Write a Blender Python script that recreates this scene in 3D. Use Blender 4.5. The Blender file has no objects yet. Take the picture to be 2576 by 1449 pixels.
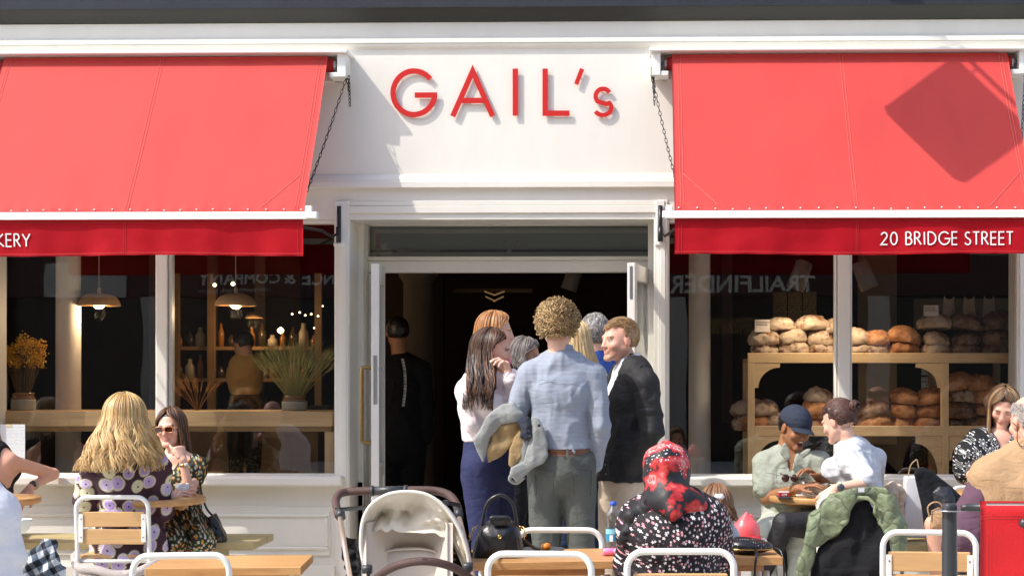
import bpy, math, random
import numpy as np
from mathutils import Vector, Matrix
R = math.radians
rng = np.random.RandomState(7)
random.seed(7)
S = bpy.context.scene
COL = S.collection

# ---------------------------------------------------------------- camera, light, exposure
YAW = 0.025
CX, CY, FPX, CAMD, CAMH = 1505.0, 935.0, 4000.0, 10.0, 1.44
cd = bpy.data.cameras.new('camera'); cam = bpy.data.objects.new('camera', cd); COL.objects.link(cam)
cam.location = (0, -CAMD, CAMH); cam.rotation_euler = (R(90), 0, YAW)
cd.sensor_width = 36; cd.lens = FPX / 2576 * 36
cd.shift_x = (1288 - CX) / 2576; cd.shift_y = (CY - 724.5) / 2576
cd.clip_end = 400
S.camera = cam

SUNV = Vector((-1.85, -1.0, 2.4)).normalized()           # towards the sun
elev = math.asin(SUNV.z); azim = math.atan2(SUNV.x, SUNV.y)
w = bpy.data.worlds.new('World'); S.world = w; w.use_nodes = True
nt = w.node_tree
sky = nt.nodes.new('ShaderNodeTexSky'); sky.sky_type = 'NISHITA'; sky.sun_disc = False
sky.sun_elevation = elev; sky.sun_rotation = azim
sky.air_density = 1.0; sky.dust_density = 2.0
bg = nt.nodes['Background']; nt.links.new(sky.outputs[0], bg.inputs[0]); bg.inputs[1].default_value = 0.15
sl = bpy.data.lights.new('sun', 'SUN'); sun = bpy.data.objects.new('sun', sl); COL.objects.link(sun)
sl.energy = 2.05; sl.angle = R(0.55); sl.color = (1.0, 0.955, 0.88)
sun.rotation_euler = SUNV.to_track_quat('Z', 'Y').to_euler()
sun.location = (-6, -6, 9)
S.view_settings.view_transform = 'Standard'; S.view_settings.look = 'None'
S.view_settings.exposure = 1.13; S.view_settings.gamma = 1.0
S.render.engine = 'CYCLES'
S.cycles.use_denoising = True
S.cycles.max_bounces = 8; S.cycles.transparent_max_bounces = 16
S.cycles.caustics_reflective = False; S.cycles.caustics_refractive = False
S.cycles.sample_clamp_indirect = 6.0

def U(px, py, Y):
    """world point on the plane y=Y seen at photo position (px, py)"""
    u = (px - CX) / FPX; v = (CY - py) / FPX
    d = Vector((-math.sin(YAW) + u * math.cos(YAW), math.cos(YAW) + u * math.sin(YAW), v))
    t = (Y + CAMD) / d.y
    return Vector((0, -CAMD, CAMH)) + d * t
def UX(px, Y): return U(px, CY, Y).x
def UZ(py, Y, px=1288): return U(px, py, Y).z

# ---------------------------------------------------------------- object helpers
def tag(o, label=None, cat=None, group=None, kind=None):
    if label: o['label'] = label
    if cat: o['category'] = cat
    if group: o['group'] = group
    if kind: o['kind'] = kind
    return o
def thing(name, label, cat, loc=(0, 0, 0), group=None, rz=0.0):
    o = bpy.data.objects.new(name, None); COL.objects.link(o)
    o.location = loc; o.rotation_euler = (0, 0, rz); o.empty_display_size = 0.1
    return tag(o, label, cat, group)
def mw(o):
    m = o.matrix_basis.copy()
    p = o.parent
    while p is not None:
        m = p.matrix_basis @ m; p = p.parent
    return m
def copy_tree(o, parent=None):
    c = o.copy(); COL.objects.link(c); c.parent = parent
    for ch in [x for x in KIDS.get(o.name, [])]:
        k = copy_tree(ch, c)
        KIDS.setdefault(c.name, []).append(k)
    return c
KIDS = {}

class MB:
    """collects shapes (in world or local coordinates) and links them as one mesh object"""
    def __init__(s): s.v = []; s.f = []; s.c = []; s.n = 0; s.usec = False; s.sm = []; s.qa = []
    def add(s, v, f, col=None, smooth=False):
        v = np.asarray(v, float).reshape(-1, 3)
        s.v.append(v); k = s.n
        if isinstance(f, np.ndarray): s.qa.append((f.astype(np.int64)+k, smooth))
        else:
            for q in f: s.f.append([int(i) + k for i in q])
            s.sm += [smooth] * len(f)
        if col is not None:
            s.usec = True
            col = np.asarray(col, float)
            if col.ndim == 1: col = np.tile(col[:3], (len(v), 1))
            s.c.append(col[:, :3])
        else: s.c.append(np.ones((len(v), 3)))
        s.n += len(v); return s
    def box(s, a, b, M=None, bev=0.0, col=None):
        x0, y0, z0 = [min(a[i], b[i]) for i in range(3)]; x1, y1, z1 = [max(a[i], b[i]) for i in range(3)]
        if bev <= 0:
            v = [(x0,y0,z0),(x1,y0,z0),(x1,y1,z0),(x0,y1,z0),(x0,y0,z1),(x1,y0,z1),(x1,y1,z1),(x0,y1,z1)]
            f = [(0,3,2,1),(4,5,6,7),(0,1,5,4),(1,2,6,5),(2,3,7,6),(3,0,4,7)]
        else:
            e = min(bev, (x1-x0)*.45, (y1-y0)*.45, (z1-z0)*.45)
            v = []; idx = {}
            for i, X in enumerate((x0, x1)):
                for j, Yy in enumerate((y0, y1)):
                    for k, Z in enumerate((z0, z1)):
                        sx, sy, sz = (1-2*i)*e, (1-2*j)*e, (1-2*k)*e
                        idx[i,j,k] = len(v)
                        v += [(X, Yy+sy, Z+sz), (X+sx, Yy, Z+sz), (X+sx, Yy+sy, Z)]
            g = lambda i,j,k,a: idx[i,j,k]+a
            f = []
            for i in (0,1):
                q = [g(i,0,0,0), g(i,1,0,0), g(i,1,1,0), g(i,0,1,0)]; f.append(q if i else q[::-1])
                q = [g(0,i,0,1), g(0,i,1,1), g(1,i,1,1), g(1,i,0,1)]; f.append(q if i else q[::-1])
                q = [g(0,0,i,2), g(1,0,i,2), g(1,1,i,2), g(0,1,i,2)]; f.append(q if i else q[::-1])
            for a_ in (0,1):
                for b_ in (0,1):
                    q = [g(0,a_,b_,1), g(1,a_,b_,1), g(1,a_,b_,2), g(0,a_,b_,2)]; f.append(q if (a_+b_) % 2 == 0 else q[::-1])
                    q = [g(a_,0,b_,2), g(a_,1,b_,2), g(a_,1,b_,0), g(a_,0,b_,0)]; f.append(q if (a_+b_) % 2 == 0 else q[::-1])
                    q = [g(a_,b_,0,0), g(a_,b_,1,0), g(a_,b_,1,1), g(a_,b_,0,1)]; f.append(q if (a_+b_) % 2 == 0 else q[::-1])
                    for k in (0,1):
                        q = [g(a_,b_,k,0), g(a_,b_,k,1), g(a_,b_,k,2)]; f.append(q if (a_+b_+k) % 2 == 1 else q[::-1])
        v = np.array(v, float)
        if M is not None: v = np.array([M @ Vector(p) for p in v])
        return s.add(v, f, col)
    def tube(s, pts, r, n=10, cap=True, closed=False, col=None, flat=1.0, up=None):
        P = [Vector(p) for p in pts]; m = len(P)
        rr = [r] * m if np.isscalar(r) else list(r)
        T = []
        for i in range(m):
            if closed: t = P[(i+1) % m] - P[i-1]
            else: t = P[min(i+1, m-1)] - P[max(i-1, 0)]
            if t.length < 1e-9: t = Vector((0, 0, 1))
            T.append(t.normalized())
        a = Vector(up) if up is not None else (Vector((0, 0, 1)) if abs(T[0].z) < .9 else Vector((1, 0, 0)))
        nrm = (a - T[0] * a.dot(T[0])).normalized()
        v = []; f = []
        for i in range(m):
            nrm = (nrm - T[i] * nrm.dot(T[i]))
            nrm = nrm.normalized() if nrm.length > 1e-6 else Vector((1, 0, 0))
            b = T[i].cross(nrm)
            for k in range(n):
                an = 2 * math.pi * k / n
                v.append(P[i] + (nrm * math.cos(an) * flat + b * math.sin(an)) * rr[i])
        rng_ = range(m if closed else m - 1)
        for i in rng_:
            j = (i + 1) % m
            for k in range(n):
                k2 = (k + 1) % n
                f.append((i*n+k, i*n+k2, j*n+k2, j*n+k))
        if cap and not closed:
            f.append(tuple(range(n))[::-1]); f.append(tuple((m-1)*n+k for k in range(n)))
        return s.add([tuple(p) for p in v], f, col, True)
    def strand(s, P, r, col, n=4):
        P = np.asarray(P, float); m = len(P); T = np.gradient(P, axis=0); T /= np.maximum(np.linalg.norm(T, axis=1, keepdims=True), 1e-9)
        a = np.cross(T, np.array([.31, .82, .47])); a /= np.maximum(np.linalg.norm(a, axis=1, keepdims=True), 1e-9); b = np.cross(T, a)
        an = 2*np.pi*np.arange(n)/n; r = np.asarray(r)[:, None, None]
        V = P[:, None, :]+(a[:, None, :]*np.cos(an)[None, :, None]+b[:, None, :]*np.sin(an)[None, :, None])*r
        i = np.arange(m-1)[:, None]*n; k = np.arange(n)[None, :]; k2 = (k+1) % n
        Q = np.stack([i+k, i+k2, i+n+k2, i+n+k], -1).reshape(-1, 4)
        return s.add(V.reshape(-1, 3), Q, col, True)
    def lathe(s, prof, c=(0, 0, 0), n=24, M=None, col=None, cap=True):
        v = []; f = []
        for (r_, z_) in prof:
            for k in range(n):
                a = 2*math.pi*k/n; v.append(Vector((r_*math.cos(a), r_*math.sin(a), z_)))
        m = len(prof)
        for i in range(m-1):
            for k in range(n):
                k2 = (k+1) % n; f.append((i*n+k, i*n+k2, (i+1)*n+k2, (i+1)*n+k))
        if cap:
            f.append(tuple(range(n))[::-1]); f.append(tuple((m-1)*n+k for k in range(n)))
        c = Vector(c)
        v = [((M @ p) if M is not None else p) + c for p in v]
        return s.add([tuple(p) for p in v], f, col, True)
    def prism(s, pts2, y0, y1, axis='y', col=None):
        """outline in (x,z), extruded y0..y1"""
        n = len(pts2)
        ar = sum(pts2[i][0]*pts2[(i+1) % n][1]-pts2[(i+1) % n][0]*pts2[i][1] for i in range(n))
        if ar < 0: pts2 = pts2[::-1]
        v = [(p[0], y0, p[1]) for p in pts2] + [(p[0], y1, p[1]) for p in pts2]
        if axis == 'x': v = [(y, x, z) for (x, y, z) in v]
        f = [tuple(range(n)), tuple(range(2*n-1, n-1, -1))]
        for i in range(n): f.append((i, i+n, (i+1) % n+n, (i+1) % n))
        if axis == 'x': f = [q[::-1] for q in f]
        return s.add(v, f, col)
    def grid(s, fn, nu, nv, thick=0.0, col=None, smooth=True):
        u, v_ = np.meshgrid(np.linspace(0, 1, nu), np.linspace(0, 1, nv), indexing='ij')
        P = np.array([fn(a, b) for a, b in zip(u.ravel(), v_.ravel())], float).reshape(nu, nv, 3)
        f = []
        def idx(i, j): return i*nv+j
        for i in range(nu-1):
            for j in range(nv-1): f.append((idx(i,j), idx(i+1,j), idx(i+1,j+1), idx(i,j+1)))
        V = P.reshape(-1, 3)
        if thick:
            du = np.gradient(P, axis=0); dv = np.gradient(P, axis=1)
            N = np.cross(du, dv); N /= np.maximum(np.linalg.norm(N, axis=2, keepdims=True), 1e-9)
            V2 = (P - N*thick).reshape(-1, 3); k = len(V)
            f2 = [tuple(i+k for i in q[::-1]) for q in f]
            ed = [idx(i,0) for i in range(nu)] + [idx(nu-1,j) for j in range(1,nv)] + [idx(i,nv-1) for i in range(nu-2,-1,-1)] + [idx(0,j) for j in range(nv-2,0,-1)]
            m = len(ed)
            f3 = [(ed[i], ed[i]+k, ed[(i+1)%m]+k, ed[(i+1)%m]) for i in range(m)]
            f3 = [q[::-1] for q in f3]
            V = np.vstack([V, V2]); f = f + f2 + f3
        return s.add(V, f, col, smooth)
    def merge(s, o):
        k = s.n; s.qa += [(q+k, m_) for q, m_ in o.qa]
        s.v += o.v; s.c += o.c; s.f += [[i+k for i in q] for q in o.f]; s.sm += o.sm; s.n += o.n; s.usec |= o.usec
        return s
    def build(s, name, mat_, parent=None, origin=None, smooth=None):
        V = np.vstack(s.v)
        loc = Vector((0, 0, 0))
        if parent is None:
            lo, hi = V.min(0), V.max(0)
            loc = Vector(((lo[0]+hi[0])/2, (lo[1]+hi[1])/2, lo[2])) if origin is None else Vector(origin)
            V = V - np.array(loc)
        elif WORLD[0]:
            Mi = mw(parent).inverted()
            A = np.array(Mi)
            V = V @ A[:3, :3].T + A[:3, 3]
        me = bpy.data.meshes.new(name)
        idx = [np.fromiter((i for q in s.f for i in q), np.int64)] if s.f else []
        tot = [np.array([len(q) for q in s.f], np.int64)] if s.f else []
        sm = [np.array(s.sm, bool)] if s.f else []
        for q, m_ in s.qa: idx.append(q.ravel()); tot.append(np.full(len(q), q.shape[1])); sm.append(np.full(len(q), m_))
        idx = np.concatenate(idx); tot = np.concatenate(tot); sm = np.concatenate(sm)
        if smooth is not None: sm[:] = smooth
        me.vertices.add(len(V)); me.vertices.foreach_set('co', np.ascontiguousarray(V, np.float32).ravel())
        me.loops.add(len(idx)); me.loops.foreach_set('vertex_index', idx.astype(np.int32))
        me.polygons.add(len(tot)); me.polygons.foreach_set('loop_start', (np.cumsum(tot)-tot).astype(np.int32))
        me.update(calc_edges=True)
        me.polygons.foreach_set('use_smooth', sm)
        if s.usec:
            ca = me.color_attributes.new(name='Col', type='FLOAT_COLOR', domain='POINT')
            C = np.hstack([np.vstack(s.c), np.ones((s.n, 1))]).astype(np.float32)
            ca.data.foreach_set('color', C.ravel())
        me.validate(); me.update()
        me.materials.append(mat_)
        o = bpy.data.objects.new(name, me); COL.objects.link(o)
        o.location = loc; o.parent = parent
        if parent is not None: KIDS.setdefault(parent.name, []).append(o)
        return o
WORLD = [True]      # parts are given in world coordinates unless a thing is built in its own frame

# ---------------------------------------------------------------- materials
def nodes(m):
    m.use_nodes = True; t = m.node_tree; return t, t.nodes, t.links
def NN(t, kind, **kw):
    n = t.nodes.new(kind)
    for k, v in kw.items(): setattr(n, k, v)
    return n
def mth(t, op, a, b=None, c=None, clamp=False):
    n = t.nodes.new('ShaderNodeMath'); n.operation = op; n.use_clamp = clamp
    for i, x in enumerate((a, b, c)):
        if x is None: continue
        if isinstance(x, (int, float)): n.inputs[i].default_value = x
        else: t.links.new(x, n.inputs[i])
    return n.outputs[0]
def mixc(t, fac, a, b, mode='MIX'):
    n = t.nodes.new('ShaderNodeMix'); n.data_type = 'RGBA'; n.blend_type = mode; n.clamp_factor = True
    for i, x in ((0, fac), (6, a), (7, b)):
        if isinstance(x, (int, float)): n.inputs[i].default_value = x
        elif isinstance(x, (tuple, list)): n.inputs[i].default_value = (*x[:3], 1)
        else: t.links.new(x, n.inputs[i])
    return n.outputs[2]
def coords(t, scale=(1, 1, 1), rot=(0, 0, 0)):
    tc = t.nodes.new('ShaderNodeTexCoord'); mp = t.nodes.new('ShaderNodeMapping')
    mp.inputs['Scale'].default_value = scale if not np.isscalar(scale) else (scale,)*3
    mp.inputs['Rotation'].default_value = rot
    t.links.new(tc.outputs['Object'], mp.inputs[0]); return mp.outputs[0]
def noise(t, vec, scale, detail=4, rough=.55, out=0):
    n = t.nodes.new('ShaderNodeTexNoise'); n.inputs['Scale'].default_value = scale; n.inputs['Detail'].default_value = detail
    n.inputs['Roughness'].default_value = rough; t.links.new(vec, n.inputs['Vector']); return n.outputs[out]
def ramp(t, fac, stops):
    n = t.nodes.new('ShaderNodeValToRGB'); e = n.color_ramp.elements
    while len(e) < len(stops): e.new(.5)
    for i, (p, c) in enumerate(stops):
        e[i].position = p; e[i].color = (*c[:3], 1) if not np.isscalar(c) else (c, c, c, 1)
    t.links.new(fac, n.inputs[0]); return n.outputs[0]
def set_in(b, names, v):
    for n in names:
        if n in b.inputs: b.inputs[n].default_value = v; return
MATS = {}
def M(name, col, rough=.6, spec=.5, metal=0.0, var=.06, vs=6.0, bump=0.0, bs=40.0, vcol=False, sheen=0.0, sss=0.0, coat=0.0, stretch=None, emit=None):
    """plain procedural material: base colour with noise variation, fine bump"""
    if name in MATS: return MATS[name]
    m = bpy.data.materials.new(name); t, N, L = nodes(m); b = N['Principled BSDF']
    c = coords(t, stretch or (1, 1, 1))
    nz = noise(t, c, vs, 5)
    f = mth(t, 'MULTIPLY_ADD', nz, 2*var*1.6, 1-var*1.6)
    if vcol:
        a = N.new('ShaderNodeVertexColor'); a.layer_name = 'Col'
        base = mixc(t, 1.0, a.outputs[0], (*col, 1), 'MULTIPLY')
    else:
        base = None
    v = N.new('ShaderNodeVectorMath'); v.operation = 'SCALE'
    if base is None: v.inputs[0].default_value = col[:3]
    else: L.new(base, v.inputs[0])
    L.new(f, v.inputs['Scale']); L.new(v.outputs[0], b.inputs['Base Color'])
    b.inputs['Roughness'].default_value = rough; b.inputs['Metallic'].default_value = metal
    set_in(b, ['Specular IOR Level', 'Specular'], spec)
    if sheen: set_in(b, ['Sheen Weight'], sheen); set_in(b, ['Sheen Roughness'], .4)
    if coat: set_in(b, ['Coat Weight'], coat); set_in(b, ['Coat Roughness'], .12)
    if sss:
        set_in(b, ['Subsurface Weight'], sss); set_in(b, ['Subsurface Scale'], .02)
    if bump:
        n2 = noise(t, c, bs, 3); bp = N.new('ShaderNodeBump'); bp.inputs['Strength'].default_value = bump; bp.inputs['Distance'].default_value = .01
        L.new(n2, bp.inputs['Height']); L.new(bp.outputs[0], b.inputs['Normal'])
    if emit:
        b.inputs['Emission Color'].default_value = (*emit[0], 1); b.inputs['Emission Strength'].default_value = emit[1]
    MATS[name] = m; return m
def wood(name, c1, c2, axis='x', scale=1.0, rough=.45, seams=None):
    """grained wood, grain along axis"""
    m = bpy.data.materials.new(name); t, N, L = nodes(m); b = N['Principled BSDF']
    st = {'x': (1.2, 16, 16), 'y': (16, 1.2, 16), 'z': (16, 16, 1.2)}[axis]
    st = tuple(q*scale for q in st)
    c = coords(t, st); n1 = noise(t, c, 1.6, 6, .6); n2 = noise(t, c, 7, 4, .6)
    f = mth(t, 'ADD', mth(t, 'MULTIPLY', n1, .75), mth(t, 'MULTIPLY', n2, .35))
    col = ramp(t, f, [(.36, c2), (.52, c1), (.66, tuple(min(1, q*1.12) for q in c1)), (.8, c2)])
    big = noise(t, coords(t, (1, 1, 1)), 2.2, 2)
    col = mixc(t, mth(t, 'MULTIPLY', big, .35), col, tuple(q*.8 for q in c1))
    L.new(col, b.inputs['Base Color']); b.inputs['Roughness'].default_value = rough
    bp = N.new('ShaderNodeBump'); bp.inputs['Strength'].default_value = .15; bp.inputs['Distance'].default_value = .003
    L.new(f, bp.inputs['Height']); L.new(bp.outputs[0], b.inputs['Normal'])
    return m
def glass_mat(name, tint=(.96, .97, .96), refl=1.0, rough=0.0):
    m = bpy.data.materials.new(name); t, N, L = nodes(m); N.remove(N['Principled BSDF'])
    out = N['Material Output']
    tr = N.new('ShaderNodeBsdfTransparent'); tr.inputs[0].default_value = (*tint, 1)
    gl = N.new('ShaderNodeBsdfGlossy'); gl.inputs['Roughness'].default_value = rough
    lw = N.new('ShaderNodeLayerWeight'); lw.inputs[0].default_value = .5
    fr = mth(t, 'MULTIPLY_ADD', mth(t, 'POWER', lw.outputs['Facing'], 5.0), .95, .042)
    # gentle waviness of the pane, and a few specks of dust
    nz = noise(t, coords(t), 1.3, 2); bp = N.new('ShaderNodeBump'); bp.inputs['Strength'].default_value = .05; bp.inputs['Distance'].default_value = .02
    L.new(nz, bp.inputs['Height']); L.new(bp.outputs[0], gl.inputs['Normal'])
    fac = mth(t, 'MULTIPLY', fr, refl, clamp=True)
    mx = N.new('ShaderNodeMixShader'); L.new(fac, mx.inputs[0]); L.new(tr.outputs[0], mx.inputs[1]); L.new(gl.outputs[0], mx.inputs[2])
    L.new(mx.outputs[0], out.inputs[0]); return m
def floral(name, bg_, cols, scale, radius, petals=0, amp=0.0, centre=(.01, .01, .01), rc=.07, outline=None, plane='xz', jitter=1.0, rough=.7, warp=0.0, rays=0.0, bump=.25):
    """printed fabric: one flower per voronoi cell, its colour picked from cols"""
    m = bpy.data.materials.new(name); t, N, L = nodes(m); b = N['Principled BSDF']
    tc = N.new('ShaderNodeTexCoord'); sp = N.new('ShaderNodeSeparateXYZ'); L.new(tc.outputs['Object'], sp.inputs[0])
    cb = N.new('ShaderNodeCombineXYZ')
    X, Yy, Z = sp.outputs
    L.new(mth(t, 'MULTIPLY', mth(t, 'ADD', X, mth(t, 'MULTIPLY', Yy, .55)), scale), cb.inputs[0])
    L.new(mth(t, 'MULTIPLY', mth(t, 'SUBTRACT', Z, mth(t, 'MULTIPLY', Yy, .35)), scale), cb.inputs[1])
    vec = cb.outputs[0]
    if warp:
        nzc = noise(t, vec, 1.1, 2, .5, out=1)
        sc = N.new('ShaderNodeVectorMath'); sc.operation = 'MULTIPLY_ADD'
        L.new(nzc, sc.inputs[0]); sc.inputs[1].default_value = (warp,)*3; L.new(vec, sc.inputs[2]); vec = sc.outputs[0]
    vo = N.new('ShaderNodeTexVoronoi'); vo.voronoi_dimensions = '2D'; vo.inputs['Scale'].default_value = 1.0
    vo.inputs['Randomness'].default_value = jitter
    L.new(vec, vo.inputs['Vector'])
    sub = N.new('ShaderNodeVectorMath'); sub.operation = 'SUBTRACT'; L.new(vec, sub.inputs[0]); L.new(vo.outputs['Position'], sub.inputs[1])
    s2 = N.new('ShaderNodeSeparateXYZ'); L.new(sub.outputs[0], s2.inputs[0])
    ang = mth(t, 'ARCTAN2', s2.outputs[1], s2.outputs[0])
    d = vo.outputs['Distance']
    sc_ = N.new('ShaderNodeSeparateColor'); L.new(vo.outputs['Color'], sc_.inputs[0])
    rnd, rnd2 = sc_.outputs[0], sc_.outputs[1]
    rad = mth(t, 'MULTIPLY_ADD', rnd2, radius*.35, radius*.8)
    if petals:
        wv = mth(t, 'COSINE', mth(t, 'MULTIPLY_ADD', ang, petals, mth(t, 'MULTIPLY', rnd, 6.0)))
        rad2 = mth(t, 'MULTIPLY', rad, mth(t, 'MULTIPLY_ADD', wv, amp, 1-amp))
    else: rad2 = rad; wv = None
    inside = mth(t, 'LESS_THAN', d, rad2)
    stops = [(i/len(cols), c) for i, c in enumerate(cols)]
    cr = N.new('ShaderNodeValToRGB'); cr.color_ramp.interpolation = 'CONSTANT'; e = cr.color_ramp.elements
    while len(e) < len(stops): e.new(.5)
    for i, (p, c) in enumerate(stops): e[i].position = p; e[i].color = (*c, 1)
    L.new(rnd, cr.inputs[0])
    fc = cr.outputs[0]
    if rays and wv is not None:
        fc = mixc(t, mth(t, 'MULTIPLY', mth(t, 'GREATER_THAN', wv, .55), rays), fc, outline or (.8, .75, .5))
    if outline is not None:
        rim = mth(t, 'MULTIPLY', inside, mth(t, 'GREATER_THAN', d, mth(t, 'MULTIPLY', rad2, .82)))
        fc = mixc(t, rim, fc, outline)
    fc = mixc(t, mth(t, 'LESS_THAN', d, rc), fc, centre)
    col = mixc(t, inside, bg_, fc)
    L.new(col, b.inputs['Base Color']); b.inputs['Roughness'].default_value = rough
    set_in(b, ['Specular IOR Level'], .3)
    n2 = noise(t, tc.outputs['Object'], 12, 4); bp = N.new('ShaderNodeBump'); bp.inputs['Strength'].default_value = bump; bp.inputs['Distance'].default_value = .02
    L.new(n2, bp.inputs['Height']); L.new(bp.outputs[0], b.inputs['Normal'])
    return m

# ---------------------------------------------------------------- numpy noise
_LAT = rng.rand(32, 32, 32).astype(np.float32)*2-1
def vnoise(P):
    P = np.asarray(P, np.float32); i = np.floor(P).astype(int); f = P - i; f = f*f*(3-2*f); i &= 31; j = (i+1) & 31
    g = lambda a, b, c: _LAT[a, b, c]
    x0, y0, z0 = i.T; x1, y1, z1 = j.T; fx, fy, fz = f.T
    a = g(x0,y0,z0)*(1-fx)+g(x1,y0,z0)*fx; b = g(x0,y1,z0)*(1-fx)+g(x1,y1,z0)*fx
    c = g(x0,y0,z1)*(1-fx)+g(x1,y0,z1)*fx; d = g(x0,y1,z1)*(1-fx)+g(x1,y1,z1)*fx
    return (a*(1-fy)+b*fy)*(1-fz)+(c*(1-fy)+d*fy)*fz
def fbm(P, o=3):
    s = 0; a = 1.0; P = np.asarray(P, np.float32)
    for k in range(o): s = s + a*vnoise(P*2**k+17.3*k); a *= .5
    return s

# ---------------------------------------------------------------- distance-field modelling (numpy) + surface nets
class SDF:
    def __init__(s, k=.02): s.p = []; s.k = k; s.planes = []; s.subs = []
    def cone(s, a, b, ra, rb=None, k=None):
        rb = ra if rb is None else rb
        a = np.array(a, float); b = np.array(b, float); r = max(ra, rb)
        def fn(X, Y, Z, a=a, b=b, ra=ra, rb=rb):
            ab = b-a; L2 = max(ab@ab, 1e-9)
            t = ((X-a[0])*ab[0]+(Y-a[1])*ab[1]+(Z-a[2])*ab[2])/L2
            t = np.clip(t, 0, 1)
            return np.sqrt((X-a[0]-t*ab[0])**2+(Y-a[1]-t*ab[1])**2+(Z-a[2]-t*ab[2])**2)-(ra+(rb-ra)*t)
        s.p.append((fn, np.minimum(a, b)-r, np.maximum(a, b)+r, s.k if k is None else k)); return s
    def chain(s, pts, rs, k=None):
        for i in range(len(pts)-1): s.cone(pts[i], pts[i+1], rs[i], rs[i+1], k)
        return s
    def ecap(s, a, b, ra, rb, lat, k=None):
        """elliptic tapered capsule: ra=(half width along lat, half depth)"""
        a = np.array(a, float); b = np.array(b, float); lat = np.array(lat, float)
        ab = b-a; L = np.linalg.norm(ab); ax = ab/max(L, 1e-9)
        lat = lat-ax*(lat@ax); lat /= np.linalg.norm(lat); dep = np.cross(ax, lat)
        mr = max(ra+rb)
        def fn(X, Y, Z):
            dx, dy, dz = X-a[0], Y-a[1], Z-a[2]
            z = dx*ax[0]+dy*ax[1]+dz*ax[2]; t = np.clip(z/max(L, 1e-9), 0, 1); z = z-t*L
            x = dx*lat[0]+dy*lat[1]+dz*lat[2]; y = dx*dep[0]+dy*dep[1]+dz*dep[2]
            w_ = ra[0]+(rb[0]-ra[0])*t; d_ = ra[1]+(rb[1]-ra[1])*t; m_ = np.minimum(w_, d_)
            q = np.sqrt((x/w_)**2+(y/d_)**2+(z/m_)**2)
            g = np.sqrt((x/w_**2)**2+(y/d_**2)**2+(z/m_**2)**2)+1e-6
            return q*(q-1)/g
        s.p.append((fn, np.minimum(a, b)-mr, np.maximum(a, b)+mr, s.k if k is None else k)); return s
    def ell(s, c, r, Rm=None, k=None, sub=False):
        c = np.array(c, float); r = np.array(r, float); Rm = np.eye(3) if Rm is None else np.array(Rm)[:3, :3]
        mr = r.max()
        def fn(X, Y, Z):
            dx, dy, dz = X-c[0], Y-c[1], Z-c[2]
            q = [(dx*Rm[0, i]+dy*Rm[1, i]+dz*Rm[2, i]) for i in range(3)]
            k0 = np.sqrt(sum((q[i]/r[i])**2 for i in range(3))); k1 = np.sqrt(sum((q[i]/r[i]**2)**2 for i in range(3)))+1e-6
            return k0*(k0-1)/k1
        (s.subs if sub else s.p).append((fn, c-mr, c+mr, s.k if k is None else k)); return s
    def add(s, o):
        s.p += o.p; s.subs += o.subs; return s
    def clip(s, p, n):
        """cut away what lies on the side n points to"""
        s.planes.append((np.array(p, float), np.array(n, float)/np.linalg.norm(n))); return s
    def mesh(s, h=.007, grow=0.0, disp=None, carve=None, zmin=None):
        lo = np.min([p[1] for p in s.p], 0)-grow-3*h; hi = np.max([p[2] for p in s.p], 0)+grow+3*h
        if zmin is not None: lo[2] = max(lo[2], zmin)
        n = np.ceil((hi-lo)/h).astype(int)+1
        F = np.full(n, .3, np.float32)
        ax = [(lo[i]+h*np.arange(n[i])).astype(np.float32) for i in range(3)]
        for lst, sg in ((s.p, 1), (s.subs, -1)):
            for fn, a, b, k in lst:
                m = grow+k+3*h
                i0 = np.clip(np.floor((a-m-lo)/h).astype(int), 0, n); i1 = np.clip(np.ceil((b+m-lo)/h).astype(int)+1, 0, n)
                if np.any(i1 <= i0): continue
                sl_ = tuple(slice(i0[i], i1[i]) for i in range(3))
                d = fn(ax[0][sl_[0]][:, None, None], ax[1][sl_[1]][None, :, None], ax[2][sl_[2]][None, None, :]).astype(np.float32)
                A = F[sl_]
                if sg > 0:
                    hh = np.maximum(k-np.abs(A-d), 0)/max(k, 1e-6); F[sl_] = np.minimum(A, d)-hh*hh*k*.25
                else:
                    d = -d; hh = np.maximum(k-np.abs(A-d), 0)/max(k, 1e-6); F[sl_] = np.maximum(A, d)+hh*hh*k*.25
        F -= grow
        for p, nn in s.planes:
            d = (ax[0]-p[0])[:, None, None]*nn[0]+(ax[1]-p[1])[None, :, None]*nn[1]+(ax[2]-p[2])[None, None, :]*nn[2]
            F = np.maximum(F, d.astype(np.float32))
        if carve is not None:
            F = np.maximum(F, carve(ax[0][:, None, None], ax[1][None, :, None], ax[2][None, None, :]).astype(np.float32))
        for i in range(3):
            q = [slice(None)]*3
            for e in (0, -1): q[i] = e; F[tuple(q)] = np.maximum(F[tuple(q)], h*.5)
        V, Q = nets(F, lo, h)
        if disp is not None and len(V):
            # vertex normals from the field gradient
            gi = ((V-lo)/h); g0 = np.clip(np.round(gi).astype(int), 1, n-2)
            x, y, z = g0.T
            N = np.stack([F[x+1, y, z]-F[x-1, y, z], F[x, y+1, z]-F[x, y-1, z], F[x, y, z+1]-F[x, y, z-1]], 1)
            N /= np.maximum(np.linalg.norm(N, axis=1, keepdims=True), 1e-6)
            V = V+N*disp(V, N)[:, None]
        return V, Q
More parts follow.
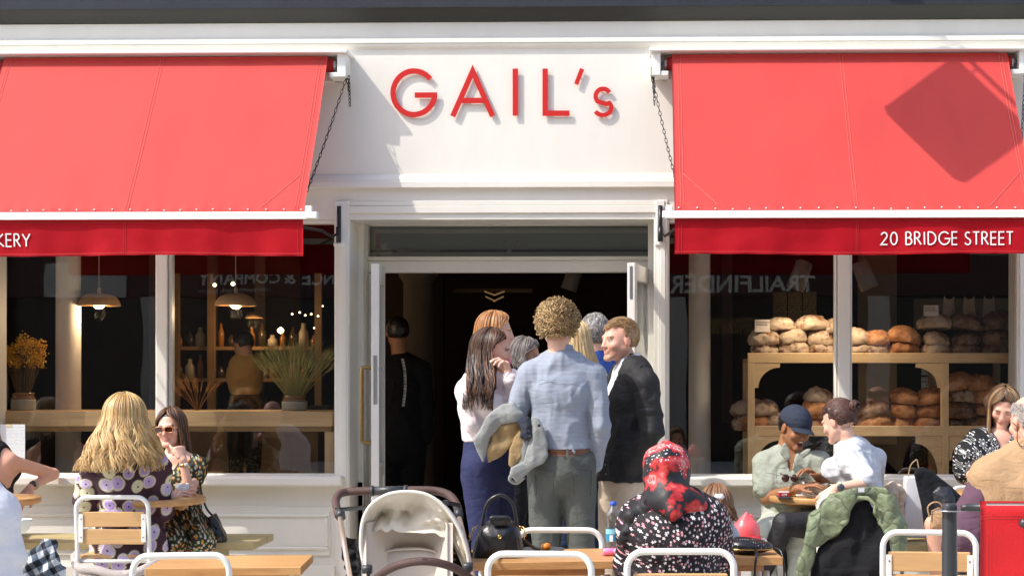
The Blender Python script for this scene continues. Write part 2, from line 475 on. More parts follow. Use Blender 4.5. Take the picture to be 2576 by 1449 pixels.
def nets(F, lo, h):
    ins = F < 0
    c = np.zeros(tuple(np.array(F.shape)-1), np.int8)
    for dx in (0, 1):
        for dy in (0, 1):
            for dz in (0, 1):
                c += ins[dx:F.shape[0]-1+dx, dy:F.shape[1]-1+dy, dz:F.shape[2]-1+dz]
    act = np.argwhere((c > 0) & (c < 8))
    if len(act) == 0: return np.zeros((0, 3)), []
    idx = np.full(c.shape, -1, np.int64); idx[tuple(act.T)] = np.arange(len(act))
    acc = np.zeros((len(act), 3)); cnt = np.zeros(len(act))
    for axis in range(3):
        o = [i for i in range(3) if i != axis]
        for a in (0, 1):
            for b in (0, 1):
                p0 = act.copy(); p0[:, o[0]] += a; p0[:, o[1]] += b; p1 = p0.copy(); p1[:, axis] += 1
                f0 = F[tuple(p0.T)]; f1 = F[tuple(p1.T)]; m = (f0 < 0) != (f1 < 0)
                t = np.where(m, f0/np.where(m, f0-f1, 1), 0)
                pt = p0.astype(float); pt[:, axis] += t
                acc[m] += pt[m]; cnt[m] += 1
    V = acc/cnt[:, None]*h+lo
    Q = []
    for axis in range(3):
        o = [(axis+1) % 3, (axis+2) % 3]
        s0 = [slice(1, -1)]*3; s0[axis] = slice(0, -1); s1 = [slice(1, -1)]*3; s1[axis] = slice(1, None)
        A = ins[tuple(s0)]; B = ins[tuple(s1)]
        e = np.argwhere(A != B)
        if len(e) == 0: continue
        fl = A[tuple(e.T)]
        e = e.copy()
        for i in o: e[:, i] += 1
        cells = []
        for da, db in ((-1, -1), (0, -1), (0, 0), (-1, 0)):
            q = e.copy(); q[:, o[0]] += da; q[:, o[1]] += db; cells.append(idx[tuple(q.T)])
        q = np.stack(cells, 1)
        q[~fl] = q[~fl][:, ::-1]
        Q.append(q)
    Q = np.vstack(Q); Q = Q[(Q >= 0).all(1)]
    return V, Q
# ---------------------------------------------------------------- lettering
def arc(cx, cy, rx, ry, a0, a1, n=18):
    return [(cx+rx*math.cos(R(a0+(a1-a0)*i/n)), cy+ry*math.sin(R(a0+(a1-a0)*i/n))) for i in range(n+1)]
# geometric sans capitals, cap height 1: (advance width, strokes)
GLY = {
 'B': (.50, [[(.06,0),(.06,1)], [(.06,1),(.22,1)]+arc(.22,.765,.17,.235,90,-90)+[(.06,.53)], [(.22,.53)]+arc(.24,.265,.2,.265,90,-90)+[(.06,0)]]),
 'A': (.72, [[(.02,-.02),(.36,1),(.70,-.02)], [(.13,.32),(.59,.32)]]),
 'K': (.56, [[(.06,0),(.06,1)], [(.50,1),(.07,.5),(.54,0)]]),
 'E': (.46, [[(.42,1),(.06,1),(.06,0),(.42,0)], [(.06,.52),(.40,.52)]]),
 'R': (.52, [[(.06,0),(.06,1)], [(.06,1),(.2,1)]+arc(.22,.76,.18,.24,90,-90)+[(.06,.52)], [(.20,.52),(.48,0)]]),
 'Y': (.58, [[(.03,1),(.29,.47),(.55,1)], [(.29,.47),(.29,0)]]),
 '2': (.56, [arc(.27,.72,.20,.25,170,-35,16)+[(.06,.02),(.50,.02)]]),
 '0': (.58, [arc(.29,.5,.22,.48,0,360,30)]),
 'I': (.22, [[(.11,0),(.11,1)]]),
 'D': (.66, [[(.06,0),(.06,1)], [(.06,1),(.16,1)]+arc(.18,.5,.40,.5,90,-90,24)+[(.06,0)]]),
 'G': (.80, [arc(.42,.5,.37,.5,42,338,36)+[(.79,.47),(.44,.47)]]),
 'S': (.48, [arc(.24,.76,.165,.225,40,200,12)+[(.13,.59),(.33,.43)]+arc(.23,.235,.19,.235,35,-160,14)]),
 'T': (.48, [[(.02,1),(.46,1)], [(.24,1),(.24,0)]]),
 'L': (.42, [[(.06,1),(.06,0),(.40,0)]]),
 ' ': (.28, []),
}
def stroke(mb, pts, wd, P0, ux, uz, un, th, closed=False):
    """flat bar of width wd along a polyline given in letter coordinates, extruded th along un"""
    n = len(pts); L_ = []; R_ = []
    for i in range(n):
        a = pts[max(i-1, 0)]; b = pts[i]; c = pts[min(i+1, n-1)]
        d1 = Vector((b[0]-a[0], b[1]-a[1])) if i > 0 else None
        d2 = Vector((c[0]-b[0], c[1]-b[1])) if i < n-1 else None
        d1 = d1.normalized() if d1 is not None and d1.length > 1e-9 else None
        d2 = d2.normalized() if d2 is not None and d2.length > 1e-9 else None
        if d1 is None: d1 = d2
        if d2 is None: d2 = d1
        n1 = Vector((-d1.y, d1.x)); n2 = Vector((-d2.y, d2.x)); m = (n1+n2)
        m = m.normalized() if m.length > 1e-6 else n1
        k = wd/2/max(.35, m.dot(n1)); L_.append((b[0]+m.x*k, b[1]+m.y*k)); R_.append((b[0]-m.x*k, b[1]-m.y*k))
    W = lambda p, o: tuple(P0+ux*p[0]+uz*p[1]+un*o)
    v = []
    for i in range(n): v += [W(L_[i], th), W(R_[i], th), W(L_[i], 0), W(R_[i], 0)]
    f = []
    for i in range(n-1):
        a = 4*i; b = a+4
        f += [(a, a+1, b+1, b), (a+2, b+2, b+3, a+3), (a, b, b+2, a+2), (a+1, a+3, b+3, b+1)]
    f += [(0, 2, 3, 1), (4*n-4, 4*n-3, 4*n-1, 4*n-2)]
    mb.add(v, f)
def word(mb, s, P0, ux, uz, un, h, wd=.12, th=.002, track=.10, squeeze=1.0):
    x = 0
    for ch in s:
        adv, st = GLY[ch]
        for j, p in enumerate(st): stroke(mb, [((a*squeeze+x)*h, b*h) for a, b in p], wd*h, P0, ux, uz, un, th+.0005*j)
        x += adv*squeeze+track
    return x*h
def text_mb(s, P0, ux, uz, h, th=.001, align='LEFT', bold=False):
    """small print with the built-in font"""
    cu = bpy.data.curves.new('t', 'FONT'); cu.body = s; cu.size = 1.0; cu.align_x = align
    if bold: cu.offset = .02
    cu.resolution_u = 2
    o = bpy.data.objects.new('t', cu); COL.objects.link(o)
    dg = bpy.context.evaluated_depsgraph_get(); me = bpy.data.meshes.new_from_object(o.evaluated_get(dg))
    V = np.array([v.co[:] for v in me.vertices]).reshape(-1, 3); F = [tuple(p.vertices) for p in me.polygons]
    bpy.data.objects.remove(o); bpy.data.curves.remove(cu); bpy.data.meshes.remove(me)
    mb = MB()
    if len(V):
        un = ux.cross(uz); k = h/.7
        W = np.array(P0)+V[:, :1]*k*np.array(ux)+V[:, 1:2]*k*np.array(uz)+np.array(un)*th
        mb.add(W, F)
    return mb
XA, ZA = Vector((1, 0, 0)), Vector((0, 0, 1)); YB = Vector((0, -1, 0))
# ================================================================ MATERIALS OF THE PLACE
cream = M('cream_paint', (.81, .77, .69), .45, .4, var=.045, vs=2.2, bump=.10, bs=11, stretch=(2.5, 2.5, .8))
cream2 = M('door_paint', (.78, .74, .68), .4, .5, var=.03, vs=4, bump=.05, bs=20)
lead = M('lead', (.026, .030, .038), .6, .3, var=.14, vs=4, bump=.2, bs=7)
darkgut = M('gutter_paint', (.026, .026, .020), .6, .5, var=.12, vs=3, bump=.1)
red = M('sign_red', (.58, .018, .014), .4, .5, var=.03)
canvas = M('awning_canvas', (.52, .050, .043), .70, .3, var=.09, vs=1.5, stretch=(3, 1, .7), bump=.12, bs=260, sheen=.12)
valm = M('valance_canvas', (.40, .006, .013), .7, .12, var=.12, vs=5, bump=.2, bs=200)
thread = M('thread', (.72, .20, .17), .7, .3, var=.02)
white = M('white_metal', (.82, .81, .76), .35, .5, var=.02)
blackm = M('black_metal', (.012, .012, .013), .35, .5, var=.1)
steel = M('steel', (.5, .5, .5), .3, .5, metal=.9)
brass = M('brass', (.34, .22, .08), .32, .5, metal=1.0, var=.15, vs=20)
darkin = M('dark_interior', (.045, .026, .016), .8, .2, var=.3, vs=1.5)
colm = M('column_plaster', (.62, .57, .51), .7, .3, var=.04, vs=3, bump=.15, bs=6)
oak = wood('oak', (.68, .45, .235), (.56, .35, .175), 'x')
oakz = wood('oak_upright', (.68, .45, .235), (.56, .35, .175), 'z')
teak = wood('teak', (.56, .30, .115), (.42, .20, .07), 'x', rough=.38)
slatw = wood('pale_teak', (.60, .36, .16), (.48, .27, .115), 'x', rough=.42)
benchw = wood('bench_pine', (.50, .40, .19), (.40, .32, .15), 'x', .7)
paper = M('paper', (.80, .79, .76), .8, .2, var=.02)
pane = glass_mat('window_glass', refl=1.55)
def FB(mb, x0, x1, y0, y1, Yf, Yb, bev=.003):
    """box whose front face at Yf covers the photo rectangle x0..x1, y0..y1"""
    a = U(x0, (y0+y1)/2, Yf).x; b = U(x1, (y0+y1)/2, Yf).x
    z1 = UZ(y0, Yf); z0 = UZ(y1, Yf)
    return mb.box((a, Yf, z0), (b, Yb, z1), bev=bev)
ZG = 0.0

# ---- ground
def gmat(name, c1, c2, sx, sy):
    m = bpy.data.materials.new(name); t, N, L = nodes(m); b = N['Principled BSDF']
    br = N.new('ShaderNodeTexBrick'); br.inputs['Scale'].default_value = 1; br.inputs['Brick Width'].default_value = sx; br.inputs['Row Height'].default_value = sy
    br.inputs['Mortar Size'].default_value = .008; br.inputs['Color1'].default_value = (*c1, 1); br.inputs['Color2'].default_value = (*c2, 1); br.inputs['Mortar'].default_value = (.16, .15, .13, 1)
    c = coords(t); L.new(c, br.inputs['Vector']); nz = noise(t, c, 3, 6)
    L.new(mixc(t, mth(t, 'MULTIPLY', nz, .5), br.outputs[0], tuple(q*.7 for q in c1)), b.inputs['Base Color']); b.inputs['Roughness'].default_value = .8
    return m
g = MB().box((-60, -80, -.4), (60, -2.5+.0, 0)); o = g.build('road', gmat('setts', (.66, .63, .57), (.60, .57, .51), .3, .15)); tag(o, kind='structure')
g = MB().box((-60, -2.5, -.4), (60, 30, .004)); o = g.build('pavement', gmat('flagstones', (.67, .64, .58), (.61, .58, .52), .9, .6)); tag(o, kind='structure')

# ================================================================ SHOPFRONT
shop = thing('shopfront', 'cream painted shopfront with wide windows either side of an open double doorway', 'shopfront', (0, 0, 0))
XL, XR = -5.2, 3.6
# --- upper wall with mouldings
b = MB(); zt = UZ(56, 0); b.box((XL, 0, UZ(440, 0)), (XR, .35, zt)); b.build('fascia', cream, shop)
b = MB()
b.prism([(-.10, UZ(18, -.1)), (-.10, UZ(-70, -.1)), (.4, UZ(-90, 0)), (.4, UZ(18, -.1))], XL, XR, 'x'); b.build('lead_flashing', lead, shop)
b = MB(); pr = [(.02, UZ(56, 0)), (-.022, UZ(52, -.02)), (-.03, UZ(46, -.03)), (-.05, UZ(36, -.05)), (-.075, UZ(26, -.07)), (-.09, UZ(18.5, -.09)), (.3, UZ(18.5, -.09)), (.3, UZ(56, 0))]
b.prism(pr, XL, XR, 'x'); b.build('gutter', darkgut, shop)
b = MB()
pr = [(-.001, UZ(92, 0)), (-.028, UZ(97, -.03)), (-.03, UZ(107, -.03)), (-.022, UZ(108, -.02)), (-.026, UZ(110, -.02)), (-.02, UZ(116, -.02)), (-.008, UZ(122, 0)), (-.001, UZ(124, 0))]
b.prism(pr+[(.01, UZ(124, 0)), (.01, UZ(92, 0))], XL, XR, 'x')
pr = [(-.001, UZ(438, 0)), (-.012, UZ(441, 0)), (-.016, UZ(443, 0)), (-.028, UZ(450, -.03)), (-.03, UZ(456, -.03)), (-.036, UZ(457, -.03)), (-.036, UZ(471, -.035)), (-.001, UZ(472, 0))]
b.prism(pr+[(.01, UZ(472, 0)), (.01, UZ(438, 0))], XL, XR, 'x')
b.build('moulding', cream, shop)
b = MB(); b.box((XL, .002, UZ(552, 0)), (XR, .35, UZ(440, 0)-.0005)); 
FB(b, 858, 1668, 505, 517, -.006, .01); FB(b, 866, 1660, 517.5, 536, -.012, .01)
b.build('lintel', cream, shop)
# --- pilasters
for (x0, x1, nm) in ((843, 880, 0), (1645, 1681, 1)):
    b = MB(); a0, a1 = UX(x0, 0), UX(x1, 0)
    b.box((a0, -.004, 0), (a1, .30, UZ(552, 0)-.0005), bev=.003)
    b.box((a0+.028, -.018, .0), (a1-.004, 0, UZ(505, 0)), bev=.003)
    b.box((a0+.040, -.024, .1), (a1-.018, -.017, UZ(580, 0)), bev=.002)
    b.build('pilaster', cream, shop)
b = MB(); a0 = UX(2565, 0); b.box((a0, -.004, 0), (XR, .3, UZ(552, 0)-.0005), bev=.004); b.build('pilaster', cream, shop)
b = MB(); b.box((XL, -.004, 0), (UX(-30, 0), .3, UZ(552, 0)-.0005), bev=.004); b.build('pilaster', cream, shop)
# --- windows
def window(x0, x1, mull, side):
    wf = MB(); a0, a1 = UX(x0, 0), UX(x1, 0); zb, zt_ = UZ(1193, 0), UZ(552, 0)-.001
    st = .02
    wf.box((a0, .012, zb-.06), (a0+st, .10, zt_), bev=.003); wf.box((a1-st, .012, zb-.06), (a1, .10, zt_), bev=.003)
    wf.box((a0+st+.0005, .012, zt_-.02), (a1-st-.0005, .10, zt_), bev=.003)
    wf.box((a0+st+.0005, .012, zb-.05), (a1-st-.0005, .10, zb), bev=.003)
    m0, m1 = UX(mull[0], 0), UX(mull[1], 0); zz0, zz1 = zb+.001, zt_-.021
    wf.box((m0+.016, -.012, zz0), (m1-.016, .12, zz1), bev=.004)
    for (p, q) in ((m0, m0+.0155), (m1-.0155, m1)):
        wf.box((p, .03, zz0), (q, .10, zz1), bev=.003)
        wf.box((p+.004, .012, zz0), (q-.004, .0299, zz1), bev=.003)
    f = wf.build('window', cream, shop)
    for (p, q) in ((a0+st, m0+.004), (m1-.004, a1-st)):
        g = MB(); g.box((p, .058, zb-.004), (q, .064, zt_-.016)); g.build('pane', pane, f)
    return f
window(-30, 848, (388, 428), 0)
window(1676, 2568, (2101, 2145), 1)
# --- sills and stall risers
for (x0, x1, sx1) in ((-140, 843, 862), (1681, 2700, 2700)):
    a0, a1 = UX(x0, 0), UX(x1, 0); s0 = UX(x0-20 if x0 < 0 else x0-16, 0); s1 = UX(sx1, -.1)
    b = MB(); zs = UZ(1194, 0)
    b.box((s0, -.13, UZ(1223, -.1)), (s1, .012, zs-.004), bev=.012); b.build('sill', cream, shop)
    b = MB(); b.box((a0, .0, 0), (a1, .3, UZ(1222, 0)))
    zz = UZ(1222, 0)
    b.box((a0, -.012, UZ(1286, 0)), (a1, .001, UZ(1274, 0)), bev=.003)
    pr = [(-.0005, UZ(1301, 0)), (-.022, UZ(1295, 0)), (-.016, UZ(1289, 0)), (-.016, UZ(1286.5, 0)), (-.0005, UZ(1286.5, 0))]
    # raised panels below the sill
    edges = [(a0+.02, (a0+a1)/2-.02), ((a0+a1)/2+.02, a1-.03)]
    for (p, q) in edges:
        t1, t0 = UZ(1279, 0), UZ(1397, 0)
        b.box((p, -.016, t0), (q, 0, t1), bev=.003)
        for (c0, c1, d0, d1) in ((p+.01, q-.01, t1-.055, t1-.035), (p+.01, q-.01, t0+.035, t0+.055), (p+.01, p+.03, t0+.055, t1-.055), (q-.03, q-.01, t0+.055, t1-.055)):
            b.box((c0+.0003, -.030, d0+.0003), (c1-.0003, -.0155, d1-.0003), bev=.006)
    b.box((a0, -.035, 0), (a1, 0, .22), bev=.006)
    b.build('stall_riser', cream, shop)
# --- door recess
YR = .45
xa, xb = UX(880, 0), UX(1645, 0)
b = MB()
b.box((xa, .3001, UZ(540, 0)), (xb, YR+.14, UZ(540, 0)+.05))            # soffit of the recess
b.build('recess_soffit', cream, shop)
b = MB()
z1 = UZ(540, 0)
xi0, xi1 = UX(925, YR), UX(1633, YR)
zt0, zt1, zr, zd = UZ(567, YR), UZ(645, YR), UZ(655, YR), UZ(685, YR)
b.box((xi0-.0, YR, zt0), (xi1, YR+.10, z1-.001), bev=.003)
b.box((xi0+.0003, YR-.012, zr), (xi1-.0003, YR+.10, zt1-.001), bev=.004)
b.box((xi0+.0003, YR+.006, zd), (xi1-.0003, YR+.10, zr-.001), bev=.004)
b.box((xi0-.19, YR, 0), (xi0-.0003, YR+.10, z1-.001), bev=.004)
b.box((xi1+.0003, YR, 0), (xi1+.12, YR+.10, z1-.001), bev=.004)
b.box((UX(925, YR)+.0006, YR+.02, 0), (UX(950, YR), YR+.09, zd-.001), bev=.003)
b.box((UX(1612, YR), YR+.02, 0), (UX(1633, YR)-.0006, YR+.09, zd-.001), bev=.003)
dfr = b.build('door_frame', cream, shop)
g = MB(); g.box((xi0+.01, YR+.05, zt1-.004), (xi1-.01, YR+.056, zt0+.004)); g.build('pane', pane, dfr)
b = MB(); bb0, bb1 = UZ(560, YR+.3), UZ(628, YR+.3)
b.box((xi0-.1, YR+.3, bb1), (xi1+.1, YR+.33, bb0)); b.box((xi0-.1, YR+.28, UZ(645, YR+.28)), (xi1+.1, YR+.3, UZ(634, YR+.28)))
for q in (1270, 1300): b.lathe([(.006, 0), (.006, .01)], U(q, 608, YR+.3)+Vector((0, 0, 0)), 10, Matrix.Rotation(R(90), 3, 'X'))
b.box(tuple(U(1275, 645, YR+.27)), tuple(U(1286, 625, YR+.275)))
b.build('transom_backboard', M('grey_board', (.20, .215, .19), .6, .4, var=.07, vs=3), shop)
# side lights in the reveals
for (x_, sgn, nm) in ((xa, 1, 0), (xb, -1, 1)):
    b = MB(); zb = UZ(1221, 0)
    fr = lambda y0, y1, q0, q1: b.box((x_-.004*sgn, y0, q0), (x_+.035*sgn, y1, q1), bev=.003)
    fr(.301, .345, 0.02, z1-.001); fr(YR-.06+.02, YR-.001, 0.02, z1-.001)
    fr(.3455, YR-.0405, UZ(610, 0), z1-.002); fr(.3455, YR-.0405, zb-.0, zb+.06)
    b.box((x_-.03*sgn, .301, 0), (x_+.028*sgn, YR-.001, zb-.002))
    f = b.build('side_light', cream, shop)
    g = MB(); g.box((x_+.012*sgn, .34, zb+.05), (x_+.016*sgn, YR-.035, UZ(611, 0))); g.build('pane', pane, f)
# doors: two leaves opened outwards
def door(hx, nx, label):
    H = Vector((hx, YR-.005, .02)); E = Vector((nx, -.26, .02)); d = (E-H); W = d.length; d.normalize()
    nrm = Vector((0, 0, 1)).cross(d)
    top = UZ(662, -.26)-.02
    Mx = Matrix(((d.x, nrm.x, 0, H.x), (d.y, nrm.y, 0, H.y), (0, 0, 1, H.z), (0, 0, 0, 1)))
    T = .048; b = MB()
    b.box((0, 0, 0), (.085, T, top), Mx, bev=.003); b.box((W-.085, 0, 0), (W, T, top), Mx, bev=.003)
    b.box((.0855, 0, top-.10), (W-.0855, T, top), Mx, bev=.003); b.box((.0855, 0, 0), (W-.0855, T, .30), Mx, bev=.003)
    b.box((.0855, .002, .75), (W-.0855, T-.002, .83), Mx, bev=.003)
    b.box((.0855, .014, .30), (W-.0855, T-.014, .75), Mx)
    for s_ in (.0, T-.008):
        b.box((.088, s_+.002, .84), (.10, s_+.006, top-.105), Mx); b.box((W-.10, s_+.002, .84), (W-.088, s_+.006, top-.105), Mx)
    dr = b.build('door', cream2, shop); dr['label'] = label
    g = MB(); g.box((.085, T/2-.003, .83), (W-.085, T/2+.003, top-.10), Mx); g.build('pane', pane, dr)
    return dr, Mx, W, T, top
dl, MX, W, T, top = door(UX(951, YR), UX(934, -.26)+.0, 'left door leaf with a long brass pull handle and a steel lock plate in its edge')
sdn = 1
def side_pt(u, off, z, MX=MX): return MX @ Vector((u, off, z-.02))
zh0, zh1 = UZ(1113, -.2), UZ(925, -.2)
b = MB(); hp = []
off0, off1 = (0, -.06)
# which face looks left?
pl = side_pt(0, -.1, 1); pr_ = side_pt(0, T+.1, 1)
if pl.x > pr_.x: off0, off1 = T, T+.06
u_ = W-.045
pts = [side_pt(u_, off0, zh0), side_pt(u_, off1, zh0+.0)] + [side_pt(u_, off1, zh0+.02+(zh1-zh0-.04)*i/6) for i in range(7)] + [side_pt(u_, off1, zh1), side_pt(u_, off0, zh1)]
pts[1:2] = [side_pt(u_, off0+(off1-off0)*.8, zh0+.001), side_pt(u_, off1, zh0+.012)]
b.tube(pts, .0115, 12); b.build('handle', brass, dl)
b = MB(); e = W+.001
b.box((W-.001, T/2-.011, 1.22), (W+.003, T/2+.011, 1.52), MX @ Matrix.Translation((0, 0, 0))); b.box((W-.02, -.004 if off0 > 0 else T, 1.42), (W+.0, .0 if off0 > 0 else T+.02, 1.45), MX)
b.build('lock', steel, dl)
dr2, MX2, W2, T2, top2 = door(UX(1622, YR), UX(1578, -.26), 'right door leaf, upper hinges and bolt visible')
b = MB(); b.box((W2-.001, T2/2-.008, top2-.22), (W2+.003, T2/2+.008, top2-.02), MX2); b.build('lock', steel, dr2)
for zz in (.3, 1.0, top2-.45):
    b = MB(); b.box((.0, T2*.5-.03, zz), (-.006, T2*.5+.03, zz+.1), MX2); b.build('hinge', steel, dr2)

# --- room behind the glass
room = MB()
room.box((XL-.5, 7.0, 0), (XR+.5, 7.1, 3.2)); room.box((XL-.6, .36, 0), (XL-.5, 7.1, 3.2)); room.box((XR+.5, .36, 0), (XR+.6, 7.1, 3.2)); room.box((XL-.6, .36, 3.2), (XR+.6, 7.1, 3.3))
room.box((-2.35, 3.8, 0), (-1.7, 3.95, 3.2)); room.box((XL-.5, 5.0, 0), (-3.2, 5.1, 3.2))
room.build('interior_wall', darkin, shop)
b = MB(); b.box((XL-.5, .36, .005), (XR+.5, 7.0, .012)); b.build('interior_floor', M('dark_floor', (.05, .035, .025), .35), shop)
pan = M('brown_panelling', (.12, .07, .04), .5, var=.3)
for x_ in (-4.6, -4.05, -3.6, -2.75, .2, .9):
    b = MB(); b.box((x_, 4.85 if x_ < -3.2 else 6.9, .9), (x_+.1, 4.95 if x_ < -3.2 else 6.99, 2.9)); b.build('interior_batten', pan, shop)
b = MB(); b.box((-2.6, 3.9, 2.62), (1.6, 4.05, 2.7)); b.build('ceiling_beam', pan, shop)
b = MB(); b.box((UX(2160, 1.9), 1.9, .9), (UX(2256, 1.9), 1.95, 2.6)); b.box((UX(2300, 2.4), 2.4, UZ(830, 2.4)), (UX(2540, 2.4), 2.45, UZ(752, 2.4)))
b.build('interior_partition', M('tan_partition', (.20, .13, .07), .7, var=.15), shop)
# interior columns
for (x0, x1) in ((141, 203), (1732, 1788)):
    Yc = .75; r_ = (UX(x1, Yc)-UX(x0, Yc))/2; c = ((UX(x0, Yc)+UX(x1, Yc))/2, Yc, 0)
    b = MB(); b.lathe([(r_*1.3, .005), (r_*1.3, .1), (r_*1.1, .14), (r_*1.03, .2), (r_, .9), (r_*.96, 2.4), (r_*.95, 3.0)], c, 32)
    o = b.build('interior_column', colm, shop)
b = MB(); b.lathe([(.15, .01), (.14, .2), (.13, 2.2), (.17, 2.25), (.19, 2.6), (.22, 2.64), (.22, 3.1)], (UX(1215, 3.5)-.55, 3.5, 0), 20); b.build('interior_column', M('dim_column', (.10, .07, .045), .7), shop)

# --- sign letters standing off the fascia
sg = thing('shop_sign', 'large red raised sans-serif letters mounted across the white fascia', 'sign', U(1270, 300, -.02))
TH = -.015; LH = U(1300, 175, TH).z-U(1300, 293.5, TH).z
def letter(strokes, x0, y1, hpx, wd=12.3, sx=None, th=.006):
    b = MB(); P0 = U(x0, y1, TH); h = hpx*9.97/4000*1.0
    for j, p in enumerate(strokes): stroke(b, [(a*h, c*h) for a, c in p], wd*9.97/4000, P0+Vector((0, -.0008*j, 0)), XA, ZA, YB, th)
    # two small stand-off pins
    b.build('letter', red, sg)
hp = 118.0; q = 1/hp
def PX(pts, x0, y1): return [((x-x0)*q, (y1-y)*q) for x, y in pts]
def LET(strokes, x0=0, y1=293.0, wd=13.4): letter([PX(s_, x0, y1) for s_ in strokes], x0, y1, hp, wd)
def ring(cx, cy, rx, ry, a0, a1, n=40): return [(cx+rx*math.cos(R(a0+(a1-a0)*i/n)), cy-ry*math.sin(R(a0+(a1-a0)*i/n))) for i in range(n+1)]
LET([ring(1042, 234.5, 53, 55, 39, 352), [(1101, 240.5), (1044, 240.5)]], 984)
LET([[(1139, 293.5), (1189.5, 180), (1240, 293.5)], [(1161, 254), (1218, 254)]], 1136)
LET([[(1296.5, 173.5), (1296.5, 292)]], 1290)
LET([[(1371.5, 173.5), (1371.5, 286), (1433, 286)]], 1366)
LET([[(1464.5, 174), (1449.5, 213)]], 1440, wd=11)
LET([ring(1517, 243, 18.5, 18.5, 30, 205, 16)+[(1503, 256), (1525, 263)]+ring(1516.5, 272, 21.5, 18.5, 40, -150, 16)], 1490, wd=11)
for (x_, y_) in ((1010, 200), (1085, 280), (1165, 260), (1215, 260), (1296, 190), (1296, 280), (1371, 190), (1420, 286), (1460, 195), (1510, 226), (1518, 288)):
    p = U(x_, y_, -.008); b = MB(); b.tube([p+Vector((0, .01, 0)), p+Vector((0, -.0065, 0))], .004, 6); b.build('standoff_pin', white, sg)

# ================================================================ AWNINGS
YRO, YBA = -.13, -.85
def awning(xl, xr, side):
    lab = ('red awning over the left window, valance ending in the letters KERY' if side == 0 else
           'red awning with 20 BRIDGE STREET on its valance and a square shadow on its canvas')
    c0 = (xl+xr)/2
    t = thing('awning', lab, 'awning', (c0, 0, UZ(133, 0)), 'red awnings over the shop windows')
    zr_, zb_ = UZ(140, YRO, 1288), UZ(533, YBA, 1288)
    def fab(u, v):
        x = xl+.0+(xr-xl)*u
        sag = -.030*math.sin(math.pi*v)*1.0 + .004*math.sin(9*u*math.pi)*v
        rip = .0035*math.sin(u*math.pi*46)*max(0, v-.93)/.07
        e = .011*fbm([[x*1.7, v*2.4, side*5]], 3)[0]
        return (x, YRO+(YBA-YRO)*v+.0, zr_+(zb_-zr_)*v+sag*.55+rip+e*math.sin(math.pi*v))
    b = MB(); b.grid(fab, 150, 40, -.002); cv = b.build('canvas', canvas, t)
    # seams
    b = MB()
    sx = [.012, .98] + ([.5] if True else [])
    mid = {0: (UX(410, YRO)-xl)/(xr-xl), 1: (UX(2115, YRO)-xl)/(xr-xl)}[side]
    for u in (.018, .026, .974, .982, mid-.004, mid+.004):
        pts = []
        for i in range(30):
            v = i/29*.985; p = Vector(fab(u, v)); pts.append(p+Vector((0, -.0018, .0018)))
        b.tube(pts, .0011, 4)
    for s_, u0 in ((0, .026), (1, .974)):
        for o_ in (0, .006):
            pts = []
            for i in range(12):
                k = i/11; v = .76+o_+(.97-.76)*k; u = u0+(.10*k)*(1 if s_ == 0 else -1)
                pts.append(Vector(fab(u, v))+Vector((0, -.0018, .0018)))
            b.tube(pts, .0009, 4)
    b.build('stitching', thread, cv)
    n = 21
    for i in range(n):
        u = .012+(.976)*i/(n-1)+(.004*math.sin(i*7)); p = Vector(fab(u, .985))+Vector((0, -.004, .004))
        b = MB(); b.lathe([(.0001, .003), (.0035, .0025), (.005, 0)], p, 10, Matrix.Rotation(R(56), 3, 'X'), cap=False); b.build('rivet', white, cv)
    # roller
    b = MB(); b.tube([(xl-.03, YRO+.045, zr_-.05), (xr+.03, YRO+.045, zr_-.05)], .042, 20); b.build('roller', M('roller_red', (.45, .01, .012), .6), t)
    b = MB()
    for x_ in (xl-.035, xr+.035):
        b.tube([(x_-.012, YRO+.045, zr_-.05), (x_+.012, YRO+.045, zr_-.05)], .036, 18); b.tube([(x_-.04, YRO+.045, zr_-.05), (x_+.04, YRO+.045, zr_-.05)], .008, 8)
    b.build('roller_end', steel, t)
    # housing
    b = MB(); hx0 = xl-.11; hx1 = xr+.105
    zt_ = UZ(122.5, -.2); zu = UZ(131, -.2); zl = UZ(181, -.16); zl2 = UZ(193, -.16)
    b.box((hx0-.03, -.205, zu), (hx1+.03, .001, zt_), bev=.004)
    b.box((hx0, -.165, zl2), (hx0+.09, .001, zl), bev=.003); b.box((hx1-.09, -.165, zl2), (hx1, .001, zl), bev=.003)
    for x_ in (hx0-.015, hx1-.04): b.box((x_, -.17, zl2+.001), (x_+.055, .001, zu-.0005), bev=.003)
    b.box((hx0+.041, -.02, zl2), (hx1-.0405, .001, zu-.001))
    b.build('housing', white, t)
    # front bar
    b = MB(); bz1, bz0 = UZ(531.5, YBA-.03), UZ(549, YBA-.03); bx0, bx1 = xl-.07, xr+.085
    b.box((bx0, YBA-.035, bz0), (bx1, YBA+.02, bz1), bev=.004); b.box((bx0+.02, YBA-.041, bz0-.004), (bx1-.06, YBA-.0355, bz0+.010), bev=.002)
    b.box((xr+.012, YBA-.02, bz1), (xr+.05, YBA+.015, bz1+.035), bev=.003)
    b.box((xl-.05, YBA-.02, bz1), (xl-.012, YBA+.015, bz1+.035), bev=.003)
    b.build('front_bar', white, t)
    # valance
    vz1 = UZ(549, YBA-.03)+.002; vz0 = UZ(641, YBA-.03)
    def val(u, v):
        x = xl+(xr-xl)*u
        w_ = v*(.010*math.sin(x*5.2+1+side)+.007*math.sin(x*13+side*2)+.003*math.sin(x*31))+.006*fbm([[x*3, v*1.2, 3+side]], 3)[0]*min(1, v*2)
        return (x, YBA-.016+w_, vz1+(vz0-vz1)*v+.004*math.sin(x*4)*v)
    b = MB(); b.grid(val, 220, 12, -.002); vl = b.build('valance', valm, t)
    b = MB()
    for v in (.07, .11, .93, .955):
        pts = [Vector(val(i/120, v))+Vector((0, -.0028, 0)) for i in range(121)]; b.tube(pts, .0008, 4)
